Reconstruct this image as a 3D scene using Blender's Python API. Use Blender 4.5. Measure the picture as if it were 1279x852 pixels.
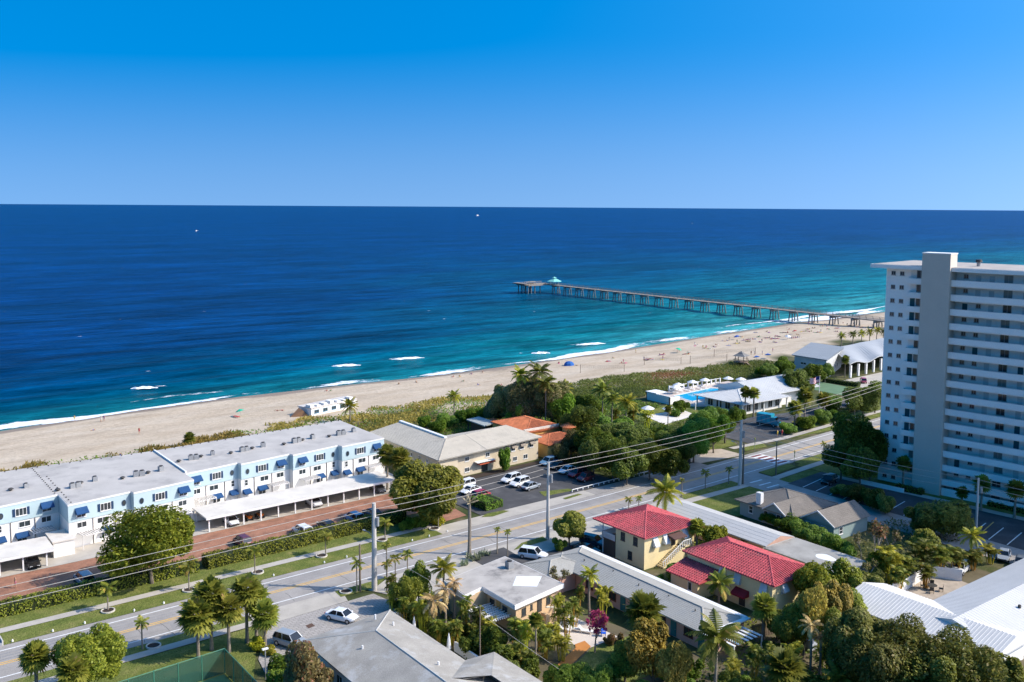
import bpy, math, random
import numpy as np
from mathutils import Vector, Matrix

for o in list(bpy.data.objects):
    bpy.data.objects.remove(o, do_unlink=True)
S = bpy.context.scene
C = S.collection
random.seed(11)
RNG = np.random.default_rng(11)

# ------------------------------------------------------------------ camera
# world axes: X runs along the coast road, Y points to the sea, road level is z = 0 (metres)
CAMH = 54.0
F_PX, PITCH, ROLL, YAW = 1183.0, math.radians(5.4064), math.radians(0.36), math.radians(52.826)
fw = Vector((math.cos(YAW) * math.cos(PITCH), math.sin(YAW) * math.cos(PITCH), -math.sin(PITCH)))
rt0 = Vector((math.sin(YAW), -math.cos(YAW), 0.0))
up0 = rt0.cross(fw)
rt = rt0 * math.cos(ROLL) + up0 * math.sin(ROLL)
up = -rt0 * math.sin(ROLL) + up0 * math.cos(ROLL)
cd = bpy.data.cameras.new('drone_camera')
cam = bpy.data.objects.new('drone_camera', cd)
C.objects.link(cam)
cam.matrix_world = Matrix(((rt.x, up.x, -fw.x, 0), (rt.y, up.y, -fw.y, 0), (rt.z, up.z, -fw.z, CAMH), (0, 0, 0, 1)))
cd.sensor_width = 36.0
cd.lens = F_PX / 1279 * 36.0
cd.shift_y = -55.8 / 1279
cd.clip_start = 1.0
cd.clip_end = 200000.0
S.camera = cam

# ------------------------------------------------------------------ sky, sun, exposure
SUN_EL = math.radians(39.5)
SUN_D = Vector((0.737 * math.cos(SUN_EL), -0.677 * math.cos(SUN_EL), math.sin(SUN_EL)))
W = bpy.data.worlds.new('World')
S.world = W
W.use_nodes = True
wn = W.node_tree.nodes
wl = W.node_tree.links
wn.clear()
wo = wn.new('ShaderNodeOutputWorld')
bg = wn.new('ShaderNodeBackground')
sky = wn.new('ShaderNodeTexSky')
sky.sky_type = 'NISHITA'
sky.sun_disc = False
sky.sun_elevation = SUN_EL
sky.sun_rotation = math.atan2(0.737, -0.677)
sky.air_density = 1.0
sky.dust_density = 3.0
sky.ozone_density = 8.0
sky.altitude = 0
hsv = wn.new('ShaderNodeHueSaturation')
hsv.inputs['Hue'].default_value = 0.493
hsv.inputs['Saturation'].default_value = 1.5
gam = wn.new('ShaderNodeGamma')
gam.inputs['Gamma'].default_value = 1.0
# look the sky up a little above the true direction: clear sea air without the pale dust band
wtc = wn.new('ShaderNodeTexCoord')
wsep = wn.new('ShaderNodeSeparateXYZ')
wl.new(wtc.outputs['Generated'], wsep.inputs[0])
wabs = wn.new('ShaderNodeMath')
wabs.operation = 'ABSOLUTE'
wl.new(wsep.outputs['Z'], wabs.inputs[0])
wadd = wn.new('ShaderNodeMath')
wadd.operation = 'MULTIPLY_ADD'
wadd.inputs[1].default_value = 0.7
wadd.inputs[2].default_value = 0.3
wl.new(wabs.outputs[0], wadd.inputs[0])
# thin haze pales the lowest sky, the blue deepens with height
wsat = wn.new('ShaderNodeMapRange')
wsat.interpolation_type = 'SMOOTHSTEP'
wsat.inputs[1].default_value, wsat.inputs[2].default_value = -0.03, 0.18
wsat.inputs[3].default_value, wsat.inputs[4].default_value = 1.04, 1.37
wl.new(wabs.outputs[0], wsat.inputs[0])
wl.new(wsat.outputs[0], hsv.inputs['Saturation'])
wcom = wn.new('ShaderNodeCombineXYZ')
wl.new(wsep.outputs['X'], wcom.inputs['X'])
wl.new(wsep.outputs['Y'], wcom.inputs['Y'])
wl.new(wadd.outputs[0], wcom.inputs['Z'])
wnor = wn.new('ShaderNodeVectorMath')
wnor.operation = 'NORMALIZE'
wl.new(wcom.outputs[0], wnor.inputs[0])
wl.new(wnor.outputs[0], sky.inputs['Vector'])
wl.new(sky.outputs[0], hsv.inputs['Color'])
wl.new(hsv.outputs[0], gam.inputs['Color'])
wl.new(gam.outputs[0], bg.inputs['Color'])
bg.inputs['Strength'].default_value = 0.15
wl.new(bg.outputs[0], wo.inputs[0])
sl = bpy.data.lights.new('sun', 'SUN')
sl.energy = 3.15
sl.angle = math.radians(0.55)
sl.color = (1.0, 0.92, 0.79)
so = bpy.data.objects.new('sun', sl)
C.objects.link(so)
so.rotation_euler = SUN_D.to_track_quat('Z', 'Y').to_euler()
S.view_settings.view_transform = 'Standard'
S.view_settings.look = 'None'
S.view_settings.exposure = 0.72
S.view_settings.gamma = 1.0
S.view_settings.use_curve_mapping = False
S.render.engine = 'CYCLES'
S.cycles.max_bounces = 5
S.cycles.diffuse_bounces = 3
S.cycles.glossy_bounces = 2
S.cycles.transparent_max_bounces = 6

# ------------------------------------------------------------------ materials
MATS = {}


def M(name, col, rough=0.8, var=0.12, scale=0.5, bump=0.0, metallic=0.0, spec=0.3, stain=None, stain_amt=0.0, stain_scale=0.25, fine=0.06, stretch=None):
    """plain surface: base colour with soft large wear, fine grain, optional stain colour"""
    if name in MATS:
        return MATS[name]
    m = bpy.data.materials.new(name)
    m.use_nodes = True
    n, l = m.node_tree.nodes, m.node_tree.links
    p = n['Principled BSDF']
    p.inputs['Roughness'].default_value = rough
    p.inputs['Metallic'].default_value = metallic
    p.inputs['Specular IOR Level'].default_value = spec
    geo = n.new('ShaderNodeNewGeometry')
    t = n.new('ShaderNodeTexNoise')
    t.inputs['Scale'].default_value = scale
    t.inputs['Detail'].default_value = 6
    l.new(geo.outputs['Position'], t.inputs['Vector'])
    mr = n.new('ShaderNodeMapRange')
    mr.inputs[1].default_value, mr.inputs[2].default_value = 0.3, 0.7
    mr.inputs[3].default_value, mr.inputs[4].default_value = 1 - var, 1 + var
    l.new(t.outputs[0], mr.inputs[0])
    t2 = n.new('ShaderNodeTexNoise')
    t2.inputs['Scale'].default_value = 9.0
    t2.inputs['Detail'].default_value = 2
    l.new(geo.outputs['Position'], t2.inputs['Vector'])
    mr2 = n.new('ShaderNodeMapRange')
    mr2.inputs[1].default_value, mr2.inputs[2].default_value = 0.3, 0.7
    mr2.inputs[3].default_value, mr2.inputs[4].default_value = 1 - fine, 1 + fine
    l.new(t2.outputs[0], mr2.inputs[0])
    mul = n.new('ShaderNodeMath')
    mul.operation = 'MULTIPLY'
    l.new(mr.outputs[0], mul.inputs[0])
    l.new(mr2.outputs[0], mul.inputs[1])
    mx = n.new('ShaderNodeVectorMath')
    mx.operation = 'SCALE'
    mx.inputs[0].default_value = col[:3]
    l.new(mul.outputs[0], mx.inputs['Scale'])
    last = mx.outputs[0]
    if stain is not None:
        t3 = n.new('ShaderNodeTexNoise')
        t3.inputs['Scale'].default_value = stain_scale
        t3.inputs['Detail'].default_value = 8
        t3.inputs['Roughness'].default_value = 0.65
        if stretch:
            mp = n.new('ShaderNodeMapping')
            mp.inputs['Scale'].default_value = (*stretch, 1)
            l.new(geo.outputs['Position'], mp.inputs[0])
            l.new(mp.outputs[0], t3.inputs['Vector'])
        else:
            l.new(geo.outputs['Position'], t3.inputs['Vector'])
        r3 = n.new('ShaderNodeMapRange')
        r3.inputs[1].default_value, r3.inputs[2].default_value = 0.52, 0.68
        r3.inputs[3].default_value, r3.inputs[4].default_value = 0, stain_amt
        l.new(t3.outputs[0], r3.inputs[0])
        mm = n.new('ShaderNodeMix')
        mm.data_type = 'RGBA'
        l.new(r3.outputs[0], mm.inputs[0])
        l.new(last, mm.inputs[6])
        mm.inputs[7].default_value = (*stain, 1)
        last = mm.outputs[2]
    l.new(last, p.inputs['Base Color'])
    if bump:
        b = n.new('ShaderNodeBump')
        b.inputs['Strength'].default_value = bump
        b.inputs['Distance'].default_value = 0.1
        l.new(t2.outputs[0], b.inputs['Height'])
        l.new(b.outputs[0], p.inputs['Normal'])
    MATS[name] = m
    return m


def leaf_mat(name, c_dark, c_light, c_odd=None, odd=0.0, trans=0.45):
    """foliage: every leaf takes its own tone, every plant shifts a little"""
    m = bpy.data.materials.new(name)
    m.use_nodes = True
    n, l = m.node_tree.nodes, m.node_tree.links
    n.clear()
    out = n.new('ShaderNodeOutputMaterial')
    at = n.new('ShaderNodeAttribute')
    at.attribute_name = 'lv'
    ramp = n.new('ShaderNodeValToRGB')
    ramp.color_ramp.elements[0].color = (*c_dark, 1)
    ramp.color_ramp.elements[1].color = (*c_light, 1)
    ramp.color_ramp.elements[1].position = 1 - odd
    if c_odd:
        e = ramp.color_ramp.elements.new(min(0.999, 1 - odd * 0.5))
        e.color = (*c_odd, 1)
    l.new(at.outputs['Fac'], ramp.inputs[0])
    oi = n.new('ShaderNodeObjectInfo')
    h = n.new('ShaderNodeHueSaturation')
    l.new(ramp.outputs[0], h.inputs['Color'])
    mr = n.new('ShaderNodeMapRange')
    mr.inputs[3].default_value, mr.inputs[4].default_value = 0.485, 0.512
    l.new(oi.outputs['Random'], mr.inputs[0])
    l.new(mr.outputs[0], h.inputs['Hue'])
    mv = n.new('ShaderNodeMapRange')
    mv.inputs[3].default_value, mv.inputs[4].default_value = 0.8, 1.2
    l.new(oi.outputs['Random'], mv.inputs[0])
    l.new(mv.outputs[0], h.inputs['Value'])
    d = n.new('ShaderNodeBsdfPrincipled')
    d.inputs['Roughness'].default_value = 0.5
    d.inputs['Specular IOR Level'].default_value = 0.25
    l.new(h.outputs[0], d.inputs['Base Color'])
    tr = n.new('ShaderNodeBsdfTranslucent')
    l.new(h.outputs[0], tr.inputs['Color'])
    mx = n.new('ShaderNodeMixShader')
    mx.inputs[0].default_value = trans
    l.new(d.outputs[0], mx.inputs[1])
    l.new(tr.outputs[0], mx.inputs[2])
    l.new(mx.outputs[0], out.inputs[0])
    MATS[name] = m
    return m


def glass_mat(name, col, rough=0.12):
    m = bpy.data.materials.new(name)
    m.use_nodes = True
    p = m.node_tree.nodes['Principled BSDF']
    p.inputs['Base Color'].default_value = (*col, 1)
    p.inputs['Roughness'].default_value = rough
    p.inputs['Specular IOR Level'].default_value = 0.6
    MATS[name] = m
    return m


GLASS = glass_mat('window_glass', (0.035, 0.045, 0.05))
CARGLASS = glass_mat('car_glass', (0.015, 0.018, 0.022), 0.06)


def paint(name, col):
    if name in MATS:
        return MATS[name]
    m = bpy.data.materials.new(name)
    m.use_nodes = True
    p = m.node_tree.nodes['Principled BSDF']
    p.inputs['Base Color'].default_value = (*col, 1)
    p.inputs['Roughness'].default_value = 0.32
    p.inputs['Specular IOR Level'].default_value = 0.5
    p.inputs['Coat Weight'].default_value = 0.5
    p.inputs['Coat Roughness'].default_value = 0.06
    MATS[name] = m
    return m


# ------------------------------------------------------------------ mesh helpers
class MB:
    """collects shapes, builds ONE mesh object"""

    def __init__(s):
        s.v, s.f, s.m = [], [], []

    def add(s, vs, fs, mi=0):
        b = len(s.v)
        s.v += [tuple(q) for q in vs]
        s.f += [tuple(b + i for i in f) for f in fs]
        s.m += [mi] * len(fs)
        return s

    def box(s, x0, y0, z0, x1, y1, z1, mi=0):
        return s.add([(x0, y0, z0), (x1, y0, z0), (x1, y1, z0), (x0, y1, z0), (x0, y0, z1), (x1, y0, z1), (x1, y1, z1), (x0, y1, z1)],
                     [(0, 3, 2, 1), (4, 5, 6, 7), (0, 1, 5, 4), (1, 2, 6, 5), (2, 3, 7, 6), (3, 0, 4, 7)], mi)

    def prism(s, poly, z0, z1, mi=0):
        n = len(poly)
        vs = [(*p, z0) for p in poly] + [(*p, z1) for p in poly]
        return s.add(vs, [tuple(range(n))[::-1], tuple(range(n, 2 * n))] + [(i, (i + 1) % n, n + (i + 1) % n, n + i) for i in range(n)], mi)

    def tube(s, p0, p1, r0, r1=None, n=6, mi=0, cap=True):
        r1 = r0 if r1 is None else r1
        a, b = Vector(p0), Vector(p1)
        d = (b - a).normalized()
        u = d.orthogonal().normalized()
        w = d.cross(u)
        vs = []
        for c, r in ((a, r0), (b, r1)):
            for i in range(n):
                t = 2 * math.pi * i / n
                vs.append(c + u * math.cos(t) * r + w * math.sin(t) * r)
        fs = [(i, (i + 1) % n, n + (i + 1) % n, n + i) for i in range(n)]
        if cap:
            fs += [tuple(range(n))[::-1], tuple(range(n, 2 * n))]
        return s.add(vs, fs, mi)

    def path(s, pts, rs, n=6, mi=0):
        for i in range(len(pts) - 1):
            s.tube(pts[i], pts[i + 1], rs[i], rs[i + 1], n, mi, cap=(i in (0, len(pts) - 2)))
        return s

    def quad(s, a, b, c, d, mi=0):
        return s.add([a, b, c, d], [(0, 1, 2, 3)], mi)

    def poly(s, pts, mi=0):
        return s.add(pts, [tuple(range(len(pts)))], mi)

    def mesh(s, name, *mats):
        me = bpy.data.meshes.new(name)
        me.from_pydata(s.v, [], s.f)
        for m in mats:
            me.materials.append(m)
        if len(mats) > 1:
            me.polygons.foreach_set('material_index', s.m)
        me.update()
        return me

    def build(s, name, mat, parent=None, loc=(0, 0, 0), rz=0.0, smooth=False):
        mats = mat if isinstance(mat, (list, tuple)) else [mat]
        me = s.mesh(name, *mats)
        if smooth:
            me.polygons.foreach_set('use_smooth', [True] * len(me.polygons))
        return put(name, me, parent, loc, rz)


def put(name, me, parent=None, loc=(0, 0, 0), rz=0.0, scale=None):
    o = bpy.data.objects.new(name, me)
    C.objects.link(o)
    o.location = loc
    o.rotation_euler = (0, 0, rz)
    if scale is not None:
        o.scale = scale
    if parent is not None:
        o.parent = parent
    return o


def tag(o, label=None, cat=None, group=None, kind=None):
    if label:
        o['label'] = label
    if cat:
        o['category'] = cat
    if group:
        o['group'] = group
    if kind:
        o['kind'] = kind
    return o


def thing(name, label, cat, loc=(0, 0, 0), rz=0.0, group=None):
    o = bpy.data.objects.new(name, None)
    o.empty_display_size = 0.3
    C.objects.link(o)
    o.location = loc
    o.rotation_euler = (0, 0, rz)
    return tag(o, label, cat, group)


def struct(name, mb, mat):
    return tag(mb.build(name, mat), kind='structure')


def sheet(name, poly, z, mat):
    o = MB().poly([(x, y, z) for x, y in poly]).build(name, mat)
    return tag(o, kind='structure')


def interp(tab, x):
    return float(np.interp(x, [a for a, _ in tab], [b for _, b in tab]))


def offset_strip(line, o0, o1, z):
    """strip between two offsets of the road centre line"""
    mb = MB()
    for (xa, ya), (xb, yb) in zip(line[:-1], line[1:]):
        mb.quad((xa, ya + o0, z), (xb, yb + o0, z), (xb, yb + o1, z), (xa, ya + o1, z))
    return mb


# ------------------------------------------------------------------ terrain and sea
SHORE = [(-4000, 180), (-300, 255), (39, 264.5), (65, 268.5), (104, 271.5), (137, 270), (175, 267.5), (228, 270.8), (275, 275.6), (334, 283), (392, 289.5), (436, 290), (478, 292.6), (700, 320), (1200, 400), (4000, 900)]
SEA_Z = -3.0


def shore(x):
    return interp(SHORE, x)


def ground_z(x, y):
    d = shore(x) - y
    return float(np.interp(d, [-60, 0, 6, 22, 58], [-6.5, SEA_Z, -2.55, -1.9, 0.0]))


M('sand', (0.50, 0.41, 0.31))


def sand_material():
    m = bpy.data.materials.new('ground_sand_and_soil')
    m.use_nodes = True
    n, l = m.node_tree.nodes, m.node_tree.links
    p = n['Principled BSDF']
    p.inputs['Roughness'].default_value = 0.9
    p.inputs['Specular IOR Level'].default_value = 0.1
    geo = n.new('ShaderNodeNewGeometry')
    at = n.new('ShaderNodeAttribute')
    at.attribute_name = 'sand'

    def noise(sc, det=5, rough=0.55, sy=1.0):
        mp = n.new('ShaderNodeMapping')
        mp.inputs['Scale'].default_value = (1, sy, 1)
        l.new(geo.outputs['Position'], mp.inputs[0])
        t = n.new('ShaderNodeTexNoise')
        t.inputs['Scale'].default_value = sc
        t.inputs['Detail'].default_value = det
        t.inputs['Roughness'].default_value = rough
        l.new(mp.outputs[0], t.inputs['Vector'])
        return t

    def ramp(src, *els):
        r = n.new('ShaderNodeValToRGB')
        r.color_ramp.elements[0].position, r.color_ramp.elements[0].color = els[0][0], (*els[0][1], 1)
        r.color_ramp.elements[1].position, r.color_ramp.elements[1].color = els[-1][0], (*els[-1][1], 1)
        for q, cc in els[1:-1]:
            e = r.color_ramp.elements.new(q)
            e.color = (*cc, 1)
        l.new(src, r.inputs[0])
        return r
    a = noise(0.05, 7, 0.62, 2.5)
    rs = ramp(a.outputs[0], (0.3, (0.43, 0.335, 0.235)), (0.5, (0.53, 0.425, 0.31)), (0.72, (0.60, 0.50, 0.38)))
    foot = noise(0.9, 4, 0.7)
    fr = ramp(foot.outputs[0], (0.35, (0.86, 0.86, 0.86)), (0.6, (1.02, 1.02, 1.02)))
    mul = n.new('ShaderNodeMix')
    mul.data_type = 'RGBA'
    mul.blend_type = 'MULTIPLY'
    mul.inputs[0].default_value = 1
    l.new(rs.outputs[0], mul.inputs[6])
    l.new(fr.outputs[0], mul.inputs[7])
    # wrack line of dried seaweed
    wr = noise(0.25, 6, 0.7, 4)
    sep = n.new('ShaderNodeSeparateXYZ')
    l.new(geo.outputs['Position'], sep.inputs[0])
    wz = n.new('ShaderNodeMapRange')
    wz.interpolation_type = 'SMOOTHSTEP'
    wz.inputs[1].default_value, wz.inputs[2].default_value = -2.75, -2.6
    wz.inputs[3].default_value, wz.inputs[4].default_value = 1, 0
    nz = n.new('ShaderNodeMath')
    nz.operation = 'MULTIPLY_ADD'
    l.new(a.outputs[0], nz.inputs[0])
    nz.inputs[1].default_value = 0.5
    l.new(sep.outputs['Z'], nz.inputs[2])
    nz2 = n.new('ShaderNodeMath')
    nz2.operation = 'SUBTRACT'
    l.new(nz.outputs[0], nz2.inputs[0])
    nz2.inputs[1].default_value = 0.25
    l.new(nz2.outputs[0], wz.inputs[0])
    wet = n.new('ShaderNodeMix')
    wet.data_type = 'RGBA'
    l.new(wz.outputs[0], wet.inputs[0])
    l.new(mul.outputs[2], wet.inputs[6])
    wet.inputs[7].default_value = (0.27, 0.215, 0.17, 1)
    band = n.new('ShaderNodeMapRange')
    band.interpolation_type = 'SMOOTHSTEP'
    band.inputs[1].default_value, band.inputs[2].default_value = 0.56, 0.66
    band.inputs[3].default_value, band.inputs[4].default_value = 0, 0.55
    l.new(wr.outputs[0], band.inputs[0])
    bz = n.new('ShaderNodeMapRange')
    bz.inputs[1].default_value, bz.inputs[2].default_value = -2.0, -1.5
    bz.inputs[3].default_value, bz.inputs[4].default_value = 1, 0
    l.new(nz2.outputs[0], bz.inputs[0])
    bm = n.new('ShaderNodeMath')
    bm.operation = 'MULTIPLY'
    l.new(band.outputs[0], bm.inputs[0])
    l.new(bz.outputs[0], bm.inputs[1])
    wrk = n.new('ShaderNodeMix')
    wrk.data_type = 'RGBA'
    l.new(bm.outputs[0], wrk.inputs[0])
    l.new(wet.outputs[2], wrk.inputs[6])
    wrk.inputs[7].default_value = (0.24, 0.16, 0.11, 1)
    so_ = noise(0.16, 7, 0.65)
    soil = ramp(so_.outputs[0], (0.3, (0.035, 0.05, 0.018)), (0.48, (0.075, 0.085, 0.03)), (0.62, (0.15, 0.125, 0.07)), (0.75, (0.25, 0.21, 0.15)))
    mx = n.new('ShaderNodeMix')
    mx.data_type = 'RGBA'
    l.new(at.outputs['Fac'], mx.inputs[0])
    l.new(soil.outputs[0], mx.inputs[6])
    l.new(wrk.outputs[2], mx.inputs[7])
    l.new(mx.outputs[2], p.inputs['Base Color'])
    b = n.new('ShaderNodeBump')
    b.inputs['Strength'].default_value = 0.6
    b.inputs['Distance'].default_value = 0.25
    l.new(foot.outputs[0], b.inputs['Height'])
    l.new(b.outputs[0], p.inputs['Normal'])
    return m


def build_ground():
    xs = np.concatenate([np.array([-40000, -9000, -3000, -1200, -600]), np.arange(-300, 520, 6.0), np.array([540, 580, 640, 720, 850, 1200, 2000, 5000, 12000, 40000])])
    dd = np.concatenate([np.array([-120, -60, -30, -15, -8, -4, 0, 3, 6, 9, 12, 16, 20, 25, 30, 35, 40, 46, 52, 58, 64, 72, 82, 100, 130, 170, 220, 300, 420, 700, 1500, 6000, 40000])])
    v, sand = [], []
    for d in dd:
        for x in xs:
            y = shore(x) - d
            z = ground_z(x, y)
            if 0 < d < 62 and -300 < x < 520:
                z += 0.12 * math.sin(x * 0.11 + d * 0.3) * math.sin(d * 0.21 + x * 0.031) * min(1, d / 10) * min(1, (62 - d) / 12)
            v.append((x, y, z - 0.03))
            edge = 62 + 6 * math.sin(x * 0.09) + 4 * math.sin(x * 0.23 + 1)
            sand.append(1.0 if d < edge else 0.0)
    nx = len(xs)
    f = [(i * nx + j, i * nx + j + 1, (i + 1) * nx + j + 1, (i + 1) * nx + j) for i in range(len(dd) - 1) for j in range(nx - 1)]
    f = [q[::-1] for q in f]
    me = bpy.data.meshes.new('ground')
    me.from_pydata(v, [], f)
    a = me.attributes.new('sand', 'FLOAT', 'POINT')
    a.data.foreach_set('value', sand)
    me.materials.append(sand_material())
    tag(put('ground', me), kind='structure')


build_ground()


def sea_material():
    m = bpy.data.materials.new('sea_water')
    m.use_nodes = True
    n, l = m.node_tree.nodes, m.node_tree.links
    p = n['Principled BSDF']
    at = n.new('ShaderNodeAttribute')
    at.attribute_name = 'deep'
    geo = n.new('ShaderNodeNewGeometry')

    def noise(sc, sx, sy, det=5, rough=0.55, rot=0.0):
        mp = n.new('ShaderNodeMapping')
        mp.inputs['Rotation'].default_value = (0, 0, rot)
        mp.inputs['Scale'].default_value = (sx, sy, 1)
        l.new(geo.outputs['Position'], mp.inputs[0])
        t = n.new('ShaderNodeTexNoise')
        t.inputs['Scale'].default_value = sc
        t.inputs['Detail'].default_value = det
        t.inputs['Roughness'].default_value = rough
        l.new(mp.outputs[0], t.inputs['Vector'])
        return t
    big = noise(0.008, 0.5, 1.6, 5, 0.6, 0.25)
    add = n.new('ShaderNodeMath')
    add.operation = 'MULTIPLY_ADD'
    l.new(big.outputs[0], add.inputs[0])
    add.inputs[1].default_value = 0.42
    l.new(at.outputs['Fac'], add.inputs[2])
    sub = n.new('ShaderNodeMath')
    sub.operation = 'SUBTRACT'
    sub.inputs[1].default_value = 0.21
    l.new(add.outputs[0], sub.inputs[0])
    r = n.new('ShaderNodeValToRGB')
    els = [(0.0, SEA_COLS[0]), (0.22, SEA_COLS[1]), (0.5, SEA_COLS[2]), (0.78, SEA_COLS[3]), (1.0, SEA_COLS[4])]
    r.color_ramp.elements[0].position, r.color_ramp.elements[0].color = els[0][0], (*els[0][1], 1)
    r.color_ramp.elements[1].position, r.color_ramp.elements[1].color = els[-1][0], (*els[-1][1], 1)
    for q, cc in els[1:-1]:
        e = r.color_ramp.elements.new(q)
        e.color = (*cc, 1)
    l.new(sub.outputs[0], r.inputs[0])
    chop = noise(0.05, 0.45, 2.2, 8, 0.68, 0.2)
    cr = n.new('ShaderNodeMapRange')
    cr.inputs[1].default_value, cr.inputs[2].default_value = 0.36, 0.64
    cr.inputs[3].default_value, cr.inputs[4].default_value = 0.45, 1.5
    l.new(chop.outputs[0], cr.inputs[0])
    rip = noise(0.3, 0.4, 2.0, 4, 0.7, 0.12)
    rr_ = n.new('ShaderNodeMapRange')
    rr_.inputs[1].default_value, rr_.inputs[2].default_value = 0.35, 0.65
    rr_.inputs[3].default_value, rr_.inputs[4].default_value = 0.7, 1.3
    l.new(rip.outputs[0], rr_.inputs[0])
    far = noise(0.007, 0.5, 1.8, 6, 0.65, 0.3)
    fr_ = n.new('ShaderNodeMapRange')
    fr_.inputs[1].default_value, fr_.inputs[2].default_value = 0.36, 0.64
    fr_.inputs[3].default_value, fr_.inputs[4].default_value = 0.66, 1.28
    l.new(far.outputs[0], fr_.inputs[0])
    c0 = n.new('ShaderNodeMath')
    c0.operation = 'MULTIPLY'
    l.new(cr.outputs[0], c0.inputs[0])
    l.new(fr_.outputs[0], c0.inputs[1])
    cm = n.new('ShaderNodeMath')
    cm.operation = 'MULTIPLY'
    l.new(c0.outputs[0], cm.inputs[0])
    l.new(rr_.outputs[0], cm.inputs[1])
    sc = n.new('ShaderNodeVectorMath')
    sc.operation = 'SCALE'
    l.new(r.outputs[0], sc.inputs[0])
    l.new(cm.outputs[0], sc.inputs['Scale'])
    l.new(sc.outputs[0], p.inputs['Base Color'])
    p.inputs['Roughness'].default_value = 0.3
    p.inputs['IOR'].default_value = 1.33
    p.inputs['Specular IOR Level'].default_value = 0.02
    w1 = noise(0.16, 0.6, 1.8, 6, 0.6, 0.2)
    b = n.new('ShaderNodeBump')
    b.inputs['Strength'].default_value = 0.9
    b.inputs['Distance'].default_value = 1.2
    l.new(w1.outputs[0], b.inputs['Height'])
    l.new(b.outputs[0], p.inputs['Normal'])
    return m


SEA_COLS = [(0.045, 0.27, 0.27), (0.004, 0.135, 0.16), (0.0, 0.062, 0.12), (0.0, 0.033, 0.112), (0.0, 0.028, 0.118)]


def build_sea():
    xs = np.concatenate([-np.geomspace(90000, 420, 14), np.arange(-400, 820, 10.0), np.geomspace(840, 90000, 16)])
    ds = np.concatenate([np.array([-14, -6, 0]), np.arange(4, 60, 4.0), np.arange(60, 300, 12.0), np.geomspace(310, 120000, 34)])
    v, deep = [], []
    for d in ds:
        for x in xs:
            s = shore(max(-400, min(1200, x)))
            z = SEA_Z
            if 4 < d < 140:
                z += 0.42 * math.sin(d * 0.33 + 0.02 * x + 1.3 * math.sin(x * 0.021)) * min(1, (d - 4) / 20) * min(1, (140 - d) / 60)
            v.append((x, s + d, z))
            ln = float(np.interp(x, [0, 100, 200, 300, 400, 600], [80, 120, 190, 330, 470, 600]))
            dd_ = max(0.0, d + 2)
            base = float(np.interp(x, [40, 160, 260, 400], [0.2, 0.14, 0.06, 0.0]))
            deep.append(base + (1 - base) * (1 - math.exp(-dd_ / ln * 1.6)) if d < 3e4 else 1.0)
    nx = len(xs)
    f = [(i * nx + j, i * nx + j + 1, (i + 1) * nx + j + 1, (i + 1) * nx + j) for i in range(len(ds) - 1) for j in range(nx - 1)]
    me = bpy.data.meshes.new('sea')
    me.from_pydata(v, [], f)
    me.polygons.foreach_set('use_smooth', [True] * len(f))
    a = me.attributes.new('deep', 'FLOAT', 'POINT')
    a.data.foreach_set('value', deep)
    me.materials.append(sea_material())
    tag(put('sea', me), kind='structure')


build_sea()

FOAM = M('sea_foam', (0.82, 0.85, 0.86), 0.7, 0.06)


def foam_edge_material():
    m = bpy.data.materials.new('lacy_foam')
    m.use_nodes = True
    n, l = m.node_tree.nodes, m.node_tree.links
    p = n['Principled BSDF']
    p.inputs['Base Color'].default_value = (0.8, 0.84, 0.86, 1)
    p.inputs['Roughness'].default_value = 0.7
    geo = n.new('ShaderNodeNewGeometry')
    t = n.new('ShaderNodeTexNoise')
    t.inputs['Scale'].default_value = 0.45
    t.inputs['Detail'].default_value = 7
    t.inputs['Roughness'].default_value = 0.7
    mp = n.new('ShaderNodeMapping')
    mp.inputs['Scale'].default_value = (0.5, 1.4, 1)
    l.new(geo.outputs['Position'], mp.inputs[0])
    l.new(mp.outputs[0], t.inputs['Vector'])
    at = n.new('ShaderNodeAttribute')
    at.attribute_name = 'cover'
    ad = n.new('ShaderNodeMath')
    ad.operation = 'ADD'
    l.new(t.outputs[0], ad.inputs[0])
    l.new(at.outputs['Fac'], ad.inputs[1])
    r = n.new('ShaderNodeMapRange')
    r.inputs[1].default_value, r.inputs[2].default_value = 0.94, 1.06
    l.new(ad.outputs[0], r.inputs[0])
    l.new(r.outputs[0], p.inputs['Alpha'])
    return m


LACE = foam_edge_material()


def foam_strip(pts, name='sea_foam'):
    """pts: list of (x, y_in, y_out, z, cover)"""
    v, cov, f = [], [], []
    K = 5
    for x, y0, y1, z, cv in pts:
        for k in range(K):
            t = k / (K - 1)
            v.append((x, y0 + (y1 - y0) * t, z + 0.3 * 0))
            cov.append(cv * (0.35 + 0.65 * math.sin(math.pi * min(1, 0.12 + t * 0.88)) ** 0.6))
    for i in range(len(pts) - 1):
        for k in range(K - 1):
            a = i * K + k
            f.append((a, a + K, a + K + 1, a + 1))
    me = bpy.data.meshes.new(name)
    me.from_pydata(v, [], f)
    at = me.attributes.new('cover', 'FLOAT', 'POINT')
    at.data.foreach_set('value', cov)
    me.materials.append(LACE)
    return put(name, me)


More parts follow.
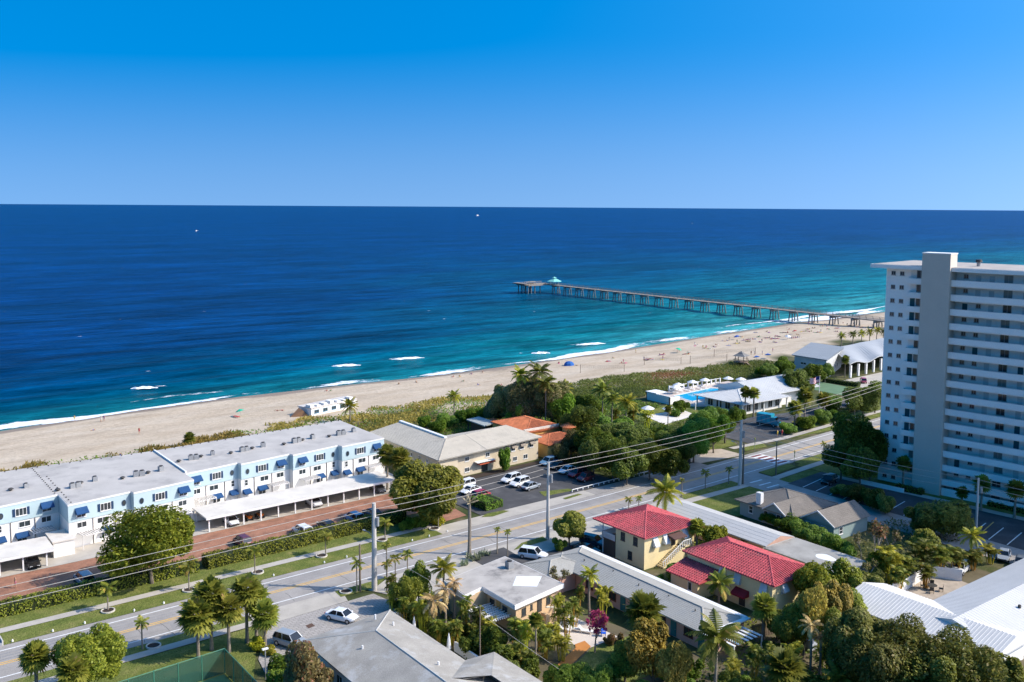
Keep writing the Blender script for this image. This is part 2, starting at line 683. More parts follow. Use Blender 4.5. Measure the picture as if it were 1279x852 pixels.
rows = []
for x in np.arange(-60, 520, 2.0):
    s = shore(x)
    w = 3.6 + 2.2 * math.sin(x * 0.05) + 1.6 * math.sin(x * 0.13 + 2) + float(np.interp(x, [150, 190, 230, 400], [0, 1.5, 2.0, 5.0]))
    off = 0.9 * math.sin(x * 0.07) + 0.6 * math.sin(x * 0.19)
    rows.append((x, s - 1.2 + off, s + max(1.6, w) + off, SEA_Z + 0.22, 0.55 + 0.1 * math.sin(x * 0.033) + 0.14 * math.sin(x * 0.11 + 1.7 * math.sin(x * .04))))
tag(foam_strip(rows, 'shore_foam'), kind='stuff')
rows = []
for x in np.arange(330, 520, 2.0):
    s = shore(x)
    rows.append((x, s + 9 + 2 * math.sin(x * .09), s + 15 + 3 * math.sin(x * 0.06), SEA_Z + 0.3, float(np.interp(x, [330, 360, 400, 440], [0.15, 0.5, 0.6, 0.7]))))
tag(foam_strip(rows, 'surf_foam'), kind='stuff')
rows = []
for x in np.arange(20, 135, 2.0):
    s = shore(x)
    rows.append((x, s + 9 + 2 * math.sin(x * .1), s + 13 + 1.5 * math.sin(x * 0.23), SEA_Z + 0.3, 0.34 + 0.16 * math.sin(x * 0.09)))
tag(foam_strip(rows, 'surf_foam'), kind='stuff')


def breaker(x0, x1, y, h=0.7, bend=0.0):
    v, f = [], []
    n = 26
    prof = [(-1.3, 0.02), (-0.8, 0.3), (-0.3, 0.85), (0.1, 1.0), (0.4, 0.6), (0.6, 0.02)]
    for i in range(n + 1):
        t = i / n
        e = (math.sin(math.pi * t)) ** 0.8 * (.85 + .15 * math.sin(i * 0.6 + x0)) if 0 < t < 1 else 0.02
        j = 1 + 0.15 * math.sin(i * 0.8 + x0) + 0.06 * random.uniform(-1, 1)
        for dy, dz in prof:
            v.append((x0 + (x1 - x0) * t, y + bend * (t - 0.5) + dy * e * j + 0.3 * math.sin(i * 0.7), SEA_Z + 0.25 + dz * h * e * j))
    k = len(prof)
    for i in range(n):
        for q in range(k - 1):
            a = i * k + q
            f.append((a, a + k, a + k + 1, a + 1))
    me = bpy.data.meshes.new('breaking_wave')
    me.from_pydata(v, [], f)
    me.materials.append(FOAM)
    return put('breaking_wave', me)


WAVES = [(149, 159.5, 301, 'breaking wave crest nearer the townhouse end of the beach'), (173.5, 187, 302, 'longest white breaking wave off the middle of the beach'), (255, 269, 291, 'white breaking wave off the beach club'), (80.5, 88, 299.5, 'low breaking wave off the open townhouse beach'), (226, 233, 284, 'small breaking wave close to the sand past the blue tent')]
for x0, x1, y, lab in WAVES:
    tag(breaker(x0, x1, y, 0.75, -3.0), lab, 'wave', 'breaking waves')
    xs_ = np.linspace(x0 - 3, x1 + 3, 12)
    tag(foam_strip([(x, y + 1 - 3.0 * ((x - x0) / (x1 - x0) - .5), y + 4 + 1.5 * math.sin(x) - 3.0 * ((x - x0) / (x1 - x0) - .5), SEA_Z + .28, .42) for x in xs_], 'wave_foam'), kind='stuff')
# scattered whitecaps out at sea
mb = MB()
for i in range(70):
    x = random.uniform(60, 900)
    y = random.uniform(310, 1100)
    a = random.uniform(0.3, 1.0) * (1 + y / 1500)
    b = a * random.uniform(0.18, 0.35)
    pts = [(x + a * math.cos(t) * random.uniform(.6, 1), y + b * math.sin(t) * random.uniform(.6, 1), SEA_Z + 0.35) for t in np.arange(0, 6.2, 0.8)]
    mb.poly(pts)
tag(mb.build('whitecaps', FOAM), kind='stuff')

# ------------------------------------------------------------------ roads, pavements, lots
ROAD = [(-400, 113), (-200, 117.2), (-60, 120.0), (30, 121.6), (60, 122.4), (94, 123.2), (112, 123.8), (130, 124.6), (150, 125.5), (170, 126.6), (200, 128.6), (240, 131.5), (400, 146), (700, 180)]
LINE = [(x, interp(ROAD, x)) for x in list(range(-400, 0, 40)) + list(range(0, 260, 5)) + list(range(260, 701, 40))]
ASPH = M('road_asphalt', (0.33, 0.30, 0.27), 0.92, 0.13, 0.35, 0.15, stain=(0.24, 0.22, 0.2), stain_amt=0.55, stain_scale=0.9, fine=0.11, stretch=(0.05, 1.0))
DARK = M('dark_asphalt', (0.075, 0.072, 0.072), 0.92, 0.18, 0.3, 0.15, stain=(0.14, 0.13, 0.125), stain_amt=0.5, stain_scale=0.3)
CONC = M('concrete', (0.44, 0.395, 0.335), 0.9, 0.10, 0.4, 0.1, stain=(0.3, 0.27, 0.24), stain_amt=0.35, stain_scale=0.3)
WHITE = M('road_paint_white', (0.74, 0.73, 0.7), 0.8, 0.12, 1.5)
YELLOW = M('road_paint_yellow', (0.66, 0.40, 0.12), 0.8, 0.15, 1.0)


def brick_material():
    m = bpy.data.materials.new('brick_paving')
    m.use_nodes = True
    n, l = m.node_tree.nodes, m.node_tree.links
    p = n['Principled BSDF']
    p.inputs['Roughness'].default_value = 0.9
    geo = n.new('ShaderNodeNewGeometry')
    b = n.new('ShaderNodeTexBrick')
    b.inputs['Scale'].default_value = 2.2
    b.inputs['Color1'].default_value = (0.40, 0.165, 0.085, 1)
    b.inputs['Color2'].default_value = (0.27, 0.105, 0.06, 1)
    b.inputs['Mortar'].default_value = (0.24, 0.15, 0.1, 1)
    b.inputs['Mortar Size'].default_value = 0.03
    l.new(geo.outputs['Position'], b.inputs['Vector'])
    t = n.new('ShaderNodeTexNoise')
    t.inputs['Scale'].default_value = 0.5
    t.inputs['Detail'].default_value = 7
    l.new(geo.outputs['Position'], t.inputs['Vector'])
    r = n.new('ShaderNodeMapRange')
    r.inputs[1].default_value, r.inputs[2].default_value = 0.3, 0.7
    r.inputs[3].default_value, r.inputs[4].default_value = 0.72, 1.3
    l.new(t.outputs[0], r.inputs[0])
    s = n.new('ShaderNodeVectorMath')
    s.operation = 'SCALE'
    l.new(b.outputs[0], s.inputs[0])
    l.new(r.outputs[0], s.inputs['Scale'])
    l.new(s.outputs[0], p.inputs['Base Color'])
    return m


def paver_material():
    m = bpy.data.materials.new('grey_pavers')
    m.use_nodes = True
    n, l = m.node_tree.nodes, m.node_tree.links
    p = n['Principled BSDF']
    p.inputs['Roughness'].default_value = 0.9
    geo = n.new('ShaderNodeNewGeometry')
    b = n.new('ShaderNodeTexBrick')
    b.inputs['Scale'].default_value = 1.1
    b.inputs['Color1'].default_value = (0.40, 0.36, 0.32, 1)
    b.inputs['Color2'].default_value = (0.33, 0.30, 0.27, 1)
    b.inputs['Mortar'].default_value = (0.2, 0.18, 0.16, 1)
    b.inputs['Mortar Size'].default_value = 0.035
    b.inputs['Brick Width'].default_value = 0.9
    b.inputs['Row Height'].default_value = 0.5
    l.new(geo.outputs['Position'], b.inputs['Vector'])
    l.new(b.outputs[0], p.inputs['Base Color'])
    return m


def grass_material():
    m = bpy.data.materials.new('mown_grass')
    m.use_nodes = True
    n, l = m.node_tree.nodes, m.node_tree.links
    p = n['Principled BSDF']
    p.inputs['Roughness'].default_value = 0.9
    p.inputs['Specular IOR Level'].default_value = 0.1
    geo = n.new('ShaderNodeNewGeometry')
    t = n.new('ShaderNodeTexNoise')
    t.inputs['Scale'].default_value = 0.35
    t.inputs['Detail'].default_value = 8
    t.inputs['Roughness'].default_value = 0.7
    l.new(geo.outputs['Position'], t.inputs['Vector'])
    r = n.new('ShaderNodeValToRGB')
    r.color_ramp.elements[0].position, r.color_ramp.elements[0].color = 0.3, (0.085, 0.115, 0.025, 1)
    r.color_ramp.elements[1].position, r.color_ramp.elements[1].color = 0.75, (0.33, 0.26, 0.12, 1)
    e = r.color_ramp.elements.new(0.5)
    e.color = (0.145, 0.165, 0.04, 1)
    e = r.color_ramp.elements.new(0.62)
    e.color = (0.2, 0.195, 0.06, 1)
    l.new(t.outputs[0], r.inputs[0])
    t2 = n.new('ShaderNodeTexNoise')
    t2.inputs['Scale'].default_value = 5
    t2.inputs['Detail'].default_value = 3
    l.new(geo.outputs['Position'], t2.inputs['Vector'])
    mr = n.new('ShaderNodeMapRange')
    mr.inputs[1].default_value, mr.inputs[2].default_value = 0.3, 0.7
    mr.inputs[3].default_value, mr.inputs[4].default_value = 0.7, 1.25
    l.new(t2.outputs[0], mr.inputs[0])
    s = n.new('ShaderNodeVectorMath')
    s.operation = 'SCALE'
    l.new(r.outputs[0], s.inputs[0])
    l.new(mr.outputs[0], s.inputs['Scale'])
    l.new(s.outputs[0], p.inputs['Base Color'])
    b = n.new('ShaderNodeBump')
    b.inputs['Strength'].default_value = 0.8
    b.inputs['Distance'].default_value = 0.15
    l.new(t2.outputs[0], b.inputs['Height'])
    l.new(b.outputs[0], p.inputs['Normal'])
    return m


BRICK, PAVER, GRASS = brick_material(), paver_material(), grass_material()
MULCH = M('mulch', (0.05, 0.035, 0.025), 0.95, 0.2)

struct('road', offset_strip(LINE, -5.1, 5.1, 0.03), ASPH)
mb = MB()
for i in range(46):
    x = -20 + i * 4.3 + random.uniform(-1.5, 1.5)
    yc = interp(ROAD, x)
    y0 = yc + random.choice([-5.0, -4.6, -.2, .3])
    y1 = y0 + random.uniform(3.0, 5.2)
    k = random.uniform(-.8, .8)
    pts = [(x + k * t + random.uniform(-.12, .12), y0 + (min(y1, yc + 5.0) - y0) * t) for t in np.linspace(0, 1, 7)]
    for a_, b_ in zip(pts, pts[1:]):
        mb.quad((a_[0] - .035, a_[1], .037), (a_[0] + .035, a_[1], .037), (b_[0] + .035, b_[1], .037), (b_[0] - .035, b_[1], .037))
struct('road_cracks', mb, M('crack_filler', (.13, .12, .11), .9))
for x0_, x1_, o0, o1 in ((36, 43, -3.2, -.8), (70, 76, .8, 3.2), (104, 111, -3.3, -.9), (20, 24, .7, 3.3), (134, 140, 1, 3.4)):
    sheet('road_patch', [(x0_, interp(ROAD, x0_) + o0), (x1_, interp(ROAD, x1_) + o0), (x1_ + .2, interp(ROAD, x1_) + o1), (x0_ + .2, interp(ROAD, x0_) + o1)], .034, M('patch_asphalt', (.3, .28, .26), .92, .08, .5))
struct('road_edge_line', offset_strip(LINE, 3.55, 3.75, 0.045), WHITE)
struct('road_edge_line', offset_strip(LINE, -3.75, -3.55, 0.045), WHITE)
struct('road_centre_line', offset_strip(LINE, 0.12, 0.34, 0.045), YELLOW)
struct('road_centre_line', offset_strip(LINE, -0.34, -0.12, 0.045), YELLOW)


def seg(x0, x1):
    return [(x, interp(ROAD, x)) for x in np.linspace(x0, x1, max(2, int((x1 - x0) / 8) + 1))]


struct('grass_verge', offset_strip(seg(-400, 83), 5.1, 8.9, 0.06), GRASS)
struct('sidewalk', offset_strip(seg(-400, 86), 8.9, 10.4, 0.09), CONC)
struct('grass_verge', offset_strip(seg(-400, 85), 10.4, 14.2, 0.06), GRASS)
sheet('brick_drive', [(-60, 140), (86.2, 139.8), (86.2, 133.0), (91.6, 133.6), (93.5, 152), (88.5, 152.6), (30, 150.4), (-60, 149)], 0.06, BRICK)
sheet('carport_floor', [(-60, 149.0), (30, 150.41), (88.5, 152.6), (94, 152.6), (94, 166), (-60, 166)], 0.08, CONC)
struct('driveway_apron', offset_strip(seg(83, 118), 5.1, 8.7, 0.05), CONC)
sheet('verge_bed', [(93, 131.2), (95, 130.3), (99, 131), (98.5, 131.9), (95, 132.2)], 0.10, GRASS)
sheet('parking_lot', [(93.6, 132.2), (100, 132.1), (114, 132.3), (127.5, 133.2), (127.5, 152.5), (100.5, 150.8), (96.5, 150.6), (93.6, 150.5)], 0.06, DARK)
sheet('planting_bed', [(97.6, 150.81), (100.5, 150.81), (127.5, 152.6), (127.5, 154.2), (97.6, 153.0)], 0.12, MULCH)
sheet('planting_bed', [(109.5, 134), (116.5, 133.5), (116.3, 135), (110.5, 136.8)], 0.10, GRASS)
sheet('verge_bed', [(111.5, 130.2), (116.0, 130.7), (115.7, 131.5), (111.6, 131.1)], 0.10, GRASS)
struct('road_shoulder', offset_strip(seg(118, 151), 5.1, 8.3, 0.055), ASPH)
struct('near_verge', offset_strip(seg(-400, 45), -7.0, -5.1, 0.06), GRASS)
struct('near_sidewalk', offset_strip(seg(-400, 45.5), -8.5, -7.0, 0.09), CONC)
sheet('lawn', [(-60, 111.6), (45.2, 113.3), (41, 104), (36, 93), (20, 60), (-60, 60)], 0.05, GRASS)
sheet('driveway_apron', [(45.4, 117.0), (59, 117.2), (58, 113.3), (46.5, 112.8), (45, 113.0)], 0.07, CONC)
sheet('paver_parking', [(41.6, 104.5), (46.5, 112.8), (62, 113.4), (63.4, 106), (58, 99), (40, 96)], 0.06, PAVER)
sheet('verge_island', [(58, 117.2), (66.6, 117.4), (63, 115.0), (57.8, 115.0)], 0.09, GRASS)
sheet('forecourt', [(59, 117.22), (146, 119.8), (146, 116.6), (128, 115.9), (118, 112.5), (110, 110.3), (100.5, 108.6), (78, 105.6), (64.5, 105.6), (63.5, 112), (62, 115.0), (63, 115.0), (66.6, 117.23)], 0.05, CONC)
sheet('verge_bed', [(88, 115.2), (95.2, 115.5), (95.6, 117.3), (91, 117.0)], 0.10, GRASS)
sheet('motel_lot', [(80.5, 117.0), (87.5, 117.15), (87.0, 111.5), (99.0, 111.6), (99.2, 104.5), (80.2, 104.6)], 0.07, DARK)
sheet('grass_verge', [(130, 119.2), (146, 120.0), (145.8, 117.2), (129.5, 117.2)], 0.08, GRASS)
sheet('sidewalk', [(128, 116.95), (146, 117.15), (146, 115.5), (128, 115.2)], 0.09, CONC)
sheet('lawn', [(122, 115.19), (146, 115.49), (146, 108), (136, 104.0), (122, 106)], 0.07, GRASS)
sheet('garden_soil', [(62, 105), (79, 105), (85, 73), (140, 73), (140, 40), (60, 40)], 0.0, M('garden_soil', (0.13, 0.105, 0.06), 0.95, 0.3, 0.3, 0.3, stain=(0.09, 0.12, 0.035), stain_amt=0.8))
# side street and tower car park
sheet('side_street', [(146, 120.3), (155, 120.8), (153.6, 40), (146, 40)], 0.05, ASPH)
sheet('car_park', [(153.6, 112.3), (166.2, 113.5), (167.8, 100), (171.5, 40), (153.6, 40)], 0.055, DARK)
mb = MB()
for i in range(17):
    y = 109.0 - i * 3.0
    mb.quad((153.9, y - 0.09, 0.07), (161.8, y + 1.25, 0.07), (161.8, y + 1.43, 0.07), (153.9, y + 0.09, 0.07))
struct('bay_lines', mb, WHITE)
mb = MB().quad((155.6, 75.1, .072), (163.4, 76.7, .072), (163.4, 76.9, .072), (155.6, 75.3, .072))
struct('yellow_bay_line', mb, YELLOW)
mb = MB()
for y in (112.9, 114.8, 117.0):
    mb.box(148.0, y - 0.2, 0.06, 151.6, y + 0.2, 0.066)
struct('stop_bars', mb, WHITE)
sheet('tower_walk', [(164.5, 112.0), (166.3, 112.0), (174.0, 40), (171.8, 40)], 0.09, CONC)
sheet('lawn', [(166.3, 112.0), (166.2, 119.6), (190, 122.3), (190, 90), (174, 40.0)], 0.05, GRASS)
sheet('grass_verge', [(155.5, 120.9), (165.9, 121.4), (165.4, 119.0), (155.3, 117.5)], 0.08, GRASS)
sheet('grass_verge', [(167.8, 121.5), (183, 122.4), (240, 126.3), (240, 124.8), (183, 120.5), (167.9, 119.2)], 0.08, GRASS)
sheet('sidewalk', [(154.8, 117.0), (168, 118.2), (183, 119.3), (240, 123.4), (240, 121.8), (183, 117.7), (166, 116.2), (154.6, 115.2)], 0.10, CONC)
sheet('grass_verge', [(154.5, 115.0), (165.6, 116.0), (166, 113.4), (154.3, 112.4)], 0.08, GRASS)
# crossing
mb = MB().box(163.6, 121.9, 0.05, 167.6, 130.2, 0.058)
struct('crosswalk', mb, WHITE)
mb = MB()
for i in range(5):
    y = 122.4 + i * 1.65
    mb.box(163.9, y, 0.062, 167.3, y + 0.85, 0.068)
struct('crosswalk_bars', mb, M('crosswalk_red', (0.22, 0.075, 0.07), 0.85, 0.15, 1.0))
# club side of the road
sheet('sandy_shoulder', [(150, 132.6), (164, 131.5), (164, 138), (156, 141), (150, 139)], 0.05, M('sandy_gravel', (0.46, 0.38, 0.30), 0.95, 0.15, 0.8, 0.3))
sheet('grass_verge', [(156, 141), (164, 138), (170, 138.5), (172, 142), (163, 146)], 0.07, GRASS)
sheet('grass_verge', [(166.5, 133.2), (174, 133.0), (176, 136.2), (170, 137.4)], 0.08, GRASS)
sheet('club_drive', [(173, 136.5), (183, 136.0), (206, 141.0), (236, 145.5), (240, 154), (212, 152), (196, 155), (180, 153), (173, 146)], 0.055, DARK)
sheet('sidewalk', [(166, 137.6), (183.3, 136.6), (215, 139.2), (245, 141), (245, 139.4), (215, 137.6), (183.3, 134.9), (166, 136.0)], 0.10, CONC)
sheet('grass_verge', [(184, 134.8), (215, 137.5), (245, 139.3), (245, 137.2), (203, 134.0)], 0.08, GRASS)
sheet('lawn', [(190, 139.9), (215, 141.5), (240, 143), (240, 141.1), (215, 139.3), (190, 137.7)], 0.07, GRASS)
sheet('green_court', [(240.5, 156.5), (253, 161), (254, 176), (241, 168)], 0.05, M('green_court', (0.12, 0.2, 0.11), 0.9, 0.1))
sheet('pavilion_lot', [(254, 150), (330, 160), (330, 176), (262, 172), (256, 166)], 0.05, CONC)
# pool terrace
POOLDECK = M('pool_deck', (0.55, 0.46, 0.40), 0.85, 0.08, 0.6)
sheet('pool_deck', [(190, 176), (196, 170), (229, 176), (231, 192.4), (196, 191)], 0.06, POOLDECK)
sheet('club_patio', [(171, 162), (186, 165), (187.5, 171.5), (174, 172.5)], 0.08, M('white_patio', (0.68, 0.62, 0.54), 0.8, 0.08))
sheet('lawn', [(168, 160), (188, 164), (196, 170), (190, 178), (170, 176)], 0.05, GRASS)

# ------------------------------------------------------------------ building helpers
WHITEWALL = M('white_stucco', (0.78, 0.75, 0.70), 0.85, 0.05, 0.3, 0.05, fine=0.04)
WHITETRIM = M('white_trim', (0.76, 0.74, 0.71), 0.6, 0.03)
BLUE = M('blue_siding', (0.43, 0.535, 0.55), 0.75, 0.05, 0.4, fine=0.03)
NAVY = M('navy_canvas', (0.014, 0.06, 0.16), 0.85, 0.1, 1.0)
NAVYP = M('navy_paint', (0.02, 0.05, 0.11), 0.6, 0.05)
ROOFGREY = M('grey_membrane', (0.46, 0.425, 0.385), 0.9, 0.09, 0.25, 0.05, stain=(0.27, 0.25, 0.235), stain_amt=0.6, stain_scale=0.22)
METALG = M('galvanised', (0.33, 0.33, 0.33), 0.5, 0.1, 1.5, metallic=0.3)
DARKM = M('dark_metal', (0.06, 0.055, 0.05), 0.6, 0.1)
WOOD = M('weathered_wood', (0.19, 0.14, 0.10), 0.85, 0.2, 1.0)
CREAM = M('cream_stucco', (0.80, 0.65, 0.36), 0.85, 0.06, 0.4, stain=(0.5, 0.42, 0.27), stain_amt=0.3)
TAN = M('tan_stucco', (0.60, 0.50, 0.36), 0.85, 0.05, 0.4)
PEACH = M('peach_stucco', (0.62, 0.43, 0.25), 0.85, 0.06, 0.4)
PINK = M('pink_stucco', (0.60, 0.36, 0.29), 0.85, 0.06, 0.4)


def on_wall(parent, name, me, P, Q, t, z, out=0.0):
    """place a shared mesh on the wall P->Q (outside to the right hand), t in metres along it"""
    d = Vector((Q[0] - P[0], Q[1] - P[1], 0)).normalized()
    n = Vector((d.y, -d.x, 0))
    p = Vector((P[0], P[1], 0)) + d * t + n * out
    return put(name, me, parent, (p.x, p.y, z), math.atan2(d.y, d.x))


_WM = {}


def win_meshes(w, h, panes=2, rows=1, frame=None, glass=None):
    key = (round(w, 2), round(h, 2), panes, rows, frame.name if frame else '', glass.name if glass else '')
    if key not in _WM:
        a = MB()
        b = 0.07
        a.box(-w / 2, -0.06, 0, w / 2, 0.0, b).box(-w / 2, -0.06, h - b, w / 2, 0.0, h)
        a.box(-w / 2, -0.06, b, -w / 2 + b, 0, h - b).box(w / 2 - b, -0.06, b, w / 2, 0, h - b)
        for i in range(1, panes):
            x = -w / 2 + w * i / panes
            a.box(x - 0.03, -0.05, b, x + 0.03, 0, h - b)
        for i in range(1, rows):
            zz = h * i / rows
            a.box(-w / 2 + b, -0.045, zz - 0.03, w / 2 - b, 0, zz + 0.03)
        a.box(-w / 2 - 0.06, -0.11, -0.08, w / 2 + 0.06, 0, 0)
        g = MB().quad((-w / 2 + b, -0.02, b), (w / 2 - b, -0.02, b), (w / 2 - b, -0.02, h - b), (-w / 2 + b, -0.02, h - b))
        _WM[key] = (a.mesh('window', frame or WHITETRIM), g.mesh('pane', glass or GLASS))
    return _WM[key]


def window(parent, P, Q, t, z, w, h, panes=2, rows=1, frame=None, glass=None, out=0.0):
    f, g = win_meshes(w, h, panes, rows, frame, glass)
    o = on_wall(parent, 'window', f, P, Q, t, z, out)
    put('pane', g, o)
    return o


_AW = {}


def awning(parent, P, Q, t, z, w, drop, out, mat, name='awning', off=0.0):
    key = (round(w, 2), round(drop, 2), round(out, 2), mat.name)
    if key not in _AW:
        a = MB()
        a.quad((-w / 2, 0, 0), (w / 2, 0, 0), (w / 2, -out, -drop), (-w / 2, -out, -drop))
        a.quad((-w / 2, -out, -drop), (w / 2, -out, -drop), (w / 2, -out, -drop - 0.18), (-w / 2, -out, -drop - 0.18))
        a.poly([(-w / 2, 0, 0), (-w / 2, -out, -drop), (-w / 2, -out, -drop - 0.18), (-w / 2, 0, -drop - 0.18)])
        a.poly([(w / 2, 0, 0), (w / 2, 0, -drop - 0.18), (w / 2, -out, -drop - 0.18), (w / 2, -out, -drop)])
        _AW[key] = a.mesh('awning', mat)
    return on_wall(parent, name, _AW[key], P, Q, t, z, off)


DOOR_M = {}


def door(parent, P, Q, t, w, h, mat, z=0.05):
    key = (w, h, mat.name)
    if key not in DOOR_M:
        a = MB().box(-w / 2, -0.06, 0, w / 2, 0, h)
        a.box(-w / 2 + .12, -0.08, .2, w / 2 - .12, -0.06, h * .45).box(-w / 2 + .12, -0.08, h * .52, w / 2 - .12, -0.06, h - .15)
        k = MB().box(w / 2 - 0.18, -0.13, h * .46, w / 2 - 0.1, -0.06, h * .5)
        DOOR_M[key] = (a.mesh('door', mat), k.mesh('handle', METALG))
    o = on_wall(parent, 'door', DOOR_M[key][0], P, Q, t, z)
    put('handle', DOOR_M[key][1], o)
    return o


def clip_line(poly, axis, val):
    """range of the other coordinate where the convex polygon crosses coordinate[axis] = val"""
    out = []
    for (a, b) in zip(poly, poly[1:] + poly[:1]):
        if (a[axis] - val) * (b[axis] - val) < 0:
            t = (val - a[axis]) / (b[axis] - a[axis])
            out.append(a[1 - axis] + (b[1 - axis] - a[1 - axis]) * t)
    return (min(out), max(out)) if len(out) >= 2 else None


def roof_face(mb, ribs_mb, pts, kind=None, step=0.5, h=0.09, w=0.22, courses=None):
    """one flat roof face from 3D points, first edge = eave; ribs (kind 'rib') or courses (kind 'course') as real relief"""
    P = [Vector(p) for p in pts]
    mb.poly([tuple(p) for p in P])
    if not kind:
        return
    o = P[0]
    u = (P[1] - P[0]).normalized()
    nrm = (P[1] - P[0]).cross(P[-1] - P[0]).normalized()
    if nrm.z < 0:
        nrm = -nrm
    v = nrm.cross(u).normalized()
    if v.z < 0:
        v = -v
    q = [((p - o).dot(u), (p - o).dot(v)) for p in P]
    if kind == 'rib':
        lo, hi = min(a for a, _ in q), max(a for a, _ in q)
        s = lo + step / 2
        while s < hi:
            r = clip_line(q, 0, s)
            if r and r[1] - r[0] > 0.15:
                a, b = r
                A = o + u * s + v * a
                B = o + u * s + v * b
                uu = u * w / 2
                nn = nrm * h
                ribs_mb.add([A - uu, A - uu * .5 + nn, A + uu * .5 + nn, A + uu, B - uu, B - uu * .5 + nn, B + uu * .5 + nn, B + uu],
                            [(0, 1, 5, 4), (1, 2, 6, 5), (2, 3, 7, 6), (0, 3, 2, 1), (4, 5, 6, 7)])
            s += step
        if courses:
            d = courses
            hi = max(b for _, b in q)
            while d < hi:
                r = clip_line(q, 1, d)
                if r and r[1] - r[0] > 0.2:
                    A = o + u * r[0] + v * d
                    B = o + u * r[1] + v * d
                    n1 = nrm * (h * .75)
                    ribs_mb.add([A + n1, B + n1, B + v * .1 + nrm * .005, A + v * .1 + nrm * .005, A, B], [(0, 1, 2, 3), (4, 5, 1, 0)])
                d += courses
    else:
        lo, hi = min(b for _, b in q), max(b for _, b in q)
        d = lo + 0.01
        while d < hi:
            r = clip_line(q, 1, d)
            r2 = clip_line(q, 1, min(hi - 0.01, d + step)) or r
            if r and r[1] - r[0] > 0.2 and r2:
                A0, A1 = o + u * r[0] + v * d, o + u * r[1] + v * d
                B0, B1 = o + u * r2[0] + v * min(hi, d + step), o + u * r2[1] + v * min(hi, d + step)
                nn = nrm * h
                ribs_mb.add([A0 + nn, A1 + nn, B1 + nrm * .012, B0 + nrm * .012, A0, A1], [(0, 1, 2, 3), (4, 5, 1, 0)])
            d += step


def hip_roof(parent, x0, x1, y0, y1, ze, zr, mat, along='y', kind=None, step=0.5, h=0.09, w=0.22, ridge=None, over=0.0, rib_name='tile_relief', fascia=None, gable=False, courses=None):
    """hip (or gable) roof over a rectangle"""
    x0, x1, y0, y1 = x0 - over, x1 + over, y0 - over, y1 + over
    if along == 'y':
        m = (x0 + x1) / 2
        e = 0.0 if gable else (x1 - x0) / 2 * 0.95
        a, b = (m, y0 + e), (m, y1 - e)
        if a[1] > b[1]:
            a = b = (m, (y0 + y1) / 2 + 0.01)
            b = (m, (y0 + y1) / 2 + 0.5)
        faces = [[(x0, y1, ze), (x0, y0, ze), (*a, zr), (*b, zr)], [(x1, y0, ze), (x1, y1, ze), (*b, zr), (*a, zr)]]
        ends = [[(x0, y0, ze), (x1, y0, ze), (*a, zr)], [(x1, y1, ze), (x0, y1, ze), (*b, zr)]]
    else:
        m = (y0 + y1) / 2
        e = 0.0 if gable else (y1 - y0) / 2 * 0.95
        a, b = (x0 + e, m), (x1 - e, m)
        faces = [[(x0, y0, ze), (x1, y0, ze), (*b, zr), (*a, zr)], [(x1, y1, ze), (x0, y1, ze), (*a, zr), (*b, zr)]]
        ends = [[(x0, y1, ze), (x0, y0, ze), (*a, zr)], [(x1, y0, ze), (x1, y1, ze), (*b, zr)]]
    mb, rb = MB(), MB()
    for f in faces:
        roof_face(mb, rb, f, kind, step, h, w, courses)
    if not gable:
        for f in ends:
            roof_face(mb, rb, f, kind, step, h, w, courses)
    mb.box(x0, y0, ze - 0.16, x1, y1, ze - 0.01)
    r = mb.build('roof', mat, parent)
    if gable:
        g = MB()
        for f in ends:
            g.poly([tuple(Vector(p) + Vector((0, 0, -0.005))) for p in f])
        g.build('gable_wall', fascia or mat, parent)
    if rb.v:
        o = rb.build(rib_name, mat, r)
        o['kind'] = 'stuff'
    # ridge and hip caps
    cp = MB()
    if kind and not gable:
        cp.tube((*a, zr), (*b, zr), 0.14, n=6)
        corners = [(x0, y0, ze), (x1, y0, ze), (x1, y1, ze), (x0, y1, ze)]
        for c in corners:
            tgt = min((a, b), key=lambda q: (q[0] - c[0]) ** 2 + (q[1] - c[1]) ** 2)
            cp.tube(c, (*tgt, zr), 0.13, n=6)
        cp.build('hip_cap', mat, r)
    return r


def rect_walls(parent, x0, x1, y0, y1, z0, z1, mat, name='wall'):
    return MB().box(x0, y0, z0, x1, y1, z1).build(name, mat, parent)


# ------------------------------------------------------------------ blue townhouse rows
ZR, ZB = 7.0, 4.3


def prism_inset(poly, d):
    cx = sum(p[0] for p in poly) / len(poly)
    cy = sum(p[1] for p in poly) / len(poly)
    return poly


round_me = None
CLEAT = MB().box(-.09, -.09, 0, .09, .09, .14).mesh('roof_cleat', DARKM)
SHUT = MB().box(-.2, -.05, 0, .2, 0, 1.25)
for i in range(5):
    SHUT.box(-.16, -.07, .1 + i * .23, .16, -.05, .25 + i * .23)
SHUT = SHUT.mesh('shutter', NAVYP)
RW = MB()
RW.poly([(0.3 * math.cos(t), -0.03, 0.42 * math.sin(t)) for t in np.arange(0, 6.28, 0.4)])
RW = RW.mesh('pane', GLASS)
RWF = MB()
for t in np.arange(0, 6.28, 0.4):
    RWF.quad(*[(r * math.cos(tt), -0.05, r * 1.35 * math.sin(tt)) for r, tt in ((0.3, t), (0.38, t), (0.38, t + .4), (0.3, t + .4))])
RWF = RWF.mesh('round_window', NAVYP)
PIPE = MB().tube((0, -0.09, 0), (0, -0.09, 4.3), 0.055).mesh('downpipe', M('brown_pipe', (.2, .15, .12), .6))
PERG = MB()
for i in range(9):
    x = -1.6 + i * 0.4
    PERG.box(x - 0.09, -2.0, 0, x + 0.09, 0.0, 0.1)
PERG.box(-1.75, -2.05, -0.14, 1.75, -1.93, 0).box(-1.75, -0.1, -0.14, 1.75, 0, 0)
for x in (-1.7, 1.7):
    PERG.box(x - .06, -2.04, -2.3, x + .06, -1.94, -0.14)
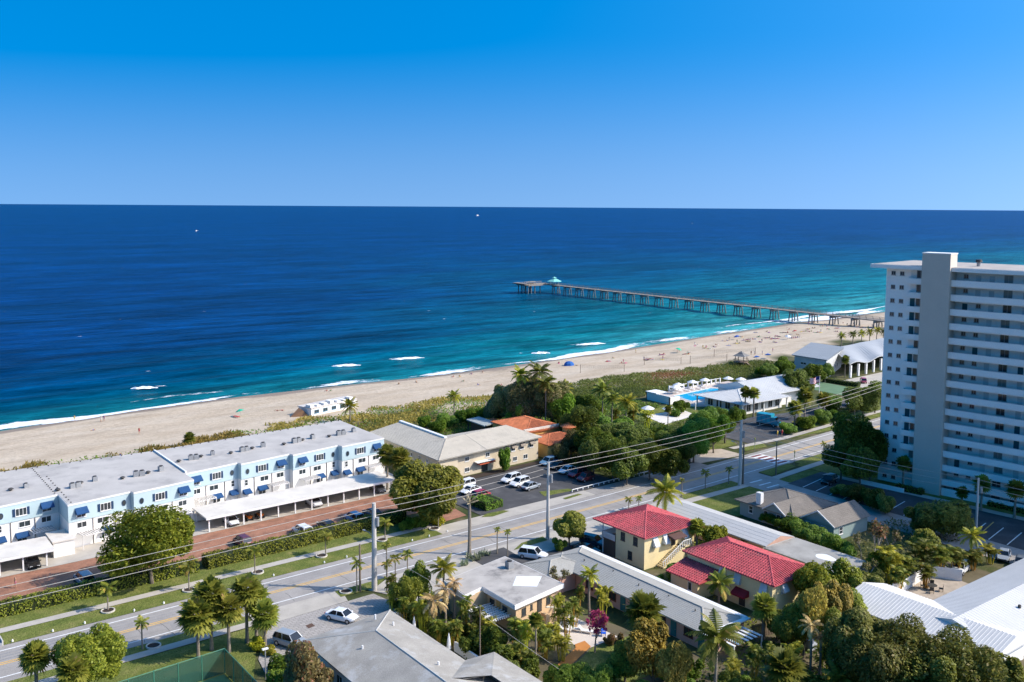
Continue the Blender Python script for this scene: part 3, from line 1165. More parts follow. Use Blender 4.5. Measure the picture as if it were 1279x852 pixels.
PERG = PERG.mesh('pergola', M('pergola_paint', (.62, .58, .54), .7))


def unit_front(th, P, Q, mirror):
    L = math.hypot(Q[0] - P[0], Q[1] - P[1])

    def T(t):
        return (1 - t) * L if mirror else t * L
    out = 0.14
    # upper floor
    window(th, P, Q, T(.19), 4.85, 1.5, 1.45, 2, 2, frame=WHITETRIM, out=out)
    awning(th, P, Q, T(.19), 6.45, 1.9, 0.75, 0.85, NAVY, off=out)
    w = window(th, P, Q, T(.58), 5.05, 1.7, 1.25, 3, 1, frame=WHITETRIM, out=out)
    for s in (-1, 1):
        put('shutter', SHUT, w, (s * 1.07, -0.005, 0))
    r = on_wall(th, 'round_window', RWF, P, Q, T(.88), 5.6, out + .012)
    put('pane', RW, r)
    # middle
    for t, ww in ((.2, 1.55), (.53, 1.75)):
        window(th, P, Q, T(t), 3.1, ww, 0.95, 2, 1)
    window(th, P, Q, T(.9), 2.95, 0.7, 1.15, 1, 2)
    on_wall(th, 'downpipe', PIPE, P, Q, T(.375), 0.05)
    on_wall(th, 'downpipe', PIPE, P, Q, T(.74), 0.05)
    # ground floor
    awning(th, P, Q, T(.58), 2.35, 1.9, 0.55, 0.9, NAVY, 'door_awning')
    awning(th, P, Q, T(.9), 2.35, 1.5, 0.6, 1.0, NAVY, 'door_awning')
    door(th, P, Q, T(.9), 1.0, 2.0, WHITETRIM)
    window(th, P, Q, T(.58), 0.7, 1.5, 1.1, 2, 1)
    on_wall(th, 'pergola', PERG, P, Q, T(.3), 2.35)


def townhouse(label, poly, units, cleats):
    th = thing('townhouse_row', label, 'townhouse', group='blue and white townhouse rows')
    MB().prism(poly, -0.2, ZB).build('lower_wall', WHITEWALL, th)
    c = Vector((sum(p[0] for p in poly) / len(poly), sum(p[1] for p in poly) / len(poly)))

    def grow(p, d):
        x0, x1 = min(a for a, _ in poly), max(a for a, _ in poly)
        y = p[1] - d if p[1] < c.y else p[1] + d
        x = p[0] - d * .5 if p[0] <= x0 + .1 else (p[0] + d * .0 if p[0] >= x1 - .1 else p[0])
        return (x, y)
    g = [grow(p, 0.14) for p in poly]
    MB().prism(g, ZB, ZR).build('upper_wall', BLUE, th)
    g2 = [grow(p, 0.22) for p in poly]
    MB().prism(g2, ZR, ZR + 0.22).build('fascia', WHITETRIM, th)
    MB().prism([grow(p, 0.05) for p in poly], ZR + 0.22, ZR + 0.26).build('roof', ROOFGREY, th)
    for i, (P, Q) in enumerate(units):
        unit_front(th, P, Q, i % 2 == 1)
    for (a, b, n) in cleats:
        for i in range(n):
            t = i / (n - 1)
            put('roof_cleat', CLEAT, th, (a[0] + (b[0] - a[0]) * t, a[1] + (b[1] - a[1]) * t, ZR + 0.26))
    return th


A = [(-60, 182), (-60, 160.5), (-8.2, 162.0), (-8, 160.8), (2, 162.2), (2.2, 161), (12, 162.4), (12.2, 161.3), (22, 162.9), (22.2, 161.9), (32, 163.4), (32, 183)]
B = [(32.02, 183), (32.02, 156.6), (41.8, 158.2), (42, 157.2), (52.4, 158.9), (52.4, 182)]
Cc = [(52.42, 182), (52.42, 163.3), (62.4, 164.9), (62.6, 163.7), (72.6, 165.2), (72.8, 164.0), (83, 165.8), (83.2, 164.4), (93.2, 165.6), (93.2, 185)]


def units_of(poly):
    u = []
    for a, b in zip(poly, poly[1:]):
        if b[0] - a[0] > 6 and a[1] < 170 and a[0] > -20:
            u.append((a, b))
    return u


townhouse('blue and white townhouse row set back beside the short carport', A, units_of(A), [((31.6, 182), (31.6, 164), 16), ((20, 182.4), (31, 182.6), 7)])
townhouse('blue and white townhouse row stepping forward behind the big round tree', B, units_of(B), [((32.5, 182.4), (52, 181.5), 12), ((32.6, 175), (32.6, 157.4), 12)])
th_ = townhouse('longest blue and white townhouse row behind the long carport', Cc, units_of(Cc), [((53, 181.6), (92.6, 184.4), 24)])
MB().box(52.5, 163.6, ZR + .26, 52.8, 181.8, ZR + .55).build('parapet', WHITETRIM, th_)
# roof air conditioners
def acmesh(n):
    a = MB()
    for i in range(n):
        x = i * 1.05
        a.box(x - .45, -.42, 0.12, x + .45, .42, .95)
        a.box(x - .48, -.45, 0.0, x + .48, .45, .12)
        for k in range(4):
            a.box(x - .47, -.44, .2 + k * .18, x + .47, .44, .27 + k * .18)
    return a


AC1, AC2 = acmesh(1).mesh('ac_cabinet', METALG), acmesh(2).mesh('ac_cabinet', METALG)
FAN = MB().tube((0, 0, .95), (0, 0, 1.08), .36, n=10).mesh('fan_grille', DARKM)
VENTM = MB()
VENTM.tube((0, 0, 0), (0, 0, .25), .22, n=10).tube((0, 0, .25), (0, 0, .42), .48, .3, n=12)
VENTM = VENTM.mesh('roof_vent', DARKM)
acs = [(16.5, 170.5, 1), (21.0, 169.5, 2), (28.5, 170.2, 1), (34.6, 165.5, 2), (38.6, 167.6, 1), (45.0, 166.4, 2), (49.5, 167.3, 1), (56.2, 171.6, 2), (60.6, 172.6, 1), (66.0, 171.8, 2), (70.6, 172.8, 1), (76.8, 172.2, 2), (81.2, 173.2, 1), (86.8, 172.8, 2), (90.6, 173.6, 1)]
for i, (x, y, n) in enumerate(acs):
    row = 'set back townhouse row' if x < 32 else ('forward stepped townhouse row' if x < 52.4 else 'longest townhouse row')
    t = thing('air_conditioner', ('twin' if n == 2 else 'single') + ' grey air conditioner standing on the roof of the ' + row, 'air conditioner', (x, y, ZR + .265), group='roof air conditioners, %d, %s' % (n, row))
    t.rotation_euler.z = random.uniform(-.25, .25)
    t.scale = (random.uniform(.75, .95),) * 3
    put('cabinet', AC1 if n == 1 else AC2, t)
    for k in range(n):
        put('fan_grille', FAN, t, (k * 1.05, 0, 0))
    o = tag(put('roof_vent', VENTM, None, (x - 2.3, y - .3, ZR + .265)), 'round black vent on the roof of the ' + row, 'roof vent', 'vents on the ' + row)


def carport(label, x0, x1, yf, yb, posts, slope=0.0):
    th = thing('carport', label, 'carport', (0, 0, 0), group='white flat carports')
    d = slope * (x1 - x0)
    MB().prism([(x0, yf), (x1, yf + d), (x1, yb + d), (x0, yb)], 2.35, 2.58).build('roof', M('carport_roof', (0.66, 0.60, 0.52), .85, .1, .3, stain=(.42, .36, .3), stain_amt=.5, stain_scale=.2), th)
    MB().prism([(x0 - .03, yf - .06), (x1 + .03, yf + d - .06), (x1 + .03, yf + d), (x0 - .03, yf)], 2.25, 2.62).build('fascia', WHITETRIM, th)
    pm = MB().box(-.1, -.1, .08, .1, .1, 2.35).mesh('post', WHITETRIM)
    for x in posts:
        f = yf + .5 + slope * (x - x0)
        put('post', pm, th, (x, f, 0))
        put('post', pm, th, (x, yb - .4 + slope * (x - x0), 0))
    MB().prism([(x0, yb - .2), (x1, yb + d - .2), (x1, yb + d - .05), (x0, yb - .05)], .08, 1.5).build('back_wall', WHITEWALL, th)
    return th


carport('long white carport roof before the longest townhouse row', 51.8, 88.4, 151.2, 158.2, [52.4, 55.2, 58.4, 61.5, 64.7, 67.9, 71.1, 74.3, 77.5, 80.7, 83.9, 87.6], 0.035)
carport('short white carport before the set back townhouse row', -20, 28.8, 149.6, 156.4, [-19, -13, -7, -1, 5, 8.5, 11.8, 15, 18.2, 21.4, 24.5, 27.7], 0.025)
t = thing('porch_shed', 'small white walled porch with climbing vine beside the short carport', 'shed', (29.2, 154, 0))
MB().box(0, 0, .05, 3.0, 5.2, 2.4).build('wall', WHITEWALL, t)
MB().box(-.15, -.15, 2.4, 3.2, 5.3, 2.6).build('roof', M('carport_roof', (.6, .6, .6)), t)

# ------------------------------------------------------------------ tan L-shaped apartments
BTILE = M('flat_grey_tile', (0.52, 0.46, 0.37), .9, .12, .3, .2, stain=(.3, .26, .21), stain_amt=.6, stain_scale=.3)
t = thing('apartment_house', 'tan two storey apartments with pale tiled roof and red trimmed entrance', 'apartments')
MB().prism([(98.2, 180), (98.2, 152.6), (103, 153.3), (103.2, 154), (125.3, 155.6), (125.3, 166), (106, 166), (106, 180)], -.1, 4.85).build('wall', TAN, t)
mb, rb = MB(), MB()
ze, zr = 4.9, 6.2
eL, eR, eLb = (97.4, 151.7, ze), (125.9, 154.9, ze), (97.8, 180.2, ze)
rL, rR, rB = (105.3, 161.2, zr), (122.6, 163.6, zr), (105.5, 180.0, zr)
for f in ([eLb, eL, rL, rB], [eL, eR, rR, rL]):
    roof_face(mb, rb, f, 'course', 0.42, .05)
mb.poly([(107.2, 180.2, ze + .7), rB, rL, (107.2, 166, ze + .7)])
mb.poly([(125.9, 168, ze), rR, rL, (107.2, 168, ze)])
mb.poly([eR, (125.9, 168, ze), rR])
mb.prism([(97.45, 180.1), (97.45, 151.8), (125.8, 155.0), (125.8, 167.8), (107.1, 167.8), (107.1, 180.1)], ze - .2, ze - .012)
r = mb.build('roof', BTILE, t)
rb.build('tile_courses', BTILE, r)['kind'] = 'stuff'
MB().tube(eL, rL, .12).tube(rL, rR, .12).tube((rL[0] + 5.2, rL[1] + .65, zr), (105.3 + 4.6, 153.1, ze), .07).build('hip_cap', M('ridge_tile', (.3, .27, .23)), r)
MB().prism([(105.2, 180.1), (105.2, 161.6), (105.9, 161.6), (105.9, 180.1)], zr, zr + .3).build('parapet', WHITETRIM, t)
P, Q = (103.2, 154.0), (125.3, 155.6)
for d in (2.6, 8.0, 15.0, 17.5, 20.2):
    window(t, P, Q, d, 2.9, 1.1, .9)
for d in (2.6, 15.5, 18.5):
    window(t, P, Q, d, .7, 1.2, .95)
awning(t, P, Q, 7.2, 2.35, 4.2, .3, 1.1, M('red_canopy', (.55, .12, .06)), 'entrance_canopy')
MB().prism([(107.6, 153.0), (112.4, 153.3), (112.4, 154.6), (107.6, 154.3)], 2.4, 2.5).build('canopy_top', WHITETRIM, t)
door(t, P, Q, 7.2, 1.6, 2.0, DARKM)
P, Q = (98.2, 180), (98.2, 152.6)
for d in (5, 9, 13, 17, 20, 23):
    window(t, P, Q, d, 3.2, .8, .8, 1)
# small awnings under the eaves
for d in (13, 15, 17.5, 20.2):
    awning(t, (103.2, 154.0), (125.3, 155.6), d, 4.4, 1.3, .6, .6, M('grey_canvas', (.3, .25, .2)), 'eave_awning')
# pavilion on the dune
t = thing('dune_pavilion', 'low grey roofed pavilion beside the tan apartments lawn', 'pavilion')
MB().prism([(125.8, 176.2), (130.4, 177.6), (130.4, 185), (126.2, 184.2)], 3.0, 3.25).build('roof', M('pavilion_grey', (.36, .38, .36), .7, .08), t)
for q in ((126.3, 176.8), (130, 178), (130, 184.6), (126.5, 183.8)):
    MB().tube((*q, 0), (*q, 3.0), .12).build('post', DARKM, t)
MB().prism([(127, 178), (129.5, 178.6), (129.5, 184), (127, 183.4)], 0, 2.6).build('wall', M('dark_wood_and_shade', (.1, .07, .05)), t)

# ------------------------------------------------------------------ tiled villa with round turret
OTILE = M('terracotta_tile', (0.50, 0.16, 0.07), .85, .22, .9, .2, stain=(.25, .08, .04), stain_amt=.5, stain_scale=1.1)
YWALL = M('ochre_stucco', (0.62, 0.40, 0.13), .85, .06, .4)
t = thing('villa', 'ochre villa with terracotta tile roofs and a round turret', 'villa')
rect_walls(t, 127.4, 137.6, 162.5, 175, -.1, 4.2, YWALL)
hip_roof(t, 127, 138, 162, 175.5, 4.2, 5.7, OTILE, 'y', 'rib', .42, .1, .26)
rect_walls(t, 127.0, 137.2, 154.5, 162.4, -.1, 3.1, YWALL, 'front_wall')
hip_roof(t, 126.6, 137.6, 154, 162.5, 3.1, 4.2, OTILE, 'x', 'rib', .42, .1, .26)
MB().box(126.9, 162.3, 4.25, 137.9, 162.9, 4.75).build('parapet', M('cream_parapet', (.68, .6, .5)), t)
MB().tube((136.6, 158.9, 0), (136.6, 158.9, 5.0), 1.35, n=16).build('turret', YWALL, t)
MB().tube((136.6, 158.9, 5.0), (136.6, 158.9, 5.9), 1.9, .1, n=16).build('turret_roof', OTILE, t)
P, Q = (127.0, 154.5), (137.2, 154.5)
arch = MB()
pts = [(-.55, -.03, 0), (.55, -.03, 0), (.55, -.03, 1.3)] + [(.55 * math.cos(a), -.03, 1.3 + .55 * math.sin(a)) for a in np.linspace(.3, 2.84, 7)] + [(-.55, -.03, 1.3)]
arch = arch.poly(pts).mesh('arched_opening', GLASS)
for d in (2.2, 4.6, 7.0):
    on_wall(t, 'arched_opening', arch, P, Q, d, .3)
for d in (3, 7):
    window(t, (127.4, 175), (127.4, 162.5), d, 2.6, 1, 1.1)
t = thing('chimney_pavilion', 'small terracotta roofed gatehouse behind the tan apartments', 'gatehouse', (131.6, 180.6, 0))
MB().box(-1.2, -1.2, 0, 1.2, 1.2, 2.6).build('wall', YWALL, t)
hip_roof(t, -1.6, 1.6, -1.6, 1.6, 2.6, 3.4, OTILE, 'y', 'rib', .4, .08, .22)

# ------------------------------------------------------------------ flat roofed peach house (two wings)
t = thing('flat_roofed_house', 'peach two storey house with grey flat roof and white deep fascia', 'house')
low = [(67.1, 102.9), (66.2, 97.4), (70.0, 98.2), (70.0, 103.4)]
poly = [(67.6, 97.9), (70.4, 97.9), (70.4, 91.6), (78.6, 93.2), (78.2, 104.6), (67.6, 102.4)]
MB().prism(poly, -.1, 3.75).build('wall', PEACH, t)
rp = [(66.4, 97.4), (69.8, 98.2), (69.7, 90.9), (79.2, 92.6), (78.8, 105.2), (66.9, 102.9)]
MB().prism(rp, 3.62, 4.2).build('fascia', WHITETRIM, t)
FLATG = M('flat_roof_grey', (.42, .38, .335), .9, .14, .5, .05, stain=(.15, .14, .13), stain_amt=.75, stain_scale=.35)
MB().prism([(x + (72.5 - x) * .02, y + (98 - y) * .02) for x, y in rp], 4.2, 4.24).build('roof', FLATG, t)
MB().prism([(73.2, 96.0), (75.6, 98.3), (78.3, 96.2), (75.6, 93.9)], 4.24, 4.26).build('roof_patch', M('white_coating', (.78, .78, .78), .7, .04), t)
P, Q = (70.4, 97.9), (70.4, 91.6)
for d in (1.2, 4.0):
    window(t, P, Q, d, 2.0, 1.0, .9, frame=DARKM)
door(t, P, Q, 2.6, .9, 2.0, M('ochre_door', (.5, .3, .1)), 1.4)
P, Q = (70.4, 91.6), (78.6, 93.2)
for d in (1.5, 6.4):
    window(t, P, Q, d, 2.0, .8, 1.0, 1, frame=DARKM)
window(t, P, Q, 3.0, 2.3, .4, .7, 1, frame=DARKM)
door(t, P, Q, 4.6, .9, 2.0, DARKM, 1.5)
# curved outside stair
st = MB()
for i in range(9):
    st.box(75.0 + i * .3, 91.2, 0, 75.0 + i * .3 + .32, 92.3, 1.5 - i * .16)
st.build('stair', PEACH, t)
rl = MB()
rl.path([(74.9, 91.1, 2.6), (76.2, 91.0, 2.3), (77.6, 90.8, 1.2), (78.2, 90.4, .9)], [.12] * 4)
rl.build('stair_rail', M('cream_rail', (.66, .58, .46)), t)
pl = MB()
for i in range(10):
    pl.box(66.8 + i * .34, 92.4, 2.1, 66.8 + i * .34 + .14, 97.0, 2.25)
for i in range(8):
    pl.box(66.6, 92.6 + i * .6, 2.26, 70.3, 92.6 + i * .6 + .12, 2.36)
for q in ((66.8, 92.6), (66.8, 96.8)):
    pl.box(q[0], q[1], 0, q[0] + .12, q[1] + .12, 2.1)
tag(pl.build('pergola', WHITETRIM), 'white lattice pergola in the yard of the peach house', 'pergola')
# roof gear on it
t = thing('roof_condenser', 'grey condenser unit on the peach house roof', 'air conditioner', (76.6, 101.2, 4.245))
put('cabinet', AC1, t)
put('fan_grille', FAN, t)
# terrace
sheet('terrace', [(74.2, 90.6), (79.6, 92.0), (80.4, 83.4), (75.6, 83.2), (73.6, 86.5)], 0.05, M('pale_terrace', (.6, .52, .44), .85, .08))
sheet('garden_path', [(66.0, 80.8), (67.4, 79.8), (75.8, 83.4), (76.2, 85.0), (74.6, 85.0), (74.0, 84.2)], 0.07, M('orange_path', (.52, .21, .055), .85, .1, .6))
sheet('garden_lawn', [(67.6, 79.6), (76, 83.2), (84, 82.5), (82, 74), (70, 74)], 0.04, GRASS)
for i, (x, y, a) in enumerate([(75.9, 88.6, .5), (77.0, 88.0, .5), (77.8, 86.6, .6)]):
    l = MB().box(-.3, -.9, .28, .3, .45, .36).add([(-.3, .45, .3), (.3, .45, .3), (.3, .95, .75), (-.3, .95, .75), (-.3, .45, .36), (.3, .45, .36), (.3, .93, .82), (-.3, .93, .82)], [(0, 1, 2, 3), (4, 5, 6, 7), (0, 4, 7, 3), (1, 5, 6, 2), (2, 3, 7, 6)])
    t = thing('sun_lounger', 'white sun lounger on the pale terrace of the peach house', 'sun lounger', (x, y, .06), a, 'terrace loungers')
    l.build('seat', WHITETRIM, t)
    for q in ((-.25, -.8), (.25, -.8), (-.25, .5), (.25, .5)):
        MB().box(q[0] - .03, q[1] - .03, 0, q[0] + .03, q[1] + .03, .28).build('leg', WHITETRIM, t)
BLUEP = M('blue_plastic', (.02, .1, .5), .5)
for x, y in ((79.0, 84.6), (79.6, 85.2)):
    t = thing('patio_chair', 'bright blue patio chair on the pale terrace', 'chair', (x, y, .06), .8, 'blue patio chairs')
    MB().box(-.3, -.3, .38, .3, .3, .44).build('seat', BLUEP, t)
    MB().box(-.3, .26, .44, .3, .32, .95).build('backrest', BLUEP, t)
    for q in ((-.26, -.26), (.26, -.26), (-.26, .26), (.26, .26)):
        MB().box(q[0] - .03, q[1] - .03, 0, q[0] + .03, q[1] + .03, .38).build('leg', BLUEP, t)
# white yard wall along the garden
t = tag(MB().box(58.6, 104.3, 0, 66.4, 104.55, 1.0).build('yard_wall', WHITEWALL), 'low white yard wall beside the garden palms', 'wall')
tag(MB().box(61.6, 84, 0, 61.85, 92.5, 1.2).build('garden_wall', WHITEWALL), 'cream garden wall between grey roof and pergola', 'wall')

# ------------------------------------------------------------------ long pink motel
GSHING = M('grey_shingle', (.36, .34, .30), .92, .07, .5, .25, stain=(.3, .3, .29), stain_amt=.4, stain_scale=.5, fine=.16)
t = thing('motel', 'long pink motel with grey shingle roof and white roof edges', 'motel')
rect_walls(t, 86.2, 92.2, 74.2, 103.8, -.1, 2.75, PINK)
hip_roof(t, 85.2, 92.9, 73.6, 104.5, 2.75, 3.75, GSHING, 'y', 'course', .3, .03, fascia=PINK)
rect_walls(t, 81.2, 86.1, 98.2, 103.8, -.1, 2.75, PINK, 'wing_wall')
hip_roof(t, 80.6, 89.0, 97.6, 104.45, 2.72, 3.7, GSHING, 'x', 'course', .3, .03)
MB().prism([(92.35, 73.4), (93.15, 73.4), (93.15, 104.6), (92.35, 104.6)], 2.78, 2.9).build('white_edge', WHITETRIM, t)
MB().prism([(85.0, 72.9), (93.15, 72.9), (93.15, 73.55), (85.0, 73.55)], 2.7, 2.86).build('white_edge', WHITETRIM, t)
P, Q = (86.2, 103.8), (86.2, 74.2)
TEAL = M('teal_door', (.03, .17, .18), .5)
REDG = M('dark_red_frame', (.16, .04, .03), .6)
for i in range(5):
    d = 8.5 + i * 4.6
    window(t, P, Q, d, .9, 1.5, 1.1, frame=REDG)
    door(t, P, Q, d + 2.1, .95, 2.05, TEAL)
P, Q = (86.2, 74.2), (92.2, 74.2)
door(t, P, Q, 3.4, .9, 2.0, DARKM)
window(t, P, Q, 1.6, .9, 1.2, 1.1, frame=REDG)
for q in ((92.7, 73.8),):
    MB().box(q[0] - .12, q[1] - .12, 0, q[0] + .12, q[1] + .12, 2.7).build('porch_post', PINK, t)
for i, y in enumerate((77.5, 82.5, 87.5, 93.0, 98.5)):
    MB().tube((88.0 + (i % 2) * .5, y, 3.3), (88.0 + (i % 2) * .5, y, 3.75), .08).build('vent_pipe', DARKM, t)
t = thing('arbor', 'shaded white lattice arbor at the end of the motel', 'arbor', (86.5, 70.0, 0))
for i in range(7):
    MB().box(i * .8, 0, 2.1, i * .8 + .35, 3.2, 2.2).build('slat', WHITETRIM, t)
for q in ((0, 0), (5.2, 0), (0, 3.1), (5.2, 3.1)):
    MB().box(q[0], q[1], 0, q[0] + .15, q[1] + .15, 2.1).build('post', WHITETRIM, t)
MB().box(0, 3.2, 0, 5.3, 3.3, 1.7).build('screen', PINK, t)
# wooden fence behind
t = thing('board_fence', 'brown wooden board fence behind the motel end', 'fence')
fb = MB().box(-.11, -.02, .05, .11, .02, 1.8).mesh('board', WOOD)
for i in range(62):
    put('board', fb, t, (93.6 + i * .24, 73.0 - i * .055, random.uniform(-.03, .03)))
MB().prism([(93.5, 73.07), (108.5, 69.65), (108.5, 69.75), (93.5, 73.17)], 1.4, 1.5).build('rail', WOOD, t)
t = thing('storage_box', 'pale grey storage shed between the dark tree trunks', 'shed', (96.5, 66.5, 0))
MB().box(0, 0, 0, 1.6, 1.3, 1.3).build('body', M('pale_box', (.45, .47, .52)), t)
MB().box(-.08, -.08, 1.3, 1.68, 1.38, 1.38).build('lid', M('pale_box', (.45, .47, .52)), t)

# ------------------------------------------------------------------ yellow houses with red tile roofs
RTILE = M('red_barrel_tile', (0.46, 0.085, 0.095), .85, .25, 1.6, .1, stain=(.27, .1, .1), stain_amt=.75, stain_scale=.45, fine=.3)
MAROON = M('maroon_canvas', (.3, .02, .03), .8)
SLATEW = M('white_slats', (.62, .66, .68), .6)
t = thing('yellow_house', 'smaller yellow house with red tile roof and an outside stair', 'house')
rect_walls(t, 98.9, 109.8, 97.3, 103.5, -.1, 5.1, CREAM)
rect_walls(t, 102.6, 109.8, 103.5, 107.4, -.1, 5.1, CREAM, 'rear_wall')
hip_roof(t, 98.3, 110.4, 96.7, 108.2, 5.1, 6.7, RTILE, 'y', 'rib', .42, .1, .24, courses=.5)
P, Q = (98.9, 103.5), (98.9, 97.3)
for d, z in ((1.6, 3.2), (4.3, 3.2), (3.2, .7)):
    window(t, P, Q, d, z, .9, 1.3, 1, 2, frame=DARKM)
P, Q = (98.9, 97.3), (109.8, 97.3)
for d in (2.2, 4.4, 8.6):
    awning(t, P, Q, d, 4.6, 1.0, 1.2, .7, SLATEW, 'slat_shutter')
    window(t, P, Q, d, 3.2, .9, 1.3, 1, 2)
awning(t, P, Q, 6.2, 4.5, 2.8, .35, 1.6, M('brown_canopy', (.11, .06, .05)), 'door_canopy')
door(t, P, Q, 6.2, .9, 2.0, DARKM, 2.5)
st = MB()
for i in range(14):
    st.box(105.9 - i * .33, 95.9, 0, 105.9 - i * .33 + .35, 97.25, 2.5 - i * .175)
st.box(105.9, 95.9, 2.3, 107.6, 97.25, 2.5)
st.build('stair', CREAM, t)
r = MB()
r.path([(107.6, 95.9, 3.4), (105.9, 95.9, 3.4), (101.4, 95.9, 1.0)], [.06] * 3)
for i in range(16):
    x = 107.6 - i * .4
    zt = 3.4 if x > 105.9 else 3.4 - (105.9 - x) * .533
    r.box(x - .05, 95.86, zt - .9, x + .05, 95.94, zt)
r.build('stair_rail', WHITETRIM, t)
MB().box(98.7, 103.5, 2.45, 102.6, 106.3, 2.62).build('balcony', M('brown_wood', (.16, .07, .05)), t)
r = MB()
for i in range(15):
    r.box(98.66, 103.5 + i * .2, 2.62, 98.74, 103.5 + i * .2 + .1, 3.5)
for i in range(19):
    r.box(98.7 + i * .2, 106.22, 2.62, 98.8 + i * .2, 106.3, 3.5)
r.box(98.62, 103.5, 3.5, 98.78, 106.34, 3.58).box(98.62, 106.2, 3.5, 102.6, 106.34, 3.58)
r.build('balcony_rail', WHITETRIM, t)
for q in ((98.7, 106.2), (102.4, 106.2)):
    MB().box(q[0], q[1], 0, q[0] + .14, q[1] + .1, 5.05).build('post', WHITETRIM, t)
MB().box(98.9, 103.6, 0, 102.5, 106.2, 2.4).build('porch_shade', M('dark_wood_and_shade', (.1, .07, .05)), t)  # dark block stands in for the shade beneath the balcony

t = thing('yellow_house', 'larger yellow house with long red tile roof and maroon awning', 'house')
rect_walls(t, 100.5, 109.3, 75.3, 90.2, -.1, 4.7, CREAM)
hip_roof(t, 100.0, 109.8, 74.7, 90.8, 4.7, 6.25, RTILE, 'y', 'rib', .42, .1, .24, courses=.5)
rect_walls(t, 96.9, 100.4, 85.0, 90.0, -.1, 2.7, CREAM, 'annex_wall')
mb, rb = MB(), MB()
roof_face(mb, rb, [(96.4, 90.6, 2.7), (96.4, 84.4, 2.7), (100.45, 84.4, 3.7), (100.45, 90.6, 3.7)], 'rib', .42, .1, .24, courses=.5)
mb.box(96.4, 84.4, 2.55, 100.45, 90.6, 2.69)
r = mb.build('annex_roof', RTILE, t)
rb.build('tile_relief', RTILE, r)['kind'] = 'stuff'
P, Q = (100.5, 90.2), (100.5, 75.3)
for d in (6.6, 9.2, 13.6):
    awning(t, P, Q, d, 4.35, 1.1, 1.25, .55, SLATEW, 'slat_shutter')
    window(t, P, Q, d, 2.9, .9, 1.3, 1, 2)
window(t, P, Q, 5.6, 1.5, .7, .9, 1, 2)
awning(t, P, Q, 10.0, 2.45, 2.3, .65, 1.2, MAROON)
door(t, P, Q, 10.0, 1.0, 2.0, DARKM)
window(t, (96.9, 90.0), (96.9, 85.0), 3.6, 1.0, .7, 1.2, 1)
P, Q = (100.5, 75.3), (109.3, 75.3)
for d in (2.4, 6.0):
    window(t, P, Q, d, 2.9, 1.0, 1.2)
    awning(t, P, Q, d, 4.3, 1.1, 1.0, .6, SLATEW, 'slat_shutter')

# ------------------------------------------------------------------ long low house with pale roof and grey flat wing
PALEROOF = M('pale_roof', (.48, .465, .44), .85, .08, .4, stain=(.42, .4, .38), stain_amt=.5, stain_scale=.4)
t = thing('long_house', 'long low house with pale sheet roof and worn grey flat wing', 'house')
rect_walls(t, 115.8, 121.4, 88.4, 109.3, -.1, 3.0, M('salmon_stucco', (.5, .3, .22)))
hip_roof(t, 115.0, 122.1, 87.6, 110.2, 3.0, 3.9, PALEROOF, 'y', 'course', .9, .03, gable=True, fascia=M('salmon_stucco', (.5, .3, .22)))
rect_walls(t, 115.2, 121.6, 75.0, 88.3, -.1, 2.7, WHITEWALL, 'flat_wing_wall')
MB().box(114.5, 74.4, 2.7, 122.2, 87.5, 2.92).build('flat_roof', M('worn_flat_roof', (.34, .32, .285), .9, .15, .4, .1, stain=(.14, .13, .12), stain_amt=.7, stain_scale=.3), t)
MB().prism([(118.6 + 1.1 * math.cos(a) * (1 + .15 * math.sin(3 * a)), 79.6 + 1.6 * math.sin(a)) for a in np.arange(0, 6.2, .4)], 2.92, 2.935).build('roof_patch', M('white_coating', (.78, .78, .78)), t)
MB().box(114.5, 74.4, 2.925, 116.3, 77.5, 2.94).build('roof_patch', M('white_coating', (.78, .78, .78)), t)
P, Q = (115.8, 109.3), (115.8, 88.4)
for d in (3, 8, 13, 18):
    window(t, P, Q, d, 1.0, 1.2, 1.1)

# ------------------------------------------------------------------ grey-green shingled house
GREENW = M('sage_siding', (.26, .33, .31), .8, .05, .5)
BRSH = M('brown_grey_shingle', (.20, .175, .15), .92, .1, .6, .3, fine=.2)
t = thing('shingled_house', 'sage green house with brown grey shingle roof and white gables', 'house')
rect_walls(t, 131.0, 142.5, 94.6, 105.6, -.1, 2.7, GREENW)
hip_roof(t, 130.4, 143.1, 94.0, 106.4, 2.7, 4.9, BRSH, 'y', 'course', .35, .03)
rect_walls(t, 132.4, 142.0, 87.6, 94.5, -.1, 2.5, GREENW, 'rear_wall')


def gable(parent, xf, xb, ym, half, ze, zr, wmat, rmat):
    mb, rb = MB(), MB()
    roof_face(mb, rb, [(xb, ym - half, ze), (xf, ym - half, ze), (xf, ym, zr), (xb, ym, zr)], 'course', .35, .03)
    roof_face(mb, rb, [(xf, ym + half, ze), (xb, ym + half, ze), (xb, ym, zr), (xf, ym, zr)], 'course', .35, .03)
    r = mb.build('gable_roof', rmat, parent)
    rb.build('shingle_courses', rmat, r)['kind'] = 'stuff'
    w = MB().poly([(xf + .35, ym + half - .2, ze), (xf + .35, ym - half + .2, ze), (xf + .35, ym, zr - .12)])
    w.build('gable_wall', wmat, parent)
    b = MB()
    for s in (-1, 1):
        b.add([(xf - .02, ym + s * half, ze - .12), (xf - .02, ym, zr - .1), (xf - .02, ym, zr + .14), (xf - .02, ym + s * half, ze + .1),
               (xf + .1, ym + s * half, ze - .12), (xf + .1, ym, zr - .1), (xf + .1, ym, zr + .14), (xf + .1, ym + s * half, ze + .1)],
              [(0, 1, 2, 3), (7, 6, 5, 4), (0, 4, 5, 1), (3, 2, 6, 7)])
    b.build('barge_board', WHITETRIM, parent)


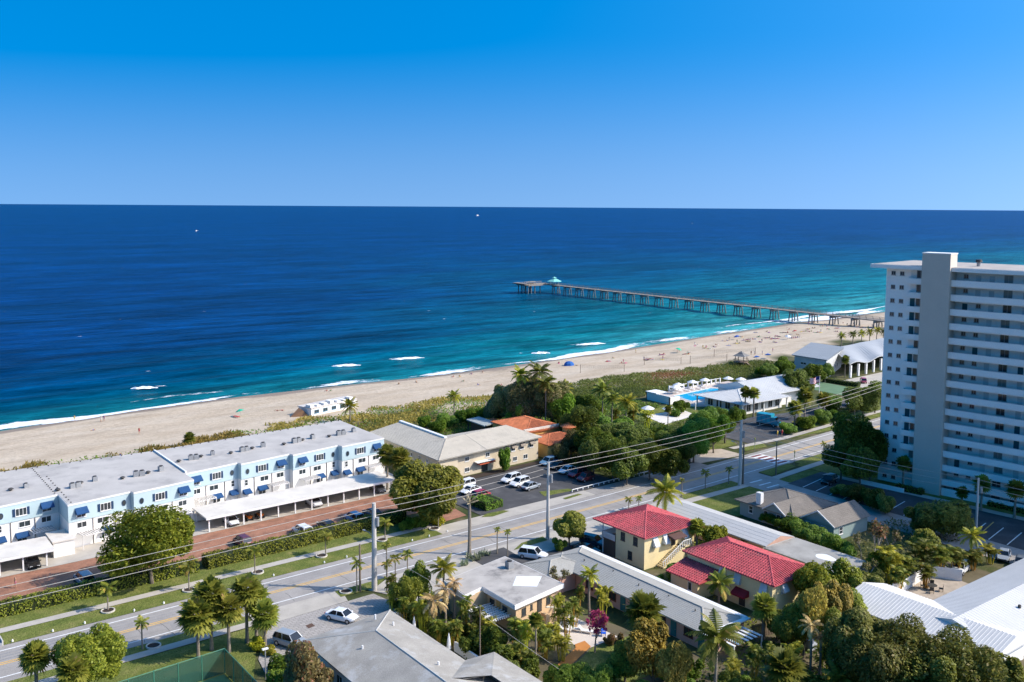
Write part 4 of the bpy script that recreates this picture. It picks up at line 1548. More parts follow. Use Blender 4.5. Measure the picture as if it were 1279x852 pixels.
gable(t, 129.8, 137, 97.6, 2.4, 2.75, 4.3, GREENW, BRSH)
gable(t, 131.8, 142.2, 90.4, 3.3, 2.55, 4.5, GREENW, BRSH)
MB().box(131.0, 101.2, 2.8, 131.8, 102.2, 4.9).build('chimney', WHITETRIM, t)
P, Q = (131.0, 105.6), (131.0, 94.6)
for d in (2.4, 5.6, 8.2):
    window(t, P, Q, d, .9, .9, 1.3, 1, 2)
window(t, (132.4, 94.5), (132.4, 87.6), 2.0, .9, 1.0, 1.2, 1, 2)
window(t, (132.4, 94.5), (132.4, 87.6), 5.0, .9, 1.0, 1.2, 1, 2)
window(t, (132.4, 87.6), (142, 87.6), 2.0, .9, 1.0, 1.2, 1, 2)

# ------------------------------------------------------------------ big grey hip roof in front
CEMR = M('grey_cement_tile', (.34, .31, .265), .92, .14, .4, .2, stain=(.52, .51, .49), stain_amt=.75, stain_scale=.3, fine=.14)
t = thing('grey_roofed_house', 'single storey house under a large grey hip roof with white stains', 'house')
rect_walls(t, 45.7, 56.6, 70, 99.4, -.1, 3.4, WHITEWALL)
mb, rb = MB(), MB()
a, b = (51.3, 93.3, 5.1), (51.3, 69, 5.1)
c1, c2, c3, c4 = (44.9, 99.2, 3.5), (57.3, 100.5, 3.5), (57.5, 69, 3.5), (45.0, 69, 3.5)
roof_face(mb, rb, [c2, c1, a], 'course', .42, .012)
roof_face(mb, rb, [c1, c4, b, a], 'course', .42, .012)
roof_face(mb, rb, [c3, c2, a, b], 'course', .42, .012)
mb.prism([(44.95, 99.15), (45.05, 69), (57.45, 69), (57.25, 100.4)], 3.3, 3.49)
r = mb.build('roof', CEMR, t)
rb.build('tile_courses', CEMR, r)['kind'] = 'stuff'
MB().tube(a, b, .1).tube(a, c1, .1).tube(a, c2, .1).build('hip_cap', M('cement_ridge', (.42, .41, .38)), r)
rect_walls(t, 57.2, 60.5, 66, 82.6, -.1, 3.4, WHITEWALL, 'wing_wall')
mb, rb = MB(), MB()
roof_face(mb, rb, [(54, 83.4, 3.5), (61.0, 83.4, 3.5), (61, 77, 4.6), (54, 77, 4.6)][::1], None)
mb = MB()
rb = MB()
roof_face(mb, rb, [(61.4, 66, 3.5), (61.2, 83.6, 3.5), (56.4, 77.5, 4.7), (56.4, 66, 4.7)], 'course', .42, .012)
roof_face(mb, rb, [(61.2, 83.6, 3.5), (57.42, 83.9, 3.52), (52.5, 79.5, 4.75), (56.4, 77.5, 4.72)], 'course', .42, .012)
r = mb.build('wing_roof', CEMR, t)
rb.build('tile_courses', CEMR, r)['kind'] = 'stuff'
for x, y in ((53.6, 97.6), (54.6, 95.0), (53.2, 82.9), (48.6, 91.5)):
    z = 3.5 + (6.2 - abs(x - 51.3)) / 6.2 * 1.6 - .2
    MB().tube((x, y, z), (x, y, z + .6), .11, n=8).build('vent_pipe', WHITETRIM, t)
P, Q = (45.7, 99.4), (45.7, 70)
for d in (8, 12, 16):
    window(t, P, Q, d, 1.0, 1.4, 1.2)
# closed patio parasols beside it
for x, y, lab in ((59.3, 98.0, 'closed white patio parasol by the garden wall, farther from the pole'), (60.2, 91.5, 'closed white patio parasol in the garden gap beside the dark pole'), (58.9, 84.6, 'closed white patio parasol at the foot of the dark pole')):
    t = thing('closed_parasol', lab, 'parasol', (x, y, 0))
    MB().tube((0, 0, 0), (0, 0, 3.0), .035).build('pole', METALG, t)
    mb = MB()
    mb.tube((0, 0, 1.1), (0, 0, 2.3), .3, .17, n=8).tube((0, 0, 2.3), (0, 0, 3.05), .17, .03, n=8)
    mb.build('canopy', WHITETRIM, t)

# ------------------------------------------------------------------ white metal roofs
WMET = M('white_metal_roof', (.58, .56, .53), .55, .04, .3, stain=(.6, .58, .55), stain_amt=.3)
t = thing('white_roofed_house', 'house with bright white ribbed roofs around a walled court', 'house')
rect_walls(t, 106.6, 115.8, 50, 68.4, -.1, 2.9, WHITEWALL)
hip_roof(t, 106.0, 116.6, 49.0, 69.0, 3.0, 4.45, WMET, 'y', 'rib', .45, .045, .09, gable=True, fascia=WHITEWALL, rib_name='seams')
rect_walls(t, 110.4, 146, 50.4, 61.4, -.1, 2.9, WHITEWALL, 'long_wall')
hip_roof(t, 109.6, 147, 49.6, 62.0, 3.02, 4.55, WMET, 'x', 'rib', .6, .02, .06, gable=True, fascia=WHITEWALL, rib_name='seams')
window(t, (110.4, 50.4), (120, 50.4), 1.6, 1.2, 1.2, 1.1)
window(t, (106.6, 68.4), (106.6, 50), 14, 1.2, 1.2, 1.1)
MB().box(121, 53, 3.9, 121.3, 53.3, 4.3).box(125, 52, 3.7, 125.3, 52.3, 4.1).build('roof_vent', DARKM, t)
t = thing('court_wall', 'white panel fence around the sandy court', 'fence')
pts = [(118.0, 69.6), (123.9, 69.8), (130.9, 70.6), (133.2, 66.6)]
for a, b in zip(pts, pts[1:]):
    L = math.hypot(b[0] - a[0], b[1] - a[1])
    n = max(1, int(L / 1.8))
    for i in range(n):
        p0 = (a[0] + (b[0] - a[0]) * i / n, a[1] + (b[1] - a[1]) * i / n)
        ang = math.atan2(b[1] - a[1], b[0] - a[0])
        MB().box(0.06, -.03, .05, L / n - .06, .03, 1.75).build('panel', WHITETRIM, t, (*p0, 0), ang)
        MB().box(-.07, -.07, 0, .07, .07, 1.9).build('post', WHITETRIM, t, (*p0, 0), ang)
sheet('court', [(117, 62.2), (133, 62.2), (133.2, 66.6), (130.9, 70.5), (118, 69.5)], 0.05, M('sandy_court', (.42, .34, .26), .95, .15, .8))
t = thing('patio_table', 'dark patio table inside the white walled court', 'table', (126.6, 67.6, 0.05))
MB().tube((0, 0, .7), (0, 0, .76), .7, n=14).build('table_top', DARKM, t)
MB().tube((0, 0, 0), (0, 0, .7), .06).tube((0, 0, 0), (0, 0, .05), .35, n=10).build('base', DARKM, t)
for i in range(4):
    a = i * 1.57 + .5
    t = thing('patio_chair', 'dark patio chair around the table in the white walled court', 'chair', (126.6 + 1.2 * math.cos(a), 67.6 + 1.2 * math.sin(a), .05), a - 1.57, 'court patio chairs')
    MB().box(-.28, -.28, .4, .28, .28, .46).build('seat', DARKM, t)
    MB().box(-.28, .24, .46, .28, .3, .95).build('backrest', DARKM, t)
    for q in ((-.25, -.25), (.25, -.25), (-.25, .25), (.25, .25)):
        MB().box(q[0] - .03, q[1] - .03, 0, q[0] + .03, q[1] + .03, .4).build('leg', DARKM, t)

# ------------------------------------------------------------------ white apartment tower
TW = M('tower_white', (.90, .85, .78), .85, .04, .1, stain=(.6, .58, .55), stain_amt=.25, stain_scale=.06)
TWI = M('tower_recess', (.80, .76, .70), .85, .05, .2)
TAUPE = M('taupe_stucco', (.60, .51, .42), .9, .03, .3, fine=.06)
t = thing('apartment_tower', 'tall white apartment tower with a windowless taupe stair shaft', 'tower', (170.8, 103.5, 0), math.atan2(-.992, .125))
FH, TOP = 2.69, 42.5
LEN, DEP = 62.0, 17.0
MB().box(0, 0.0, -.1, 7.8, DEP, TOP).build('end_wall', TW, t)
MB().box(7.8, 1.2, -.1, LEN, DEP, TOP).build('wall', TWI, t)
MB().box(-2.6, -1.6, TOP, LEN + 1, DEP + 1, TOP + .75).build('roof_slab', TW, t)
MB().box(-2.2, -1.2, TOP + .75, LEN + .6, DEP + .6, TOP + .8).build('roof', M('tower_gravel', (.42, .37, .32)), t)
MB().box(7.7, -2.2, -.1, 12.9, 1.0, 45.7).build('stair_shaft', TAUPE, t)
MB().box(7.62, -2.28, 45.7, 12.98, 1.08, 45.9).build('shaft_coping', TW, t)
wmS = win_meshes(.85, .8, 2, 1, METALG)
wmL = win_meshes(1.5, 1.5, 2, 1, METALG)
CURT = glass_mat('curtained_glass', (.16, .2, .19), .2)
wmC = win_meshes(1.5, 1.5, 2, 1, METALG, CURT)
TD = MB().box(-.45, -.05, 0, .45, 0, 2.0).mesh('door', M('tower_door', (.55, .55, .53)))
TDT = MB().box(-.45, -.05, 0, .45, 0, 2.0).mesh('door', M('tower_door_teal', (.02, .09, .11)))
band = MB().box(12.95, -1.5, 0, LEN, -1.38, 1.08).box(12.95, -1.38, -.14, LEN, 1.2, .02).mesh('gallery', TW)
bal = MB().box(4.6, -1.2, 0, 7.68, -1.08, 1.0).box(4.6, -1.08, -.14, 7.68, 0, .02).box(4.6, -1.08, 0.02, 4.7, 0, 1.0).mesh('balcony', TW)
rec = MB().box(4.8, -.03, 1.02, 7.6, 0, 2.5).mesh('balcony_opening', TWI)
coping = MB().box(12.95, -1.53, 1.08, LEN, -1.35, 1.14).mesh('rail_cap', M('tower_rail', (.6, .6, .6)))
for k in range(16):
    z = TOP - FH * (k + 1) + .02
    for x in (1.4, 3.1):
        o = put('window', wmS[0], t, (x, 0, z + 1.35))
        put('pane', wmS[1], o)
    if k < 15:
        o = put('balcony', bal, t, (0, 0, z))
        o = put('balcony_opening', rec, t, (0, 0, z))
        q = random.choice([wmL, wmC])
        w = put('window', q[0], t, (6.7, -.035, z + 1.02))
        put('pane', q[1], w)
        if random.random() < .4:
            put('door', TDT, t, (5.3, -.035, z + .45))
        o = put('gallery', band, t, (0, 0, z))
        put('rail_cap', coping, o)
    x = 14.6
    for j in range(14):
        kind = ['s', 's', 'd', 'L', 'D', 's'][j % 6]
        if random.random() < .15:
            kind = 'D' if kind == 's' else 'd'
        if x > LEN - 2:
            break
        if kind == 's':
            w = put('window', wmS[0], t, (x, 1.2, z + 1.35))
            put('pane', wmS[1], w)
            x += 2.2
        elif kind == 'L':
            q = random.choice([wmL, wmL, wmC])
            w = put('window', q[0], t, (x + .4, 1.2, z + .85))
            put('pane', q[1], w)
            x += 3.4
        else:
            put('door', TD if kind == 'd' else random.choice([TDT, TD]), t, (x, 1.2, z + .05))
            x += 2.4
MB().box(13, -1.45, .0, LEN, -1.3, 1.5).build('ground_wall', TW, t)
MB().box(-1, -5.5, .0, 7.6, -5.3, .9).build('terrace_wall', TW, t)
for i, x in enumerate((15, 27, 33)):
    tt = thing('roof_fan', 'small dark exhaust fan on the tower roof', 'vent', (170.8 + .125 * x + .992 * 6, 103.5 - .992 * x + .125 * 6, TOP + .8), group='tower roof fans')
    MB().tube((0, 0, 0), (0, 0, .8), .35, n=10).build('stack', METALG, tt)
    MB().tube((0, 0, .8), (0, 0, 1.3), .65, .5, n=12).build('hood', DARKM, tt)

# ------------------------------------------------------------------ beach club
CLUBR = M('club_roof', (.56, .55, .53), .7, .06, .3, stain=(.5, .49, .47), stain_amt=.4, stain_scale=.2)
t = thing('club_house', 'beach club with broad white sheet metal hip roofs beside the pool', 'club house')
rect_walls(t, 196.5, 212.5, 158.2, 171.5, -.1, 3.3, WHITEWALL)
hip_roof(t, 193.5, 213.5, 156.0, 173.0, 3.3, 5.2, CLUBR, 'x', 'rib', .8, .06, .08, rib_name='seams')
rect_walls(t, 206, 228, 160.0, 175, -.1, 3.8, WHITEWALL, 'hall_wall')
hip_roof(t, 205, 230, 158.4, 176.4, 3.9, 6.4, CLUBR, 'x', 'rib', .8, .06, .08, gable=True, fascia=WHITEWALL, rib_name='seams')
P, Q = (196.5, 158.2), (212.5, 158.2)
for d in (2, 5, 8, 11, 14):
    window(t, P, Q, d, .6, 1.8, 1.9, 2, 1)
P, Q = (196.5, 171.5), (196.5, 158.2)
for d in (2, 5, 8, 11):
    window(t, P, Q, d, .6, 1.8, 1.9, 2, 1)
for x, y in ((194.2, 156.8), (194.2, 164.5), (194.2, 172.2), (203, 156.8), (212.8, 156.8)):
    MB().box(x - .15, y - .15, 0, x + .15, y + .15, 3.2).build('post', WHITETRIM, t)
POOLW = glass_mat('pool_water', (.015, .36, .55), .06)
tt = thing('swimming_pool', 'bright blue swimming pool beside the club roof', 'pool')
MB().poly([(198.2, 177.6, .1), (212.6, 178.2, .1), (218.6, 185.2, .1), (217.4, 187.6, .1), (199.6, 185.6, .1)]).build('water', POOLW, tt)
ed = [(198.2, 177.6), (212.6, 178.2), (218.6, 185.2), (217.4, 187.6), (199.6, 185.6)]
cp = MB()
for a, b in zip(ed, ed[1:] + ed[:1]):
    d = Vector((b[0] - a[0], b[1] - a[1])).normalized()
    n = Vector((d.y, -d.x)) * .35
    cp.prism([a, b, (b[0] + n.x, b[1] + n.y), (a[0] + n.x, a[1] + n.y)], .06, .16)
cp.build('coping', WHITETRIM, tt)
# balustrade with panels
tt = thing('balustrade', 'white pillared balustrade along the pool terrace', 'balustrade')
for i in range(12):
    x = 203.6 + i * 2.05
    MB().box(x - .18, 191.3, 0, x + .18, 191.7, 1.7).build('pillar', WHITETRIM, tt)
    if i < 11:
        MB().box(x + .18, 191.45, 1.45, x + 1.87, 191.55, 1.62).box(x + .18, 191.45, .1, x + 1.87, 191.55, .55).build('panel', WHITETRIM, tt)


def parasol(x, y, z, r, h, mat, label, cat='parasol', group=None, tilt=0.0):
    tt = thing('parasol', label, cat, (x, y, z), random.uniform(0, 1), group)
    tt.rotation_euler = (tilt, 0, random.uniform(0, 6))
    MB().tube((0, 0, 0), (0, 0, h), .03).build('pole', METALG, tt)
    cn = MB()
    n = 8
    for i in range(n):
        a0, a1 = 2 * math.pi * i / n, 2 * math.pi * (i + 1) / n
        for (ra, za), (rb_, zb) in (((0.02, h + .05), (r * .55, h - .18 * r)), ((r * .55, h - .18 * r), (r, h - .42 * r))):
            cn.quad((ra * math.cos(a0), ra * math.sin(a0), za), (rb_ * math.cos(a0), rb_ * math.sin(a0), zb), (rb_ * math.cos(a1), rb_ * math.sin(a1), zb), (ra * math.cos(a1), ra * math.sin(a1), za))
    cn.build('canopy', mat, tt)
    return tt


for x, y in ((206.1, 190.2), (212.9, 190.8), (218.6, 190.9), (226.5, 188.6), (228.5, 185.3), (202.5, 188.0)):
    parasol(x, y, .06, 1.7, 2.5, WHITETRIM, 'open white parasol on the pool terrace', 'parasol', 'white pool parasols')
for x, y, l in ((176.0, 172.9, 'open white parasol on the lawn behind the club patio'), (180.2, 169.5, 'low white parasol on the club patio')):
    parasol(x, y, .08, 1.8, 2.3, WHITETRIM, l)
t = thing('cabana', 'white walled pool cabana at the terrace corner', 'cabana', (189.8, 178.2, 0))
MB().box(0, 0, 0, .25, 9, 2.2).box(0, 8.75, 0, 5, 9, 2.2).box(0, 0, 0, 4, .25, 2.0).build('wall', WHITEWALL, t)
MB().box(-.15, 5.0, 2.2, 4.0, 9.2, 2.4).build('roof', WHITETRIM, t)
MB().box(4.6, 8.6, 0, 5, 9, 2.2).build('post', WHITETRIM, t)
for i in range(6):
    x, y = 203.0 + i * 2.6, 188.6 + (i % 2) * .5
    tt = thing('pool_lounger', 'white lounger on the pool terrace', 'sun lounger', (x, y, .06), .2, 'pool loungers')
    MB().box(-.35, -.9, .3, .35, .9, .4).build('seat', WHITETRIM, tt)
    for q in ((-.3, -.8), (.3, -.8), (-.3, .8), (.3, .8)):
        MB().box(q[0] - .03, q[1] - .03, 0, q[0] + .03, q[1] + .03, .3).build('leg', WHITETRIM, tt)
t = thing('patio_post', 'white post lamp on the club patio lawn', 'lamp', (190.5, 169.5, 0))
MB().tube((0, 0, 0), (0, 0, 1.6), .18, .14, n=8).build('post', WHITETRIM, t)
MB().tube((0, 0, 1.6), (0, 0, 2.0), .26, .1, n=8).build('cap', WHITETRIM, t)

# grey pavilion and wavy pavilion on the beach
GSTEEL = M('steel_roof', (.22, .24, .26), .55, .05, .3)
t = thing('beach_pavilion', 'white beach building with slanted grey steel roof', 'building')
MB().prism([(259.0, 176.4), (284.0, 187.6), (284.0, 199.6), (259.0, 188.4)], -.1, 6.3).build('wall', M('bluish_white', (.50, .50, .49), .8), t)
mb, rb = MB(), MB()
roof_face(mb, rb, [(258.4, 189.2, 6.4), (258.4, 175.6, 6.4), (285, 187.2, 6.9), (285, 200.6, 6.9)], 'rib', .9, .06, .08)
mb.prism([(258.4, 189.1), (258.4, 175.7), (284.9, 187.3), (284.9, 200.4)], 6.15, 6.38)
r = mb.build('roof', GSTEEL, t)
rb.build('seams', GSTEEL, r)['kind'] = 'stuff'
P, Q = (259, 188.4), (259, 176.4)
for d, z in ((3.5, 3.6), (7.5, 2.0)):
    window(t, P, Q, d, z, 2.2, .8)
P, Q = (259.0, 176.4), (284, 187.6)
door(t, P, Q, 4, 2.2, 2.6, DARKM)
for d in (8, 12, 16, 20):
    window(t, P, Q, d, 1.2, 1.6, 1.4)
t = thing('wavy_pavilion', 'open beach pavilion with wavy pale roof on white columns', 'pavilion')
mb, f, v = MB(), [], []
N = 44
for i in range(N + 1):
    s = i / N
    x, y = 266 + (330 - 266) * s, 172.6 + (180 - 172.6) * s
    z = 4.4 + .55 * math.sin(s * 24)
    for (dx, dy, dz) in ((0, 0, 0), (0, 0, .3), (20, 20, 1.3), (20, 20, 1.0)):
        v.append((x + dx, y + dy, z + dz - (0 if dx == 0 else .5 * math.sin(s * 24))))
for i in range(N):
    for k in range(4):
        a, b = i * 4 + k, i * 4 + (k + 1) % 4
        f.append((a, b, b + 4, a + 4))
mb.add(v, f)
mb.build('roof', M('pale_wavy_roof', (.38, .385, .385), .7, .05, .2), t)
for i in range(12):
    s = (i + .3) / 12
    x, y = 266.5 + (330 - 266) * s, 173.4 + (180 - 172.6) * s
    MB().box(x - .3, y - .3, 0, x + .3, y + .3, 4.0).build('column', WHITETRIM, t)
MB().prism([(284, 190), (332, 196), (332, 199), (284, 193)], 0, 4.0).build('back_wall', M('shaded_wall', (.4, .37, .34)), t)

# ------------------------------------------------------------------ fishing pier
PW = M('pier_timber', (.28, .24, .20), .9, .15, .4)
PC = M('pier_concrete', (.2, .2, .19), .9, .15, .3)
t = thing('fishing_pier', 'long timber fishing pier on paired piles reaching out to sea', 'pier')
Y0, Y1, XP, ZD = 236.0, 490.0, 400.5, 2.7
MB().box(XP - 2.6, Y0, ZD - .5, XP + 2.6, Y1, ZD).build('deck', PW, t)
pl = MB().box(-2.65, -.09, 0, 2.65, .09, .05).mesh('plank', PW)
# rails
rr = MB()
for s in (-1, 1):
    x = XP + s * 2.55
    for z in (.45, .8, 1.1):
        rr.box(x - .05, Y0, ZD + z - .05, x + .05, Y1, ZD + z + .05)
rr.build('handrail', PW, t)
post = MB().box(-.07, -.07, 0, .07, .07, 1.12).mesh('rail_post', PW)
n = 0
for y in np.arange(Y0, Y1, 3.6):
    for s in (-1, 1):
        put('rail_post', post, t, (XP + s * 2.55, y, ZD))
bent = MB()
bent.box(-3.2, -.55, -1.35, 3.2, .55, -.5)
for s in (-1, 1):
    for e in (-1, 1):
        bent.tube((s * 2.1, e * .7, -1.35), (s * 2.7, e * 1.5, -10), .3, .32, n=8)
bent = bent.mesh('pile_bent', PC)
y = 246.0
while y < 488:
    put('pile_bent', bent, t, (XP, y, ZD))
    y += 11.7
MB().box(XP - 18.5, 486, ZD - .5, XP + 3, 499, ZD + .02).build('end_platform', PW, t)
for x in (XP - 17.5, XP - 15, XP - 12, XP - 7.5):
    for yy in (487.5, 493, 498):
        MB().tube((x, yy, ZD - .5), (x, yy, -8), .35, n=8).build('pile', PC, t)
rr = MB()
for z in (.5, .85, 1.15):
    rr.box(XP - 18.5, 486, ZD + z - .05, XP - 3, 486.1, ZD + z + .05).box(XP - 18.5, 498.9, ZD + z - .05, XP + 3, 499, ZD + z + .05).box(XP - 18.5, 486, ZD + z - .05, XP - 21.9, 499, ZD + z + .05)
rr.build('platform_rail', PW, t)
for i in range(16):
    put('rail_post', post, t, (XP - 18.5 + i * 1.25, 486.05, ZD + .02))
for x, y in ((XP - 15.5, 491), (XP - 10.5, 492.5)):
    tt = thing('bait_shelter', 'low grey bait shelter on the pier head platform', 'shelter', (x, y, ZD + .02), group='pier head shelters')
    MB().box(-2.2, -1.6, 1.7, 2.2, 1.6, 1.9).build('roof', PW, tt)
    for q in ((-2, -1.4), (2, -1.4), (-2, 1.4), (2, 1.4)):
        MB().box(q[0] - .1, q[1] - .1, 0, q[0] + .1, q[1] + .1, 1.7).build('post', PW, tt)
    MB().box(-1.8, -.4, 0, 1.8, .4, .9).build('bench', PW, tt)
tt = thing('pier_pavilion', 'teal roofed gazebo on the pier', 'gazebo', (XP + .6, 482.5, ZD))
TEALR = M('teal_roof', (.22, .55, .47), .6, .05)
for i in range(6):
    a = i * math.pi / 3
    MB().tube((3.2 * math.cos(a), 3.2 * math.sin(a), 0), (3.2 * math.cos(a), 3.2 * math.sin(a), 2.3), .12).build('post', WHITETRIM, tt)
mb = MB()
mb.tube((0, 0, 2.2), (0, 0, 3.9), 5.2, 1.3, n=6).tube((0, 0, 3.9), (0, 0, 4.4), .9, .9, n=6).tube((0, 0, 4.4), (0, 0, 5.2), 1.7, .1, n=6)
mb.build('roof', TEALR, tt)
MB().box(-2.6, -3.2, -.45, 3.2, 3.2, -.02).build('base', PW, tt)

# ------------------------------------------------------------------ things on the beach
t = thing('lifeguard_stand', 'raised wooden lifeguard shelter with hip roof on the sand', 'lifeguard stand', (258.2, 209.6, ground_z(258.2, 209.6)), .6)
for q in ((-1.6, -1.6), (1.6, -1.6), (-1.6, 1.6), (1.6, 1.6)):
    MB().tube((q[0], q[1], -.3), (q[0] * .92, q[1] * .92, 3.4), .12).build('post', WOOD, t)
MB().box(-2.0, -2.0, 1.2, 2.0, 2.0, 1.4).build('deck', WOOD, t)
r = MB()
for s in (-1, 1):
    r.box(-2, s * 1.95 - .04, 2.2, 2, s * 1.95 + .04, 2.3).box(s * 1.95 - .04, -2, 2.2, s * 1.95 + .04, 2, 2.3)
    for i in range(6):
        r.box(-2 + i * .8 - .03, s * 1.95 - .03, 1.4, -2 + i * .8 + .03, s * 1.95 + .03, 2.2)
r.build('rail', WOOD, t)
MB().tube((0, 0, 3.35), (0, 0, 4.4), 3.2, 1.0, n=4).tube((0, 0, 4.4), (0, 0, 5.0), 1.2, .05, n=4).build('roof', M('grey_thatch', (.2, .19, .18), .9), t)
t.rotation_euler.z = .3
MB().add([(-.5, -4.2, -.1), (.5, -4.2, -.1), (.5, -2, 1.3), (-.5, -2, 1.3), (-.5, -4.2, -.25), (.5, -4.2, -.25), (.5, -2, 1.15), (-.5, -2, 1.15)], [(0, 1, 2, 3), (4, 7, 6, 5), (0, 3, 7, 4), (1, 5, 6, 2)]).build('ramp', WOOD, t)


def net(x0, y0, x1, y1, label):
    z0, z1 = ground_z(x0, y0), ground_z(x1, y1)
    tt = thing('volleyball_net', label, 'net', (x0, y0, min(z0, z1)), group='beach volleyball nets')
    MB().tube((0, 0, -.2), (0, 0, 2.9), .09).build('post', WOOD, tt)
    dx, dy = x1 - x0, y1 - y0
    MB().tube((dx, dy, -.2), (dx, dy, 2.9), .09).build('post', WOOD, tt)
    g = MB()
    for z in (1.7, 2.0, 2.3, 2.6):
        g.tube((0, 0, z), (dx / 2, dy / 2, z - .12), .025, n=4).tube((dx / 2, dy / 2, z - .12), (dx, dy, z), .025, n=4)
    for i in range(1, 20):
        s = i / 20
        sag = -.12 * (1 - abs(2 * s - 1))
        g.tube((dx * s, dy * s, 1.7 + sag), (dx * s, dy * s, 2.6 + sag), .012, n=3)
    g.build('net', M('net_cord', (.12, .11, .1)), tt)


net(207.5, 235.5, 219.5, 227.0, 'volleyball net nearest the blue beach tent')
net(236.5, 234.5, 246.0, 226.0, 'volleyball net between the tent and the lifeguard stand')
net(248.5, 224.0, 262.0, 219.0, 'volleyball net just seaward of the club dunes')
net(268, 230, 284, 224, 'volleyball net behind the lifeguard stand')

t = thing('beach_tent', 'blue dome beach tent on the open sand', 'tent', (217.5, 253.0, ground_z(217.5, 253)), .4)
dm = MB()
for i in range(8):
    for j in range(3):
        a0, a1 = math.pi * 2 * i / 8, math.pi * 2 * (i + 1) / 8
        e0, e1 = j * .52, (j + 1) * .52
        dm.quad(*[(2.0 * math.cos(e) * math.cos(a), 2.0 * math.cos(e) * math.sin(a), 1.6 * math.sin(e)) for e, a in ((e0, a0), (e0, a1), (e1, a1), (e1, a0))])
dm.build('canopy', M('tent_blue', (.02, .11, .35), .8), t)
MB().box(-1.2, -2.6, 0.03, 1.2, -1.6, .06).build('groundsheet', M('tent_blue', (.02, .11, .35)), t)
GREENU = M('green_canvas', (.02, .42, .25), .8)
BLUEU = M('blue_canvas', (.02, .12, .45), .8)
REDU = M('red_canvas', (.45, .03, .04), .8)
for x, y, m, lab in ((91.6, 238.5, GREENU, 'green beach umbrella tilted over a red lounger'), (278, 213.5, BLUEU, 'blue beach umbrella beside the grey roofed building, seaward one'), (270.5, 212.5, BLUEU, 'blue beach umbrella beside the grey roofed building, landward one'), (270, 250, GREENU, 'green beach umbrella among the bathers'), (320, 262, BLUEU, 'blue umbrella amid the crowd nearer the pier'), (352, 256, REDU, 'red umbrella amid the crowd near the pier'), (333, 246, WHITETRIM, 'white umbrella amid the crowd on the sand')):
    parasol(x, y, ground_z(x, y), 1.25, 1.9, m, lab, 'umbrella', None, .3)
t = thing('beach_lounger', 'red beach lounger in the shade of the green umbrella', 'lounger', (90, 237.6, ground_z(90, 237.6)), .3)
MB().box(-.35, -1, .25, .35, 1, .33).build('seat', REDU, t)
for q in ((-.3, -.9), (.3, -.9), (-.3, .9), (.3, .9)):
    MB().box(q[0] - .03, q[1] - .03, 0, q[0] + .03, q[1] + .03, .25).build('leg', METALG, t)
# derelict white block house
t = thing('beach_ruin', 'weathered white block building half roofless on the sand', 'building', (105.0, 224.5, -.75), .28)
MB().box(0, 0, -.3, 16, 5, 2.1).build('wall', WHITEWALL, t)
MB().box(-.2, -.2, 2.1, 16.2, 5.2, 2.3).build('roof', M('ruin_roof', (.55, .5, .45), .9, .2), t)
for i in range(5):
    window(t, (0, 0), (16, 0), 1.8 + i * 3.0, .7, 1.6, .9, 2, frame=M('blue_frame', (.1, .25, .35)))
for i in range(7):
    MB().box(i * 2.3, .3, 2.3, i * 2.3 + 1.2, 2.2, 2.3 + random.uniform(.2, .7)).build('roof_block', WHITEWALL, t)
MB().add([(-4, 4, -.2), (-.1, .5, -.2), (-.1, 4.8, -.2), (-.8, 4, 2.0), (-1.0, 2, 1.6)], [(0, 1, 2), (0, 3, 4), (0, 4, 1), (1, 4, 3), (1, 3, 2), (2, 3, 0)]).build('rubble', M('rust_rubble', (.24, .13, .07)), t)

# boats far out
for x, y, L, lab in ((700, 2060, 8, 'small white motor boat far out before the townhouse beach'), (3300, 4700, 34, 'long white ship on the horizon'), (2600, 2350, 9, 'white boat near the horizon beyond the pier')):
    t = thing('boat', lab, 'boat', (x, y, SEA_Z), .4)
    MB().add([(-.5 * L, -.12 * L, .1 * L), (.3 * L, -.12 * L, .1 * L), (.5 * L, 0, .13 * L), (.3 * L, .12 * L, .1 * L), (-.5 * L, .12 * L, .1 * L), (-.48 * L, -.08 * L, -.3), (.35 * L, 0, -.3), (-.48 * L, .08 * L, -.3)], [(0, 1, 2, 3, 4), (0, 5, 6, 1), (1, 6, 2), (2, 6, 3), (3, 6, 7, 4), (4, 7, 5, 0)]).build('hull', WHITETRIM, t)
    MB().box(-.3 * L, -.09 * L, .1 * L, .12 * L, .09 * L, .22 * L).build('cabin', WHITETRIM, t)
    MB().box(-.05 * L, -.092 * L, .15 * L, .125 * L, .092 * L, .19 * L).build('window', GLASS, t)

# ------------------------------------------------------------------ poles and wires
CPOLE = M('concrete_pole', (.52, .48, .43), .85, .05)
WPOLE = M('wood_pole', (.2, .15, .11), .9, .1)


def pole(x, y, h, mat, label, r=.28, arms=True, lamp=False, box=True, name='utility_pole'):
    t = thing(name, label, 'utility pole', (x, y, 0))
    MB().tube((0, 0, -.1), (0, 0, h), r, r * .62, n=10).build('shaft', mat, t)
    if arms:
        for k in range(3):
            MB().tube((0, 0, h - .15 - k * .9), (.05, .55, h - .1 - k * .9), .07).build('insulator', M('insulator', (.2, .2, .2)), t)
    if box:
        MB().tube((.35, -.35, h * .74), (.35, -.35, h * .84), .24, n=10).build('transformer', METALG, t)
    if lamp:
        MB().path([(0, 0, h * .58), (-.45, .6, h * .66), (-.8, 1.1, h * .675)], [.04] * 3).build('lamp_arm', METALG, t)
        MB().box(-1.0, 1.05, h * .67, -.7, 1.6, h * .67 + .1).build('lamp_head', METALG, t)
    return t


